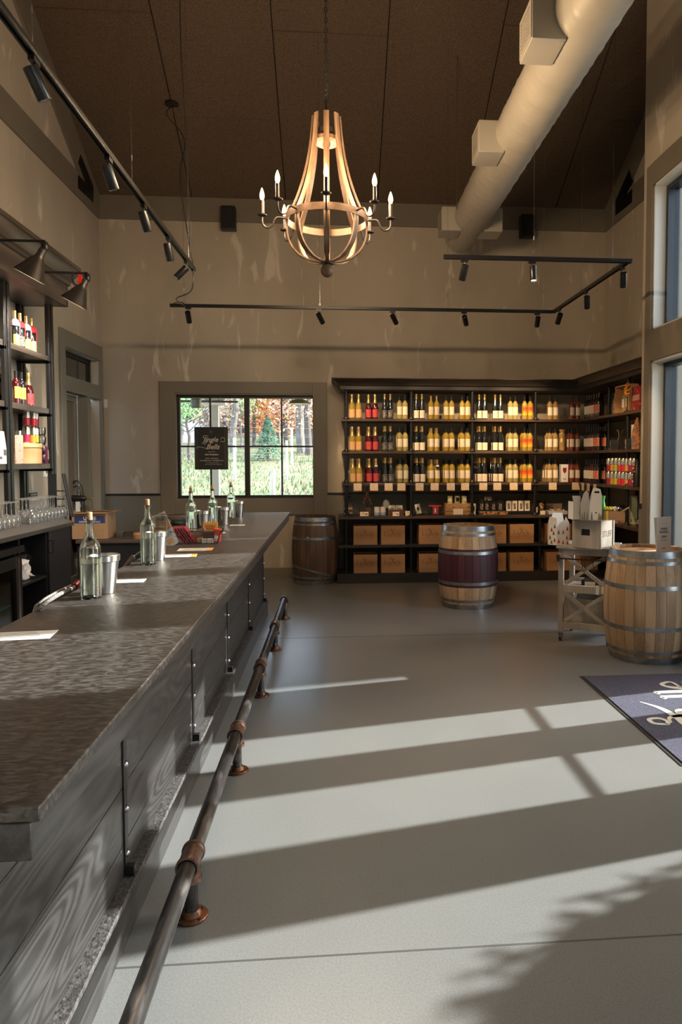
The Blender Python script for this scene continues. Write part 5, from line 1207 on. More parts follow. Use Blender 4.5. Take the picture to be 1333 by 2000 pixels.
add('print', G().box(.004, .0048, .0, .045, .07, .12).box(.004, .0048, -.08, -.03, .04, .06), M['ink'], t)
add('stand', G().prism([(-.02,0),(.02,0),(.01,.2)], -.06, -.0, 'x'), M['white'], t)
t = tag(add('wooden_block', G().box(-.05, .05, -.06, .06, 0, .14), M['bentwood'], bevel=.003, loc=(XLs-.06, y0_+.16, zt3+.0005)), 'pale wooden box half hidden behind the easel card', 'box')
t = thing('hanging_sign', 'small black name sign on the wall behind the wine glasses', 'sign', (XL+.004, at(63, 966, X=XL).y, at(63, 966, X=XL).z))
add('board', G().box(0, .012, -.09, .09, -.02, .02), M['black'], t, bevel=.001); add('print', G().box(.012, .0125, -.07, .07, -.006, .006), mat('grey_print', (.35,.34,.32), .5), t)
# upside-down wine glasses
wg = mesh_of('wine_glass', G().lathe([(.030,.0),(.036,.03),(.038,.055),(.034,.080),(.022,.098),(.008,.108),(.0042,.116),(.0040,.195),(.008,.204),(.033,.211),(.033,.213),(0,.214)], 20), thin_glass('wine_glass_crystal', (.95,.96,.96), 3.2, white_sparkle=.15))  # white diffuse mixed into the glass stands in for its bright sparkle
cols = [(XPF+.10, 'front'), (XPF+.015, 'second'), (XPF-.07, 'third')]
for ci, (x, nm_) in enumerate(cols):
    for k in range(10):
        y = 6.50+.082*k+.02*ci
        if ci == 1 and abs(y-6.36) < .1: continue
        o = link('wine_glass', wg, None, (x, y, CZ+.0005)); tag(o, '%s upside-down wine glass in the %s row right of the shelf post' % (ORD[k], nm_), 'glass', 'upside-down wine glasses on the back bar')
    for k in range(6):
        y = 6.18-.082*k+.02*ci
        o = link('wine_glass', wg, None, (x, y, CZ+.0005)); tag(o, '%s upside-down wine glass in the %s row left of the shelf post' % (ORD[k], nm_), 'glass', 'upside-down wine glasses left of the post')
# tilted black menu board and wrought bottle holder at the end of the back bar
a = at(122, 924, Y=7.20); b = at(139, 1012, Y=7.20)
t = thing('menu_easel', 'narrow black easel board leaning at the end of the back bar', 'easel', (-2.68, 7.24, CZ))
hh = a.z-CZ-.005
for dx0, m_ in ((0, M['black']), (.022, M['iron'])):
    add('leg', G().tube([(a.x+2.68+dx0, -.04, hh), (b.x+2.68+dx0, -.04, .006)], .009, 6), m_, t)
add('board', G().box(-.10, -.02, -.02, -.005, .004, hh), M['black'], t, bevel=.002)
for z_ in (.03, .10, .17, .25): add('shelf_bar', G().box(-.06, .05, -.015, .0, z_+.0, z_+.012), M['iron'], t)
bh = Vector((at(150, 960, Y=7.9).x, 7.9, 0))
zbox = .655
t = thing('bottle_holder', 'dark wrought iron holder carrying a tilted bottle behind the cardboard box', 'bottle holder', (bh.x, 9.0, zbox))
k_ = 9.0/7.9; bx0 = at(150, 960, Y=9.0).x; t.location = (bx0, 9.0, zbox)
z0_ = at(150, 952, Y=9.0).z-zbox
add('hoop', G().tube(smooth_path([(-.10,0,.0),(-.10,0,z0_-.14),(-.04,0,z0_+.06),(.03,0,z0_+.06),(.08,0,z0_-.10),(.09,0,0)], 5), .009, 8), M['iron'], t)
add('frame', G().tube(smooth_path([(-.06,.02,0),(-.08,.02,z0_-.1),(-.0,.02,z0_+.02),(.04,.02,z0_-.12),(.05,.02,0)], 5), .007, 8).tube([(-.10,0,.02),(.09,0,.02)], .008, 8), M['iron'], t)
t2 = thing('tilted_bottle', 'gold-necked bottle lying in the wrought iron holder', 'bottle', (bx0+.01, 8.97, zbox+z0_-.13))
add('glass', G().lathe([(r, z-.12) for r, z in prof['still']], 16).tf(Matrix.Rotation(math.radians(92), 4, 'Y')), M['black'], t2)
add('cap', G().lathe([(r*1.05, z-.12) for r, z in cap['still']], 14).tf(Matrix.Rotation(math.radians(92), 4, 'Y')), M['gold'], t2)
add('price_tag', G().box(.0, .05, -.045, -.042, -.16, -.04), M['white'], t2)
# low counter with cardboard box
lc = thing('low_counter', 'low dark counter along the back wall beside the left door', 'counter', (-2.3, 9.2, 0))
add('top', G().box(-.745, -.005+.0, -.52, .56, .62, .655), M['darkwood_x'], lc, bevel=.003)
add('base', G().box(-.74, -.01, -.48, .55, 0, .62), M['cabinet'], lc)
q0 = at(141, 1052, Y=8.80); q1 = at(211, 1052, Y=8.80); q1b = at(228, 1048, Y=9.13); zb = .656
wq = q1.x-q0.x; hq = at(141, 1001, Y=8.80).z-zb-.004
t = thing('cardboard_box', 'brown cardboard box with a blue printed band on the low counter', 'box', (q0.x, 8.80, zb))
add('carton', G().box(0, wq, 0, .004, 0, hq).box(0, wq, .316, .32, 0, hq).box(0, .004, .004, .316, 0, hq).box(wq-.004, wq, .004, .316, 0, hq).box(0, wq, 0, .32, 0, .004), M['cardboard'], t)
add('flap', G().box(-.10, .0, 0, .32, -.002, .002).tf(Matrix.Translation((0.004,0,hq)) @ Matrix.Rotation(.25, 4, 'Y')), M['cardboard'], t)
add('flap', G().box(0, .08, 0, .32, -.002, .002).tf(Matrix.Translation((wq-.004,0,hq)) @ Matrix.Rotation(-.1, 4, 'Y')), M['cardboard'], t)
add('flap', G().box(.006, wq-.006, .30, .42, -.002, .002).tf(Matrix.Translation((0,0,hq))), M['cardboard'], t)
add('flap', G().box(.006, wq-.006, -.05, .01, -.002, .002).tf(Matrix.Translation((0,.0,hq)) @ Matrix.Rotation(.15, 4, 'X')), M['cardboard'], t)
add('printed_band', G().box(.03, wq-.03, -.0006, 0, hq*.60, hq*.86), mat('blue_ink', (.03,.055,.19), .6), t)
link('lettering', text_mesh('ULINE', .055, M['white'], bold=.001), t, (wq/2, -.0012, hq*.785), R_FRONT)
link('lettering', text_mesh('DEEP STEAM PANS', .03, M['white']), t, (wq/2, -.0012, hq*.655), R_FRONT)
add('outline_drawing', G().tube([(wq*.66,-.001,hq*.12),(wq*.86,-.001,hq*.12),(wq*.88,-.001,hq*.34),(wq*.66,-.001,hq*.34),(wq*.66,-.001,hq*.12)], .0012, 4), M['ink'], t)
add('packing_tape', G().box(wq, wq+.0006, .14, .18, hq*.7, hq), M['kraft'], t)
p = at(238, 1048, Z=.656); t = thing('steam_pan', 'small stainless steel pan on the low counter right of the box', 'pan', (p.x, p.y-.05, .656))
add('bowl', G().lathe([(0,.002),(.052,.002),(.062,.066),(.070,.066),(.070,.069),(.060,.069),(.05,.005),(0,.005)], 4, a0=PI/4, a1=PI/4+2*PI), M['steel'], t, bevel=.004, sm=60)
p = at(272, 1050, Z=.656); t = thing('round_lid_tin', 'small round orange-brown tin at the right end of the low counter', 'tin', (p.x+.03, p.y-.1, .656))
add('body', G().lathe([(0,0),(.07,0),(.075,.05),(.06,.075),(0,.08)], 24), mat('amber_lacquer', (.5,.25,.1), .35), t)
# ================================================================== POSTER
q0, q1 = at(380, 834, Y=YB-.02), at(446.5, 917, Y=YB-.02); wP, hP = q1.x-q0.x, q0.z-q1.z
t = thing('event_poster', 'black Jingle Bells poster with silver lettering hanging in the back window', 'poster', ((q0.x+q1.x)/2, YB-.03, (q0.z+q1.z)/2))
add('board', G().box(-wP/2, wP/2, -.004, .004, -hP/2, hP/2), M['black'], t)
M['silver'] = mat('silver_gold_ink', (.55,.52,.42), .5); M['silver2'] = mat('grey_pink_ink', (.42,.38,.38), .5)
u = wP/100.0; yf = -.0048
def T(txt, sz, x, y, m_='silver', sh=0, b=0): link('lettering', text_mesh(txt, sz*u, M[m_], shear=sh, bold=b*u), t, (x*u, yf, y*u), R_FRONT)
T('Jingle', 21, -2, 26, sh=.35, b=.3); T('Bells', 21, 4, 4, sh=.35, b=.3)
g = G(); ribbon(g, [(28*u, 22*u), (38*u, 20*u), (41*u, 27*u), (35*u, 33*u), (28*u, 28*u)], 1.2*u); ribbon(g, [(-44*u, 0), (-38*u, 4*u), (-28*u, 3*u), (-14*u, -1*u)], 1.2*u); ribbon(g, [(-20*u, 30*u), (-24*u, 34*u), (-20*u, 38*u), (-8*u, 37*u)], 1.5*u); ribbon(g, [(-22*u,12*u),(-18*u,14*u),(-12*u,22*u)], 1.5*u)
add('flourish', g, M['silver'], t, rot=R_FRONT, loc=(0, yf, 0))
g = G()
for k in range(6):
    c_, s_ = math.cos(k*PI/3), math.sin(k*PI/3); ribbon(g, [(0, 50*u), (7*u*c_, (50+7*s_)*u)], .8*u, k=1); ribbon(g, [(5*u*c_-2*u*s_, (50+5*s_+2*c_)*u), (4*u*c_, (50+4*s_)*u), (5*u*c_+2*u*s_, (50+5*s_-2*c_)*u)], .6*u, k=1)
add('snowflake', g, mat('dim_ink', (.12,.11,.10), .5), t, rot=R_FRONT, loc=(0, yf, 0))
T('NEW YORK', 4, 1, -11); T('New Hampshire', 6, 1, -19, 'silver2', b=.4); T('EVERY WEEKEND', 5, 1, -31); T('NOVEMBER 29TH - DECEMBER 31ST', 4.4, 1, -37.5, 'silver2', b=.15); T('AT THE WINERY AND VINEYARD', 2.6, 3, -44); T('BOOK TICKETS AT THE TASTING ROOM', 2.8, 6, -49)
g = G()
for k in range(34): 
    zz = -58+k*3.5
    for xx in (-46, 46, 41): g.box((xx-1)*u, (xx+1)*u, -.0004, .0004, (zz-.7)*u, (zz+.7)*u)
g.box(-41*u, -40.5*u, -.0004, .0004, -58*u, 60*u)
o = add('border_print', g, mat('dim_ink2', (.15,.14,.12), .5), t, loc=(0, yf, 0)); o['kind'] = 'stuff'
# ================================================================== GIFT CART
cl, cr = at(1101, 1253, Z=0), at(1181, 1262, Z=0)
ang = math.atan2(cr.y-cl.y, cr.x-cl.x); cc_ = Vector(((cl.x+cr.x)/2, (cl.y+cr.y)/2, 0)); 
# origin = middle of the front edge, local +y runs away from the camera
ca = thing('gift_cart', 'grey-washed wooden rolling cart with X-braced end panel and black casters', 'cart', cc_, ang)
cw, cd, z0_, z1_ = .205, .46, .115, .845
gw = M['greywash']
for s_ in (-1, 1):
    for yy in (0, cd-.04): add('leg', G().box(s_*cw-.022, s_*cw+.022, yy, yy+.04, z0_-.03 if yy == 0 else z0_, z1_-.02), gw, ca, bevel=.002)
for yy in (0, cd-.03):
    for za, zb_ in ((z0_, z0_+.06), (.44, .505), (z1_-.075, z1_-.02)): add('rail', G().box(-cw+.022, cw-.022, yy, yy+.03, za, zb_), gw, ca, bevel=.0015)
def brace(zlo, zhi):
    w2 = cw-.022; dz = zhi-zlo; L2 = math.hypot(2*w2, dz); a_ = math.atan2(dz, 2*w2); c = (0, 0, (zlo+zhi)/2)
    for s_ in (-1, 1):
        g = G().box(-L2/2+.012, L2/2-.012, .006 if s_ > 0 else .0, .020 if s_ > 0 else .014, -.016, .016); g.tf(Matrix.Translation((0, 0, c[2])) @ Matrix.Rotation(-s_*a_, 4, 'Y')); add('brace', g, gw, ca, bevel=.001)
brace(z0_+.06, .44); brace(.505, z1_-.075)
for z in (z0_+.02, .46): add('shelf', G().box(-cw+.02, cw-.02, .03, cd-.03, z, z+.015), gw, ca)
add('side_panel', G().box(cw-.018, cw-.006, .04, cd-.04, z0_, .40), gw, ca)
add('top', G().box(-cw-.035, cw+.03, -.035, cd+.02, z1_-.02, z1_), gw, ca, bevel=.003)
for sx in (-1, 1):
    for yy in (.02, cd-.02):
        cs = add('caster', G().cyl((sx*cw-.010, yy, .031), (sx*cw+.010, yy, .031), .031, n=20), M['black'], ca)
        add('caster_fork', G().box(sx*cw-.016, sx*cw-.012, yy-.018, yy+.018, .03, .078).box(sx*cw+.012, sx*cw+.016, yy-.018, yy+.018, .03, .078).box(sx*cw-.016, sx*cw+.016, yy-.018, yy+.018, .074, .085), M['bolt'], cs)
add('hanging_bar', G().cyl((-cw-.02, -.045, z1_-.105), (cw+.01, -.045, z1_-.105), .007, n=10).box(-cw-.025, -cw-.010, -.05, .0, z1_-.13, z1_-.075).box(cw+.0, cw+.018, -.05, .0, z1_-.135, z1_-.065), M['satin_black'], ca)
for k, xx in enumerate((-.012, .012, .085)):
    o = tag(add('s_hook', G().tube(smooth_path([(.012,0,.008),(.008,0,.014),(0,0,.016),(-.010,0,.008),(-.008,0,-.02),(.008,0,-.06),(.012,0,-.085),(.004,0,-.10),(-.012,0,-.098),(-.016,0,-.085)], 4), .0028, 6), M['satin_black']), '%s black S-hook from the left on the cart bar' % ORD[k], 'hook', 'hooks on the cart bar')
    o.parent = None; o.matrix_world = Matrix.Translation(cc_) @ Matrix.Rotation(ang, 4, 'Z') @ Matrix.Translation((xx, -.045, z1_-.105)) @ Matrix.Rotation(1.2, 4, 'Z')
RC = Matrix.Translation(cc_) @ Matrix.Rotation(ang, 4, 'Z')
def onC(x, y, z): v = RC @ Vector((x, y, z)); return (v.x, v.y, v.z)
# inside the cart
t = thing('carton_of_sachets', 'white labelled carton and dark packets on the middle shelf of the cart', 'box', onC(.04, .12, .476), ang)
add('carton', G().box(-.09, .09, 0, .15, 0, .06), M['black'], t); add('label', G().box(-.06, .03, -.001, 0, .01, .05), M['cream'], t)
t = thing('storage_bin', 'grey wooden bin on the bottom shelf of the cart', 'bin', onC(0, .08, .151), ang)
add('front', G().box(-.15, .15, 0, .012, 0, .22), gw, t); add('sides', G().box(-.15, -.14, .012, .3, 0, .22).box(.14, .15, .012, .3, 0, .22).box(-.14, .14, .29, .3, 0, .22).box(-.14, .14, .012, .29, 0, .01), gw, t)
t = thing('hang_tags', 'two small white tags hanging at the right of the cart middle shelf', 'tag', onC(.12, .0, .42), ang)
add('tag', G().box(-.02, .01, -.006, -.004, .02, .10), M['white'], t); add('tag', G().box(.03, .05, -.006, -.004, .03, .09), M['white'], t)
# wooden crate on the cart
cz = z1_+.0006
pL, pM_, pR = at(1118, 1068, Z=cz), at(1171, 1073, Z=cz), at(1220, 1068, Z=cz)
hC = at(1171, 1018, Y=pM_.y).z-cz
t = thing('wooden_crate', 'white-washed wooden crate with lettering and grip hole on top of the cart', 'crate', (pM_.x, pM_.y, cz), .0)
u1 = Vector((pL.x-pM_.x, pL.y-pM_.y, 0)); l1 = u1.length; a1_ = math.atan2(u1.y, u1.x)
u2 = Vector((pR.x-pM_.x, pR.y-pM_.y, 0)); l2 = u2.length; a2_ = a1_-PI/2
t.rotation_euler = (0,0,a1_+PI)       # local x from far-left corner to M runs to 0; left face spans x in [-l1, 0], y = 0
# left (grip) face along -x, right face from M along +y
hh = hC
g = G().box(-l1, -.0, 0, .012, 0, hh*.45).box(-l1, -.0, 0, .012, hh*.68, hh).box(-l1, -l1*.66, 0, .012, hh*.45, hh*.68).box(-l1*.34, 0, 0, .012, hh*.45, hh*.68)
add('grip_panel', g, gw, t)
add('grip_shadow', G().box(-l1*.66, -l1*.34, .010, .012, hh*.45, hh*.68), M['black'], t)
lr = .26
add('side_panel', G().box(-.012, 0, .012, lr, 0, hh), M['whitewash'], t)
for yy in (.012, lr-.03): add('batten', G().box(0, .008, yy, yy+.022, 0, hh), M['whitewash'], t, bevel=.001)
add('panel', G().box(-l1, -l1+.012, .012, lr, 0, hh).box(-l1, 0, lr-.012, lr, 0, hh).box(-l1, 0, .012, lr, 0, .012), gw, t)
add('lid', G().box(-l1-.008, .012, -.008, lr+.008, hh, hh+.012), M['whitewash'], t, bevel=.001)
link('lettering', text_mesh('STUFF', .075, M['ink'], sx=.8), t, (.0006, lr*.5+.005, hh*.5), R_RIGHTFACE)
zt_c = cz+hh+.0125
ang_c = a1_+PI
MC = Matrix.Translation((pM_.x, pM_.y, 0)) @ Matrix.Rotation(ang_c, 4, 'Z')
# gable-topped carrier with snowman and trees
def carrier(name, label, loc, rz, w, d, hlow, htop, m, cat='gift box'):
    t = thing(name, label, cat, loc, rz)
    for yy in (0, d): add('side', G().prism([(-w/2,0),(w/2,0),(w/2,hlow),(w*.2,htop*.92),(w*.12,htop),(-w*.12,htop),(-w*.2,htop*.92),(-w/2,hlow)], yy-.0015, yy+.0015, 'y'), m, t)
    for xx in (-w/2, w/2): add('side', G().box(xx-.0015, xx+.0015, .0015, d-.0015, 0, hlow), m, t)
    return t
M['snowcard'] = mat('printed_cream_card', (.78,.75,.70), .5)
q = at(1166, 1017, Z=zt_c)
t = thing('snowman_carrier', 'cream gable carrier box with snowman and pine tree print on the crate', 'gift box', (q.x-.035, q.y+.07, zt_c), -.25)
g = G().prism([(-.0, 0), (.10, 0), (.10, .20), (.085, .26), (.04, .265), (.0, .14)], 0, .003, 'y'); add('front', g, M['snowcard'], t)
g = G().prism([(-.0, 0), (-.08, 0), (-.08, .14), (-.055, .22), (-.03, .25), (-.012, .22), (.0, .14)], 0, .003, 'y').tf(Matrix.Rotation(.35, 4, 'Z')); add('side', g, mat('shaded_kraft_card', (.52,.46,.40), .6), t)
add('back', G().prism([(-.0, 0), (.10, 0), (.10, .20), (.085, .26), (.04, .265), (.0, .14)], .12, .123, 'y').box(.097,.10,.003,.12,0,.14), M['snowcard'], t)
add('grip_hole', G().box(.038, .078, -.001, 0, .225, .242), M['iron'], t)
M['pinegreen'] = mat('pine_print', (.22,.20,.12), .6)
def pine(g, x, h, z=0.004, y=-.0012):
    for k in range(4): zz = z+h*.25*k; g.faces([(x-.014*(1-k*.2), y, zz), (x+.014*(1-k*.2), y, zz), (x, y, zz+h*.32)], ((0,1,2),))
    g.box(x-.001, x+.001, y, y+.0005, z-.004, z+h)
for x, h_ in ((.018, .06), (.078, .055), (.092, .045)): g = G(); pine(g, x, h_); add('pine_print', g, M['pinegreen'], t, sm=None)
g = G(); pine(g, -.02, .06); pine(g, -.045, .07); pine(g, -.065, .055); g.tf(Matrix.Rotation(.35, 4, 'Z')); o = add('pine_print', g, M['pinegreen'], t, sm=None)
add('snowman', G().lathe([(0,0),(.012,0),(.012,.001),(0,.001)], 16).tf(Matrix.Translation((.052,-.0005,.016)) @ Matrix.Rotation(PI/2, 4, 'X')).lathe([(0,0),(.009,0),(.009,.001),(0,.001)], 16).tf(Matrix.Identity(4)), M['white'], t)
for zz, r_ in ((.035, .0095), (.052, .007)): add('snowman', G().cyl((.052, -.0016, zz), (.052, .0, zz), r_, n=16), M['white'], t)
add('hat', G().box(.047, .057, -.002, 0, .058, .068).box(.044, .060, -.002, 0, .057, .0595), M['black'], t)
# second white carrier behind and green foil item
t = thing('white_carrier', 'plain white gable carrier standing behind the snowman carrier', 'gift box', (q.x-.10, q.y+.15, zt_c), .1)
add('panel', G().prism([(-.05,0),(.05,0),(.05,.16),(.07,.20),(-.06,.20),(-.05,.15)], 0, .003, 'y'), M['white'], t); add('side', G().box(.047,.05,.003,.1,0,.15), M['white'], t); add('side', G().box(-.05,-.047,.003,.1,0,.15), M['white'], t)
t = tag(add('foil_bottle_bag', G().lathe([(0,0),(.028,0),(.03,.03),(.028,.12),(.02,.16),(.03,.20),(.012,.17),(0,.165)], 12), mat('green_foil', (.08,.55,.12), .25, metal=.4), loc=(q.x+.09, q.y+.12, zt_c)), 'shiny green foil bag between the carrier and the open carton', 'bag')
t = tag(add('black_bow_bag', G().lathe([(0,0),(.035,0),(.038,.06),(.03,.18),(.045,.235),(.01,.20),(0,.2)], 9), mat('black_tissue', (.015,.015,.016), .5), sm=10, loc=(q.x-.055, q.y+.14, zt_c)), 'dark tissue-wrapped bag rising behind the snowman carrier', 'bag')
# open kraft carton with yellow bow
q2 = at(1203, 1016, Z=zt_c)
kc = Vector((2.455, 5.96, 0)); kc = at(1210, 1017, Z=zt_c)
t = thing('open_carton', 'open brown carton with yellow bow and wrapped treats on the crate', 'box', (kc.x-.01, kc.y+.05, zt_c), -.35)
add('side', G().box(-.10, .06, -.002, 0, 0, .075), M['cardboard'], t); add('side', G().box(-.10, .06, .13, .132, 0, .075), M['cardboard'], t)
add('side', G().box(-.10, -.098, 0, .13, 0, .075), M['cardboard'], t); add('side', G().box(.058, .06, 0, .13, 0, .075), M['cardboard'], t); add('bottom', G().box(-.10, .06, 0, .13, 0, .002), M['cardboard'], t)
add('flap', G().box(0, .06, 0, .13, -.001, .001).tf(Matrix.Translation((.06,0,.075)) @ Matrix.Rotation(-.55, 4, 'Y')), M['cardboard'], t)
g = G()
for k in range(10):
    a_ = k*2*PI/10; g.tube(smooth_path([(0,0,0), (.026*math.cos(a_), .026*math.sin(a_), .022), (.038*math.cos(a_+.2), .038*math.sin(a_+.2), .006), (.01*math.cos(a_), .01*math.sin(a_), 0)], 3), .005, 5)
M['yellow'] = mat('yellow_ribbon', (.85,.68,.06), .35)
add('bow', g.tf(Matrix.Translation((-.055, .03, .085))), M['yellow'], t)
add('ribbon', G().box(-.075, -.060, -.0035, -.002, 0, .075), M['yellow'], t)
for k in range(5):
    add('wrapped_treat', G().lathe([(0,-.018),(.014,-.012),(.017,0),(.012,.013),(0,.018)], 12).tf(Matrix.Translation((-.005+.018*(k % 3), .03+.04*(k//3), .085+.008*(k % 2)))), [M['cream'], M['steel'], M['iron'], M['white'], M['gold']][k], t)
# christmas tree print gift box hanging over the left cart edge
q3 = at(1097, 1066, Z=cz)
t = thing('tree_print_box', 'white gift carrier printed with red and green fir trees at the cart corner', 'gift box', (q3.x+.0, q3.y+.04, cz), .1)
hB = at(1097, 1010, Y=q3.y).z-cz
add('front', G().prism([(-.03,0),(.085,0),(.085,hB*.8),(.055,hB*1.0),(.04,hB*.86),(-.0,hB*.80),(-.03,hB*.6)], 0, .003, 'y'), M['white'], t)
add('side', G().prism([(-.0,0),(-.085,0),(-.085,hB*.82),(-.07,hB*1.0),(-.0,hB*.95)], 0, .003, 'y').tf(Matrix.Translation((-.03,0,0)) @ Matrix.Rotation(-.9, 4, 'Z')), M['white'], t)
add('back', G().prism([(-.06,0),(.085,0),(.085,hB*.8),(.07,hB*1.1),(-.02,hB*1.12),(-.06,hB*.6)], .11, .113, 'y').box(.082,.085,.003,.11,0,hB*.75), M['white'], t)
for k, (x, z, c_) in enumerate(((-.01,.02,'redprint'),(.03,.10,'redprint'),(.065,.05,'pinegreen'),(.03,.01,'redprint'),(-.012,.10,'pinegreen'),(.068,.13,'pinegreen'),(.07,.005,'redprint'))):
    g = G(); s_ = .012
    for j in range(3): zz = z+.009*j; g.faces([(x-s_*(1-.22*j), -.0012, zz), (x+s_*(1-.22*j), -.0012, zz), (x, -.0012, zz+.02)], ((0,1,2),))
    add('tree_print', g, M[c_], t, sm=None)
MS = Matrix.Translation((-.03,0,0)) @ Matrix.Rotation(-.9, 4, 'Z')
for k, (x, z, c_) in enumerate(((-.02,.03,'redprint'),(-.05,.12,'redprint'),(-.03,.09,'pinegreen'),(-.065,.05,'pinegreen'),(-.05,.01,'pinegreen'),(-.02,.15,'pinegreen'))):
    g = G(); s_ = .013
    for j in range(3): zz = z+.009*j; g.faces([(x-s_*(1-.22*j), -.0012, zz), (x+s_*(1-.22*j), -.0012, zz), (x, -.0012, zz+.02)], ((0,1,2),))
    g.tf(MS); add('tree_print', g, M[c_], t, sm=None)
# gift boxes on the side counter behind the cart
for k, (px, py, yy, sz, m_, rx, lb) in enumerate(((1200, 985, 7.9, (.10,.05,.09), 'kraft', 0, 'brown box with bow on the right counter'), (1218, 975, 8.0, (.08,.05,.13), 'cork', 0, 'tan box behind the kraft box on the right counter'))):
    p = at(px, py, Y=yy); tag(add('gift_box', G().box(-sz[0]/2, sz[0]/2, 0, sz[1], 0, sz[2]), M[m_], bevel=.003, loc=(min(p.x, XR-.15), yy, ZCT+.0006)), lb, 'box')
a = at(1213, 1035, Y=7.5); b = at(1246, 988, Y=7.5)
t = thing('long_gift_box', 'long brown ribboned gift box leaning against the pillar on the right counter', 'gift box', (3.30, 7.45, ZCT+.01), 0)
Rm = Matrix.Rotation(.52, 4, 'Y')
add('box', G().box(-.05, .05, 0, .07, 0, .32).tf(Rm), M['kraft'], t, bevel=.003)
add('ribbon', G().box(-.0505, .0505, -.001, .0, .15, .20).tf(Rm), M['yellow'], t); add('ribbon', G().box(-.0505, .0505, -.001, .0, .12, .145).tf(Rm), M['cream'], t)
p = at(1240, 972, Y=7.75)
t = thing('deer_print_bag', 'pale green gift bag with brown print and silver string handle', 'gift bag', (p.x, 7.78, ZCT+.001))
add('bag', G().box(-.05, .05, 0, .05, 0, p.z-ZCT+.02), mat('pale_green_paper', (.50,.56,.36), .6), t, bevel=.002); add('print', G().box(-.03, -.01, -.001, 0, .03, .06).box(.015, .035, -.001, 0, .03, .07), M['kraft'], t)
add('handle', G().tube(smooth_path([(-.02,.0,p.z-ZCT+.02),(.0,.0,p.z-ZCT+.09),(.02,.0,p.z-ZCT+.02)], 4), .002, 5), M['steel'], t)
t = tag(add('dark_bottle_group_bag', G().lathe([(0,0),(.05,0),(.055,.08),(.04,.15),(.06,.19),(.02,.17),(0,.17)], 10), M['black'], sm=10, loc=(at(1222, 970, Y=8.2).x, 8.2, ZCT+.0006)), 'dark tinsel-topped bag on the right counter behind the gifts', 'bag')
# ================================================================== COUNTER THINGS (display cabinet top)
zc0 = ZCT+.0006
def cx(px, y=9.36): return at(px, 990, Y=y).x
M['jar'] = thin_glass('jar_glass', (.93,.96,.96), 2.0)
def fill(n, x0, x1, y0, y1, z0, z1, r, mats_, parent, seed=1):
    rg = random.Random(seed)
    for k in range(n):
        g = G(); cx_, cy_, cz_ = rg.uniform(x0, x1), rg.uniform(y0, y1), rg.uniform(z0, z1)
        g.lathe([(0,-r),(r*.8,-r*.6),(r,0),(r*.8,r*.6),(0,r)], 8).tf(Matrix.Translation((cx_, cy_, cz_)) @ Matrix.Rotation(rg.uniform(0, 3), 4, 'X'))
        add('sweet', g, mats_[k % len(mats_)], parent)
M['caramel'] = mat('caramel', (.62,.25,.04), .4)
t = thing('glass_jar', 'square glass jar of wrapped caramels at the left end of the display counter', 'jar', (cx(681), 9.36, zc0))
add('glass', G().lathe([(0,.002),(.085,.0),(.092,.01),(.092,.16),(.075,.185),(.06,.19),(.06,.2)], 4, a0=PI/4, a1=PI/4+2*PI).tf(Matrix.Diagonal((.95,.95,1,1))), M['jar'], t, bevel=.006, sm=70)
add('lid', G().lathe([(0,.2),(.06,.2),(.062,.21),(.02,.215),(.012,.225),(.028,.245),(.02,.262),(0,.266)], 20), M['jar'], t)
fill(30, -.05, .05, -.05, .05, .018, .07, .016, [M['white'], M['cream'], M['iron']], t, 1); add('label_card', G().box(-.045, .05, -.062, -.058, .085, .115), M['caramel'], t)
t = thing('pine_cone_tree', 'decorated brown table-top tree figure on the display counter', 'ornament', (cx(718), 9.45, zc0))
add('base', G().box(-.06, .05, -.03, .05, 0, .10), mat('dark_basket', (.08,.045,.03), .7), t, bevel=.003); add('trunk', G().cyl((0,0,.1), (0,0,.37), .010, .006, n=8), M['iron'], t)
rg = random.Random(5)
for k in range(26):
    z = .15+.006*k; r = .055*(1-k/30); a_ = k*2.4
    add('ornament', G().lathe([(0,-.012),(.011,-.004),(.011,.004),(0,.012)], 8).tf(Matrix.Translation((r*math.cos(a_), r*math.sin(a_), z))), [M['caramel'], M['steel'], M['bronze'], M['redprint']][k % 4], t)
def card(px, w, h, label, m='cream', y=9.31, tilt=-.25, mark=True, zoff=0):
    t = thing('tent_card', label, 'card', (cx(px, y), y, zc0+zoff))
    add('face', G().box(-w/2, w/2, 0, .003, 0, h).tf(Matrix.Rotation(tilt, 4, 'X')), M[m], t); 
    if mark: add('print', G().box(-w*.3, w*.05, -.0008, 0, h*.45, h*.8).tf(Matrix.Rotation(tilt, 4, 'X')), M['orange'], t); add('print', G().box(w*.1, w*.4, -.0008, 0, h*.3, h*.6).tf(Matrix.Rotation(tilt, 4, 'X')), M['ink'], t)
    add('rear_leaf', G().box(-w/2, w/2, 0, .002, 0, h*.98).tf(Matrix.Translation((0,.05*h/.06*.6,0)) @ Matrix.Rotation(.25, 4, 'X')), M[m], t); return t
card(712, .11, .055, 'cream card in front of the small tree figure'); card(774, .085, .055, 'cream card with orange print before the tea packet box', y=9.28); card(800, .10, .062, 'leaning cream card with dark print left of the chocolate stand')
for k, px in enumerate((737, 749)):
    t = thing('mug', '%s white printed mug with knitted hat pattern on the display counter' % ('left', 'right')[k], 'mug', (cx(px), 9.36, zc0))
    add('body', G().lathe([(0,.002),(.030,0),(.036,.01),(.038,.05),(.037,.115),(.0345,.115),(.034,.02),(0,.015)], 20), mat('white_mug_%d' % k, (.72,.68,.64), .3, c2=(.4,.36,.34), scale=60, lo=.55, hi=.6), t)
    add('knit_band', G().lathe([(.0385,.006),(.039,.03),(.0386,.045)], 20), mat('blue_grey_knit_%d' % k, (.30,.36,.45), .6), t)
t = thing('packet_box', 'small wooden box of cream printed tea packets on the display counter', 'box', (cx(774), 9.38, zc0))
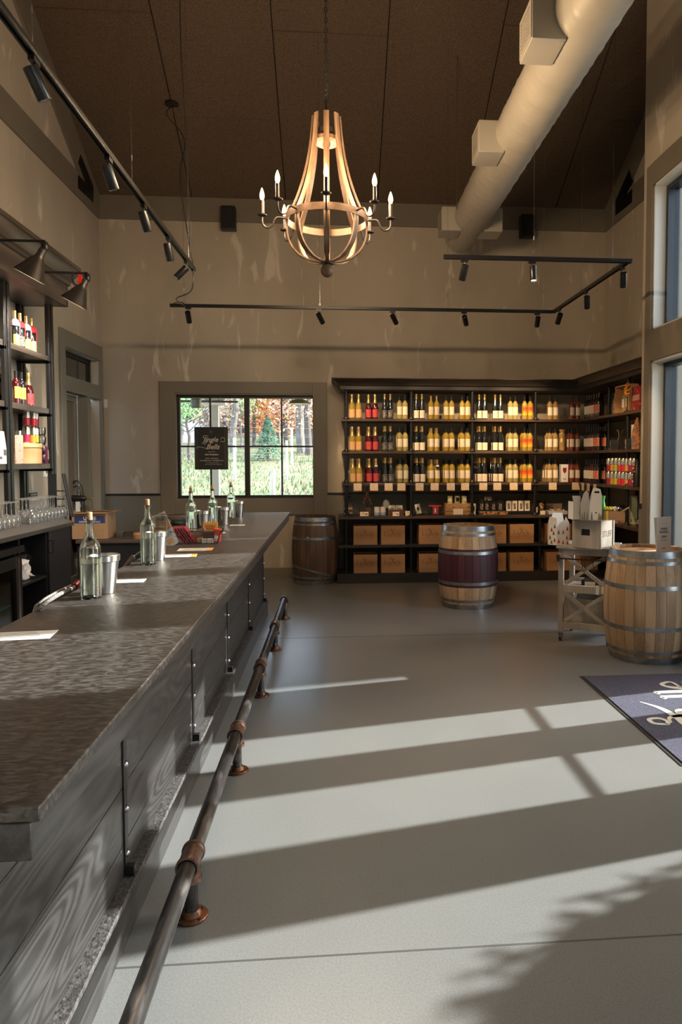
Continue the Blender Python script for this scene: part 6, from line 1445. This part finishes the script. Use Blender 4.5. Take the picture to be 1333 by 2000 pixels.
add('box', G().box(-.105, .105, 0, .01, 0, .075).box(-.105, -.097, .01, .13, 0, .075).box(.097, .105, .01, .13, 0, .075).box(-.097, .097, .12, .13, 0, .075).box(-.097, .097, .01, .12, 0, .005), mat('walnut_box', (.10,.05,.03), .5), t)
for k in range(4):
    pk = add('packet', G().box(-.042, .042, 0, .008, 0, .075).tf(Matrix.Translation((-.052+.10*(k % 2)+rnd(-.004,.004), .02+.045*(k//2), .055)) @ Matrix.Rotation(rnd(-.12,.12), 4, 'Y')), M['cream'], t)
    add('print', G().box(-.03, .03, -.001, 0, .02, .04).tf(Matrix.Translation((-.052+.10*(k % 2), .02+.045*(k//2), .055))), M['pinegreen'], pk)
t = tag(add('white_soft_toy', G().lathe([(0,0),(.045,0),(.05,.05),(.04,.08),(.03,.10),(0,.115)], 14), mat('white_plush', (.72,.70,.66), .9), loc=(cx(757), 9.55, zc0+.09)), 'white round plush ornament behind the tea packet box', 'ornament')
t2_ = thing('ornament_stand', 'dark block under the white plush ornament', 'stand', (cx(757), 9.55, zc0)); add('block', G().box(-.045, .045, -.045, .045, 0, .088), M['cabblack'], t2_)
t = thing('chocolate_box', 'slanted black and cream oval-print chocolate box on an easel', 'box', (cx(822), 9.38, zc0+.012))
Rx = Matrix.Rotation(-.28, 4, 'X') @ Matrix.Rotation(-.22, 4, 'Y')
add('box', G().box(-.06, .04, 0, .03, 0, .15).tf(Rx), M['black'], t, bevel=.002); add('label', G().box(-.045, .02, -.001, 0, .012, .142).tf(Rx), M['cream'], t)
add('oval_print', G().lathe([(0,0),(.018,0),(.018,.001),(0,.001)], 20).tf(Rx @ Matrix.Translation((-.012,-.0012,.08)) @ Matrix.Rotation(PI/2, 4, 'X') @ Matrix.Diagonal((1,1.4,1,1))), M['black'], t)
add('easel', G().box(-.07, .06, -.01, .08, -.012, -.002), M['satin_black'], t)
t = thing('red_chocolate_box', 'red and black striped chocolate gift box right of the slanted box', 'box', (cx(850), 9.36, zc0))
add('box', G().box(-.085, .085, 0, .07, 0, .13), M['black'], t, bevel=.002); add('panel', G().box(-.03, .05, -.001, 0, .01, .12), mat('burgundy_card', (.35,.03,.05), .4), t); add('print', G().box(-.004, .016, -.002, -.001, .03, .09), M['cream'], t); add('ribbon', G().box(-.085, .085, -.0015, 0, .118, .13), M['redprint'], t)
# slatted crate with yellow packets
cxx = (cx(871)+cx(919))/2; wC = cx(919)-cx(871)
t = thing('slatted_crate', 'small slatted pine crate filled with yellow snack bags on the counter', 'crate', (cxx, 9.33, zc0))
for k in range(3):
    for yy in (0, .17): add('slat', G().box(-wC/2, wC/2, yy, yy+.01, .004+.052*k, .050+.052*k), M['crate'], t, bevel=.001)
for s_ in (-1, 1): add('end_board', G().box(s_*wC/2-.006, s_*wC/2+.006, .011, .169, 0, .155), M['crate'], t)
add('bottom', G().box(-wC/2+.006, wC/2-.006, .011, .169, 0, .006), M['crate'], t)
ct_ = add('card', G().box(-.07, .06, -.02, -.017, .008, .085), M['cream'], t); add('card_base', G().box(-.05, .04, -.03, -.001, 0, .008), M['black'], t)
for k in range(3):
    o = thing('snack_bag', '%s yellow snack bag from the left in the slatted crate' % ORD[k], 'snack bag', (cxx-.10+.095*k, 9.40, zc0+.05), rnd(-.2,.2), 'snack bags in the crate')
    add('bag', G().lathe([(0,0),(.036,.0),(.046,.06),(.046,.12),(.042,.20),(.0,.205)], 4, a0=PI/4, a1=PI/4+2*PI).tf(Matrix.Diagonal((1,.55,1,1))), mat('yellow_bag_%d' % k, (.70,.58,.12), .25, c2=(.85,.78,.45), scale=40), o, sm=60); add('print', G().box(-.022, .022, -.027, -.0255, .13, .18), M['black' if k % 2 else 'cream'], o)
t = thing('small_gift_pack', 'narrow cream standing pack with dark pictures right of the slatted crate', 'box', (cx(925), 9.34, zc0), .1); add('box', G().box(-.03, .03, 0, .03, 0, .15), M['cream'], t, bevel=.001); add('print', G().box(-.014, .014, -.001, 0, .05, .12), M['black'], t)
# chocolate rack with hanging bars
xr0, xr1 = cx(934), cx(1038)
rk = thing('chocolate_rack', 'low black tiered rack with a wide picture tray on the display counter', 'rack', ((xr0+xr1)/2, 9.36, zc0)); wR = (xr1-xr0)/2
add('tray', G().box(-wR, wR, 0, .12, 0, .045), M['satin_black'], rk, bevel=.002); add('riser', G().box(-wR, wR, .12, .2, 0, .075), M['satin_black'], rk, bevel=.002)
add('picture_strip', G().box(-wR+.02, wR*.12, -.0015, 0, .002, .042), mat('food_photo', (.55,.28,.12), .4, c2=(.10,.04,.02), scale=30, lo=.45, hi=.55), rk); add('edge', G().box(-wR, wR, -.003, .0, .043, .048), M['steel'], rk)
for k in range(8):
    px = (943, 953, 966, 979.5, 996, 1007.5, 1020, 1032)[k]; big = k < 4; x_ = cx(px)
    o = thing('chocolate_bar_pack', '%s %s in the rack row on the display counter' % (ORD[k], 'black bar pack with picture' if big else 'silver-framed picture pack'), 'chocolate pack', (x_, 9.40, zc0+.0465), 0, 'packs in the chocolate rack')
    w_ = .040 if big else .034; add('pack', G().box(-w_, w_, 0, .018, 0, .135), M['black' if big else 'cream'], o, bevel=.001)
    add('picture', G().box(-w_*.5, w_*.5, -.001, 0, .02, .10), mat('pack_picture_%d' % k, (.5,.36,.28), .4, c2=(.05,.03,.03), scale=60, lo=.45, hi=.55), o)
    add('ribbon', G().lathe([(0,.135),(.012,.14),(.014,.155),(0,.165)], 8, (0,.009,0)), M['steel'], o)
card(954, .09, .05, 'small cream card lying on top of the black bar packs', y=9.45, zoff=.185)
o = tag(add('snowflake_bottle', G().lathe([(0,.002),(.030,0),(.034,.01),(.034,.11),(.025,.135),(.012,.15),(.012,.19),(0,.195)], 18), M['black'], loc=(cx(1045), 9.33, zc0)), 'dark bottle with snowflake topper and cream label on the counter', 'bottle')
add('label', G().lathe([(.0345,.03),(.0345,.10)], 10, a0=-PI/2-.9, a1=-PI/2+.9), M['cream'], o)
g = G()
for k in range(6): a_ = k*PI/3+PI/6; g.tube([(0,0,.30), (.042*math.cos(a_), 0, .30+.042*math.sin(a_))], .0022, 5); g.tube([(.024*math.cos(a_+.3),0,.30+.024*math.sin(a_+.3)*1.3),(.026*math.cos(a_),0,.30+.026*math.sin(a_)),(.024*math.cos(a_-.3)*1.3,0,.30+.024*math.sin(a_-.3)*1.3)], .0018, 5)
add('snowflake', g, M['steel'], o); add('stem', G().cyl((0,0,.19), (0,0,.30), .002, n=6), M['steel'], o)
t = thing('candy_jar', 'clear jar of orange sweets with cream label by the snowflake bottle', 'jar', (cx(1060), 9.40, zc0))
add('glass', G().lathe([(0,.002),(.05,.0),(.055,.01),(.055,.14),(.045,.16),(.048,.19),(.0,.19)], 24), M['jar'], t); fill(24, -.03, .03, -.03, .03, .02, .14, .014, [M['caramel'], M['orange'], M['cream']], t, 4)
add('label', G().box(-.035, .035, -.062, -.058, .0, .05), M['cream'], t)
t = thing('white_tray', 'low white display tray with small sweets near the right end of the counter', 'tray', (cx(1090), 9.34, zc0))
add('tray', G().box(-.13, .13, 0, .18, 0, .045), mat('pale_tray', (.55,.55,.58), .4), t, bevel=.003); fill(16, -.11, .11, .02, .15, .056, .06, .011, [M['cream'], M['bronze'], M['caramel']], t, 9)
t = tag(add('kraft_card', G().box(-.11, .11, 0, .004, 0, .13), M['kraft'], loc=(cx(1094), 9.60, zc0)), 'plain brown card standing behind the white tray', 'card')
# gift bags between the bottles
p_ = at(1098, 836, Y=9.33).x
t = thing('gold_gift_bag', 'crumpled gold foil bottle bag on the middle shelf of the last bay', 'gift bag', (p_, YS+.085, zS[1]+.0005))
g = G(); rg = random.Random(8); prf_ = [(.030,0),(.043,.01),(.040,.06),(.043,.12),(.038,.17),(.042,.22),(.030,.25),(.044,.285)]
vs = []; n_ = 14
for j, (r, z) in enumerate(prf_):
    for i in range(n_): rr = r*rg.uniform(.86, 1.12); vs.append((rr*math.cos(2*PI*i/n_), rr*math.sin(2*PI*i/n_), z))
g.faces(vs, [(j*n_+i, j*n_+(i+1) % n_, (j+1)*n_+(i+1) % n_, (j+1)*n_+i) for j in range(len(prf_)-1) for i in range(n_)])
add('bag', g, mat('dull_gold_paper', (.42,.27,.10), .45, metal=.3), t, sm=5); add('tie', G().lathe([(.032,.245),(.036,.25),(.032,.255)], 14), M['gold'], t)
p_ = at(1102, 902, Y=9.33).x
t = thing('wine_gift_box', 'white gift box printed with a red wine glass on the bottom bottle shelf', 'gift box', (p_, YS+.05, zS[2]+.0005)); add('box', G().box(-.048, .048, 0, .08, 0, .235), M['white'], t, bevel=.001); add('print', G().prism([(-.024,.19),(.024,.19),(.026,.15),(.0,.11),(-.026,.15)], -.001, 0, 'y'), M['maroon'], t); add('print', G().box(-.02, .02, -.001, 0, .03, .05), M['silver2'], t)
# right wall shelf things
def ryx(px, X):
    lo, hi = 3.0, 12.0
    for _ in range(40):
        m_ = (lo+hi)/2; d = Vector((X, m_, 1.9-H)); xx = CX+F*d.dot(RT)/d.dot(FW)
        if xx > px: lo = m_
        else: hi = m_
    return lo
XR_ = XS+.06
t = thing('cork_bag', 'clear bag of wine corks on the top shelf of the right wall', 'bag', (XR_+.04, ryx(1199, XR_), zS[0]+.0005)); 
add('bag', G().lathe([(0,0),(.05,.0),(.055,.03),(.052,.16),(.03,.21),(.035,.24)], 12), mat('clear_film', (.5,.35,.2), .2, c2=(.25,.12,.06), scale=40, lo=.45, hi=.55), t, sm=20)
yK0, yK1 = ryx(1232, XR_), ryx(1206, XR_)
t = thing('open_gift_crate', 'open pine box framing two bottles on the top shelf of the right wall', 'crate', (XR_-.03, (yK0+yK1)/2, zS[0]+.0005)); hK = .31; wK = (yK1-yK0)/2
add('frame', G().box(0, .12, -wK, -wK+.012, 0, hK).box(0, .12, wK-.012, wK, 0, hK).box(0, .12, -wK+.012, wK-.012, 0, .012).box(0, .12, -wK+.012, wK-.012, hK-.012, hK).box(.112, .12, -wK+.012, wK-.012, .012, hK-.012), M['crate'], t)
for k, dy in enumerate((-.06, .05)):
    b, c, l = bottle_meshes('still', 'clear', 'darkgold', 'cream'); o = link('wine_bottle', b, None, (XR_+.03, (yK0+yK1)/2+dy, zS[0]+.0135), (0,0,-PI/2)); o.scale = (.9,.9,.9); tag(o, '%s pale bottle inside the open pine gift box' % ('near', 'far')[k], 'bottle'); link('cap', c, o); link('label', l, o)
t = thing('red_popcorn_box', 'red printed gift box at the near end of the top right shelf', 'gift box', (XR_-.02, ryx(1246, XR_), zS[0]+.0005)); add('box', G().box(0, .1, -.09, .11, 0, .26), mat('red_white_box', (.45,.02,.03), .4, c2=(.75,.5,.42), scale=24, lo=.6, hi=.63), t, bevel=.002); add('banner', G().box(-.001, 0, -.08, .10, .11, .17), mat('peach_banner', (.75,.42,.32), .5), t)
t = thing('orange_bow', 'orange ribbon bow hanging near the cornice beside the pillar', 'bow', (XS-.03, 7.58, 2.36)); g = G()
for k in range(8): a_ = k*PI/4; g.tube(smooth_path([(0,0,0),(0,.05*math.cos(a_),.07*math.sin(a_)),(-.03,.03*math.cos(a_+.4),.045*math.sin(a_+.4)),(0,0,0)], 3), .008, 5)
add('loops', g, M['caramel'], t); add('hanger', G().cyl((0,0,.0), (0,0,.14), .002, n=5), M['iron'], t)
for k, (pa, w_, h_, nm_) in enumerate(((1193, .065, .11, 'far'), (1223, .07, .11, 'near'))):
    t = thing('glassware_box', 'small white glassware box with dark glass pictures, %s one on the middle right shelf' % nm_, 'box', (XS+.02, ryx(pa, XS+.02), zS[1]+.0005), -.35); add('box', G().box(0, .09, -w_, w_, 0, h_*1.0), M['black'], t, bevel=.001); add('face', G().box(-.001, 0, -w_, w_, 0, h_), M['cream'], t)
    for s_ in (-.03, .03): add('glass_print', G().prism([(s_-.016,.055),(s_+.016,.055),(s_+.012,.025),(s_-.012,.025)], -.002, -.001, 'x'), M['black'], t)
t = thing('decanter', 'clear glass wine decanter on the middle shelf of the right wall', 'decanter', (XS+.13, ryx(1212, XS+.13), zS[1]+.0005)); add('glass', G().lathe([(0,.004),(.05,0),(.068,.02),(.066,.05),(.03,.12),(.018,.17),(.02,.20),(.042,.235)], 24), M['jar'], t)
t = thing('tall_white_box', 'upright white and black gift box near the pillar on the middle right shelf', 'box', (XS+.05, ryx(1238, XS+.05), zS[1]+.0005)); add('base', G().box(0, .08, -.06, .06, 0, .12), M['black'], t); add('upper', G().box(0, .08, -.06, .06, .12, .27), M['cream'], t, bevel=.001)
t = thing('confection_tower', 'orange and clear wrapped confection tower at the near end of the middle right shelf', 'gift', (XS+.05, 7.52, zS[1]+.0005)); add('body', G().lathe([(0,0),(.06,0),(.065,.1),(.055,.2),(.02,.30),(.012,.34),(0,.34)], 8), mat('orange_wrap', (.65,.25,.08), .3, c2=(.25,.16,.12), scale=30, lo=.45, hi=.55), t, sm=20)
t = thing('dark_garland', 'dark wrapped bottle with copper ribbons at the near end of the lowest right shelf', 'gift', (XS+.05, 7.50, zS[2]+.0005)); add('body', G().lathe([(0,0),(.045,0),(.05,.18),(.02,.25),(.02,.30),(0,.31)], 12), M['black'], t)
for k in range(7): add('ribbon', G().lathe([(0,-.014),(.016,0),(0,.014)], 7).tf(Matrix.Translation((-.045, rnd(-.03,.03), .06+.035*k))), M['caramel' if k % 2 else 'cream'], t)
# ================================================================== OUTSIDE
def gz(y): return 0.0 if y < 11 else min(.1*(y-11), 3.2)
M['grass'] = mat('meadow_grass', (.055,.09,.02), .9, c2=(.14,.11,.06), scale=1.1, detail=7, lo=.35, hi=.65, bump=.4, bscale=20)
g = G(); xs = [-30+2*i for i in range(31)]; ysn = [9.99, 11, 13, 15, 17, 19, 21, 24, 27, 30, 34, 38, 43, 60]; vs = []
rg = random.Random(2)
for y in ysn:
    for x in xs: vs.append((x, y, gz(y)+(rg.uniform(-.05,.05) if y > 14 else -.02)))
n_ = len(xs); g.faces(vs, [(j*n_+i, j*n_+i+1, (j+1)*n_+i+1, (j+1)*n_+i) for j in range(len(ysn)-1) for i in range(n_-1)]); struct('ground', g, M['grass'])
struct('ground', G().box(3.95, 40, -20, 9.9, -.2, -.02), mat('outdoor_paving', (.36,.35,.33), .8, c2=(.30,.29,.27), scale=3))
# grass blades and straw: nobody could count them
g = G(); rg = random.Random(4)
cols_ = []
for k in range(9000):
    y = rg.uniform(17.5, 30); x = rg.uniform(-13, 4); z = gz(y)-.02; h_ = rg.uniform(.05, .17); a_ = rg.uniform(0, PI); w_ = .02; g.m(k % 3)
    dx, dy = w_*math.cos(a_), w_*math.sin(a_); lx = rg.uniform(-.05,.05)
    g.faces([(x-dx, y-dy, z), (x+dx, y+dy, z), (x+lx, y, z+h_)], ((0,1,2),))
o = tag(add('grass_tufts', g, [mat('grass_green', (.06,.10,.02), .8), mat('grass_light', (.10,.135,.03), .8), mat('grass_straw', (.17,.135,.08), .8)], sm=None), 'green and straw-coloured grass growing on the slope outside the window', 'grass'); o['kind'] = 'stuff'
M['greypost'] = mat('weathered_post_wood', (.42,.38,.32), .8, c2=(.30,.27,.23), scale=12, st=(1,1,.2))
# vineyard posts and wires
VP = [(281, 829, 968, 17.6, .045), (458, 855, 942, 21, .05), (533, 916, 970, 17.6, .065), (549, 898, 968, 17.8, .035), (560, 860, 945, 21, .04), (570, 835, 903, 25, .045)]
for k, (px, pt, pb, Y, r) in enumerate(VP):
    p = at(px, pt, Y=Y); t = tag(add('vineyard_post', G().cyl((0,0,-.1), (0,0,p.z-gz(Y)), r, r*.94, n=12), M['greypost'], loc=(p.x, Y, gz(Y))), '%s weathered vineyard post from the left seen through the back window' % ORD[k], 'post', 'vineyard posts outside')
for k, y in enumerate((17.6, 21.0, 25)):
    w_ = thing('trellis_wires', '%s row of thin vineyard wires outside the back window' % ('nearest', 'middle', 'farthest')[k], 'wire', (0, y, gz(y)), 0)
    for j in range(3):
        add('wire', G().tube([(-14, .05, .7+.45*j), (-6, -.1, .68+.45*j), (4, -.8, .5+.45*j)], .0028, 4), M['bolt'], w_)
# porch: post with braces, beam, lamps
M['porch'] = mat('porch_paint', (.33,.31,.26), .6, c2=(.29,.27,.23), scale=4)
px0 = at(421, 900, Y=13).x
pp = thing('porch_post', 'square porch post with capital and two diagonal braces outside the back window', 'post', (px0, 13, 0))
zb_ = at(421, 788, Y=13).z
add('shaft', G().box(-.07, .07, -.07, .07, 0, 2.9), M['porch'], pp, bevel=.004); add('capital', G().box(-.2, .2, -.1, .1, zb_-.03, zb_+.03), mat('white_trim', (.66,.64,.58), .6), pp, bevel=.003)
for s_ in (-1, 1): add('brace', G().box(-.04, .04, -.05, .05, 0, .75).tf(Matrix.Translation((s_*.05, 0, zb_+.0)) @ Matrix.Rotation(s_*.8, 4, 'Y')), M['porch'], pp)
zl = 3.0
pr = thing('porch_roof', 'low porch roof over the ground outside the back window', 'roof', (-2, 12, zl+.15))
add('ceiling', G().box(-5.5, 5.6, -1.95, 1.6, .0, .08), M['soffit'], pr); add('beam', G().box(-5.5, 5.6, .9, 1.1, -.28, .0), M['porch'], pr)
def barn_lamp(px, py, Y, r, label, flip=False):
    p = at(px, py, Y=Y); t = thing('barn_lamp', label, 'lamp', p)
    add('shade', G().lathe([(0,.11),(.03,.11),(.04,.085),(r*.75,.05),(r,-.0),(r-.01,-.0),(r*.73,.045),(0,.08)], 28), mat('green_bronze_enamel', (.10,.09,.06), .45), t)
    add('lining', G().lathe([(r-.01,-.001),(r*.72,.04),(0,.07)], 28), M['white'], t); add('stem', G().cyl((0,0,.1), (0,0,zl+.15-p.z), .012, n=8), M['iron'], t); add('bulb', G().lathe([(0,.06),(.03,.04),(.035,.01),(0,-.02)], 14), M['candle'] if False else M['white'], t)
barn_lamp(585, 789, 11.6, .185, 'wide enamel barn lamp hanging in the porch seen at the window top right')
p = at(383, 787, Y=11.8); t = thing('porch_speaker', 'dark green ribbed fixture hanging in the porch at the window top left', 'fixture', p)
add('body', G().lathe([(0,.08),(.06,.08),(.085,.05),(.09,.0),(.085,-.06),(.07,-.08),(0,-.08)], 9), mat('dark_green_metal', (.05,.06,.045), .5), t, sm=5); add('stem', G().cyl((0,0,.08), (0,0,zl+.15-p.z), .012, n=8), M['iron'], t)
p = at(365, 783, Y=12.9); t = tag(add('porch_rod', G().cyl((-1.5,0,0), (.9,0,-.02), .018, n=8), M['iron'], loc=(p.x, 12.8, p.z)), 'horizontal brown tie rod crossing the top left pane outside', 'rod')
# trees
M['bark'] = mat('grey_bark', (.17,.15,.135), .9, c2=(.10,.085,.075), scale=14, st=(1,1,.2), bump=.4); M['barkd'] = mat('dark_bark', (.075,.06,.05), .9)
def leaves(g, n, c, rad, sz, rg, nm=1, flat=1.0):
    for k in range(n):
        while True:
            v = Vector((rg.uniform(-1,1), rg.uniform(-1,1), rg.uniform(-1,1)))
            if .3 < v.length < 1: break
        p = Vector((c[0]+v.x*rad[0], c[1]+v.y*rad[1], c[2]+v.z*rad[2])); s_ = sz*rg.uniform(.6, 1.4)
        a = Vector((rg.uniform(-1,1), rg.uniform(-1,1), rg.uniform(-1,1))).normalized()*s_; b = a.orthogonal().normalized()*s_*.6
        g.m(rg.randrange(nm)); g.faces([p-a, p+b, p+a, p-b], ((0,1,2,3),))
LM = {'orange': [mat('leaf_orange', (.38,.13,.03), .7), mat('leaf_rust', (.27,.085,.03), .7), mat('leaf_amber', (.45,.21,.05), .7)], 'pink': [mat('leaf_dull_pink', (.28,.19,.16), .8), mat('leaf_tan', (.30,.24,.18), .8), mat('leaf_brown', (.19,.13,.09), .8)],
      'green': [mat('needle_green', (.09,.20,.07), .8), mat('needle_light', (.16,.30,.10), .8)], 'spruce': [mat('spruce_green', (.07,.17,.09), .8), mat('spruce_blue', (.13,.26,.16), .8)]}
def tree(px, Y, top, r, kind, n, label, trunk='bark', lean=0, cz=None, cr=1.5, ch=1.6, sz=.06):
    p = at(px, 900, Y=Y); rg = random.Random(int(px*7+Y)); z0 = gz(Y)-.1
    t = thing('tree', label, 'tree', (p.x, Y, z0), 0, 'trees outside the back window')
    H_ = top-z0; P = [Vector((lean*k/5+rg.uniform(-.05,.05), rg.uniform(-.05,.05), H_*k/5)) for k in range(6)]; g = G().tube(smooth_path(P, 2), [r*(1-.5*k/10) for k in range(11)], 9)
    add('trunk', g, M[trunk], t); g = G()
    for k in range(11):
        q = P[2]+(P[5]-P[2])*rg.random(); a_ = rg.uniform(0, 2*PI); l_ = rg.uniform(.6, 1.7)
        g.tube([q, q+Vector((math.cos(a_)*l_*.5, math.sin(a_)*l_*.5, l_*.22)), q+Vector((math.cos(a_)*l_, math.sin(a_)*l_, l_*.55))], [r*.28, r*.16, r*.05], 5)
    o = add('branches', g, M[trunk], t); o['kind'] = 'stuff'
    if n:
        g = G(); cz_ = (cz if cz is not None else top-.5)-z0
        for q in range(5): leaves(g, n//5, (lean*.8+rg.uniform(-cr,cr)*.6, rg.uniform(-cr,cr)*.6, cz_+rg.uniform(-ch,ch)*.6), (cr*.6, cr*.6, ch*.55), sz, rg, len(LM[kind]))
        o = add('foliage', g, LM[kind], t, sm=None); o['kind'] = 'stuff'
tl = [(352, 31, 6.5, .10, 'pink', 500, 'thin grey tree at the left edge of the window view'), (368, 27, 3.9, .07, 'green', 900, 'green pine with bushy crown left of the poster', 'barkd'),
 (400, 33, 7, .13, 'pink', 700, 'grey trunk with pinkish brush behind the poster'), (437, 34, 7, .12, 'pink', 700, 'bare forked grey tree right of the porch post'), (455, 30, 6.5, .15, 'pink', 500, 'thick pale grey trunk right of the poster'),
 (472, 32, 4.6, .06, 'green', 420, 'slim tree with green sprigs left of the mullion'), (495, 33, 6.5, .09, 'orange', 1100, 'orange-leaved tree just right of the mullion', 'barkd'), (520, 36, 7, .12, 'orange', 1500, 'orange oak above the spruce'),
 (545, 35, 7, .10, 'orange', 1500, 'orange oak between the spruce and the glazing bar'), (562, 33, 6.5, .13, 'orange', 900, 'dark leaning trunk with orange leaves', 'barkd'), (590, 30, 7, .19, 'pink', 300, 'very thick pale trunk in the right pane'),
 (603, 29, 6.5, .15, 'pink', 300, 'dark thick trunk beside the pale one', 'barkd'), (615, 33, 6.5, .10, 'orange', 1300, 'orange tree at the right edge of the window view'), (420, 38, 7, .10, 'orange', 500, 'far amber-leaved tree behind the porch post'), (480, 40, 7, .1, 'pink', 900, 'far dull pink tree by the mullion')]
for a_ in tl:
    px, Y, top, r, kind, n, lb = a_[:7]; tr = a_[7] if len(a_) > 7 else 'bark'
    if kind == 'green': tree(px, Y, top, r, kind, n, lb, tr, cz=(3.5 if px < 400 else 4.0), cr=.9, ch=.75, sz=.05)
    else: tree(px, Y, top, r, kind, n, lb, tr, lean=rnd(-.3, .3), cz=4.3, cr=1.7, ch=1.5, sz=.075)
p = at(524, 900, Y=27); t = thing('spruce', 'full conical green spruce standing on the slope in the right window half', 'tree', (p.x, 27, gz(27)-.05), 0)
add('trunk', G().cyl((0,0,0), (0,0,1.9), .05, .01, n=8), M['barkd'], t); g = G(); rg = random.Random(11)
zt27 = at(524, 812, Y=27).z-gz(27); 
for k in range(3600):
    f_ = rg.random()**.8; z = .12+f_*(zt27-.12); R_ = .62*(1-f_)+.03; a_ = rg.uniform(0, 2*PI); rr = R_*rg.uniform(.55, 1.08); v = Vector((rr*math.cos(a_), rr*math.sin(a_), z-.12*rr)); s_ = .05*rg.uniform(.6,1.3); g.m(rg.randrange(2))
    d = Vector((math.cos(a_), math.sin(a_), -.3))*s_; e_ = Vector((-math.sin(a_), math.cos(a_), rg.uniform(-.3,.3)))*s_*.45; g.faces([v-d, v+e_, v+d*1.2, v-e_], ((0,1,2,3),))
o = add('foliage', g, LM['spruce'], t, sm=None); o['kind'] = 'stuff'
# far woods
g = G(); rg = random.Random(21)
for k in range(230):
    x = rg.uniform(-16, 8); y = rg.uniform(40.5, 50); g.m(0); r = rg.uniform(.03, .11); g.cyl((x, y, 2), (x+rg.uniform(-.5,.5), y, 12), r, r*.6, n=5, cap=False)
for k in range(26000):
    x = rg.uniform(-16, 8); y = rg.uniform(40.5, 48); z = 1.6+rg.random()*8; s_ = rg.uniform(.05, .14); rr = rg.random()
    band_ = math.sin(x*.7)+rg.uniform(-1, 1); g.m(1 if band_ < 0 else (2 if rr < .55 else 3))
    a = Vector((rg.uniform(-1,1), rg.uniform(-.3,.3), rg.uniform(-1,1))).normalized()*s_; b = a.orthogonal().normalized()*s_*.7; p = Vector((x,y,z)); g.faces([p-a, p+b, p+a, p-b], ((0,1,2,3),))
o = tag(add('far_woods', g, [M['bark'], LM['pink'][0], LM['orange'][0], LM['pink'][1]], sm=None), 'dense far autumn woods of grey trunks and rust leaves behind the slope', 'woods'); o['kind'] = 'stuff'
struct('ground', G().box(-30, 30, 52, 53, 1, 14), mat('far_hillside', (.34,.27,.22), .95, c2=(.22,.17,.14), scale=1.5, detail=8))
# small house
p = at(352, 870, Y=36); t = thing('house', 'white house with grey shingle roof far away at the left window edge', 'house', (p.x-1.0, 36, gz(36)-.2))
hw = 1.9; zr = at(352, 872, Y=36).z-gz(36)+.2
add('wall', G().box(-hw, hw, 0, 3, 0, zr), mat('white_siding', (.62,.60,.56), .7), t)
add('roof', G().prism([(-.25, zr), (3.25, zr), (1.5, zr+1.45)], -hw-.2, hw+.2, 'x'), mat('grey_shingle', (.30,.31,.33), .8, c2=(.24,.25,.27), scale=6), t)
w_ = add('window', G().box(.8, 1.2, -.03, 0, zr*.45, zr*.8), M['white'], t); add('pane', G().box(.84, 1.16, -.04, -.03, zr*.48, zr*.77), M['darkglass'], w_)

# unseen shrub, added outside the near right window to cast the rounded lower-right shadow
t = thing('added_shadow_shrub', 'unseen round evergreen in a tub, added outside to cast the lower-right floor shadow', 'shrub', (4.35, 2.55, -.02))
add('tub', G().lathe([(0,0),(.26,0),(.32,.42),(.34,.42),(.34,.46),(.30,.46),(.28,.40),(0,.40)], 28), mat('tub_terracotta', (.30,.16,.10), .8), t)
g = G(); rg = random.Random(31); leaves(g, 5200, (0, 0, 1.25), (.80, .80, .80), .035, rg, 2); g.lathe([(.72*math.sin(PI*k/10), 1.25-.72*math.cos(PI*k/10)) for k in range(11)], 20); o = add('foliage', g, LM['green'], t, sm=None); o['kind'] = 'stuff'
add('trunk', G().cyl((0,0,.4), (0,0,1.3), .04, n=10), M['bark'], t)
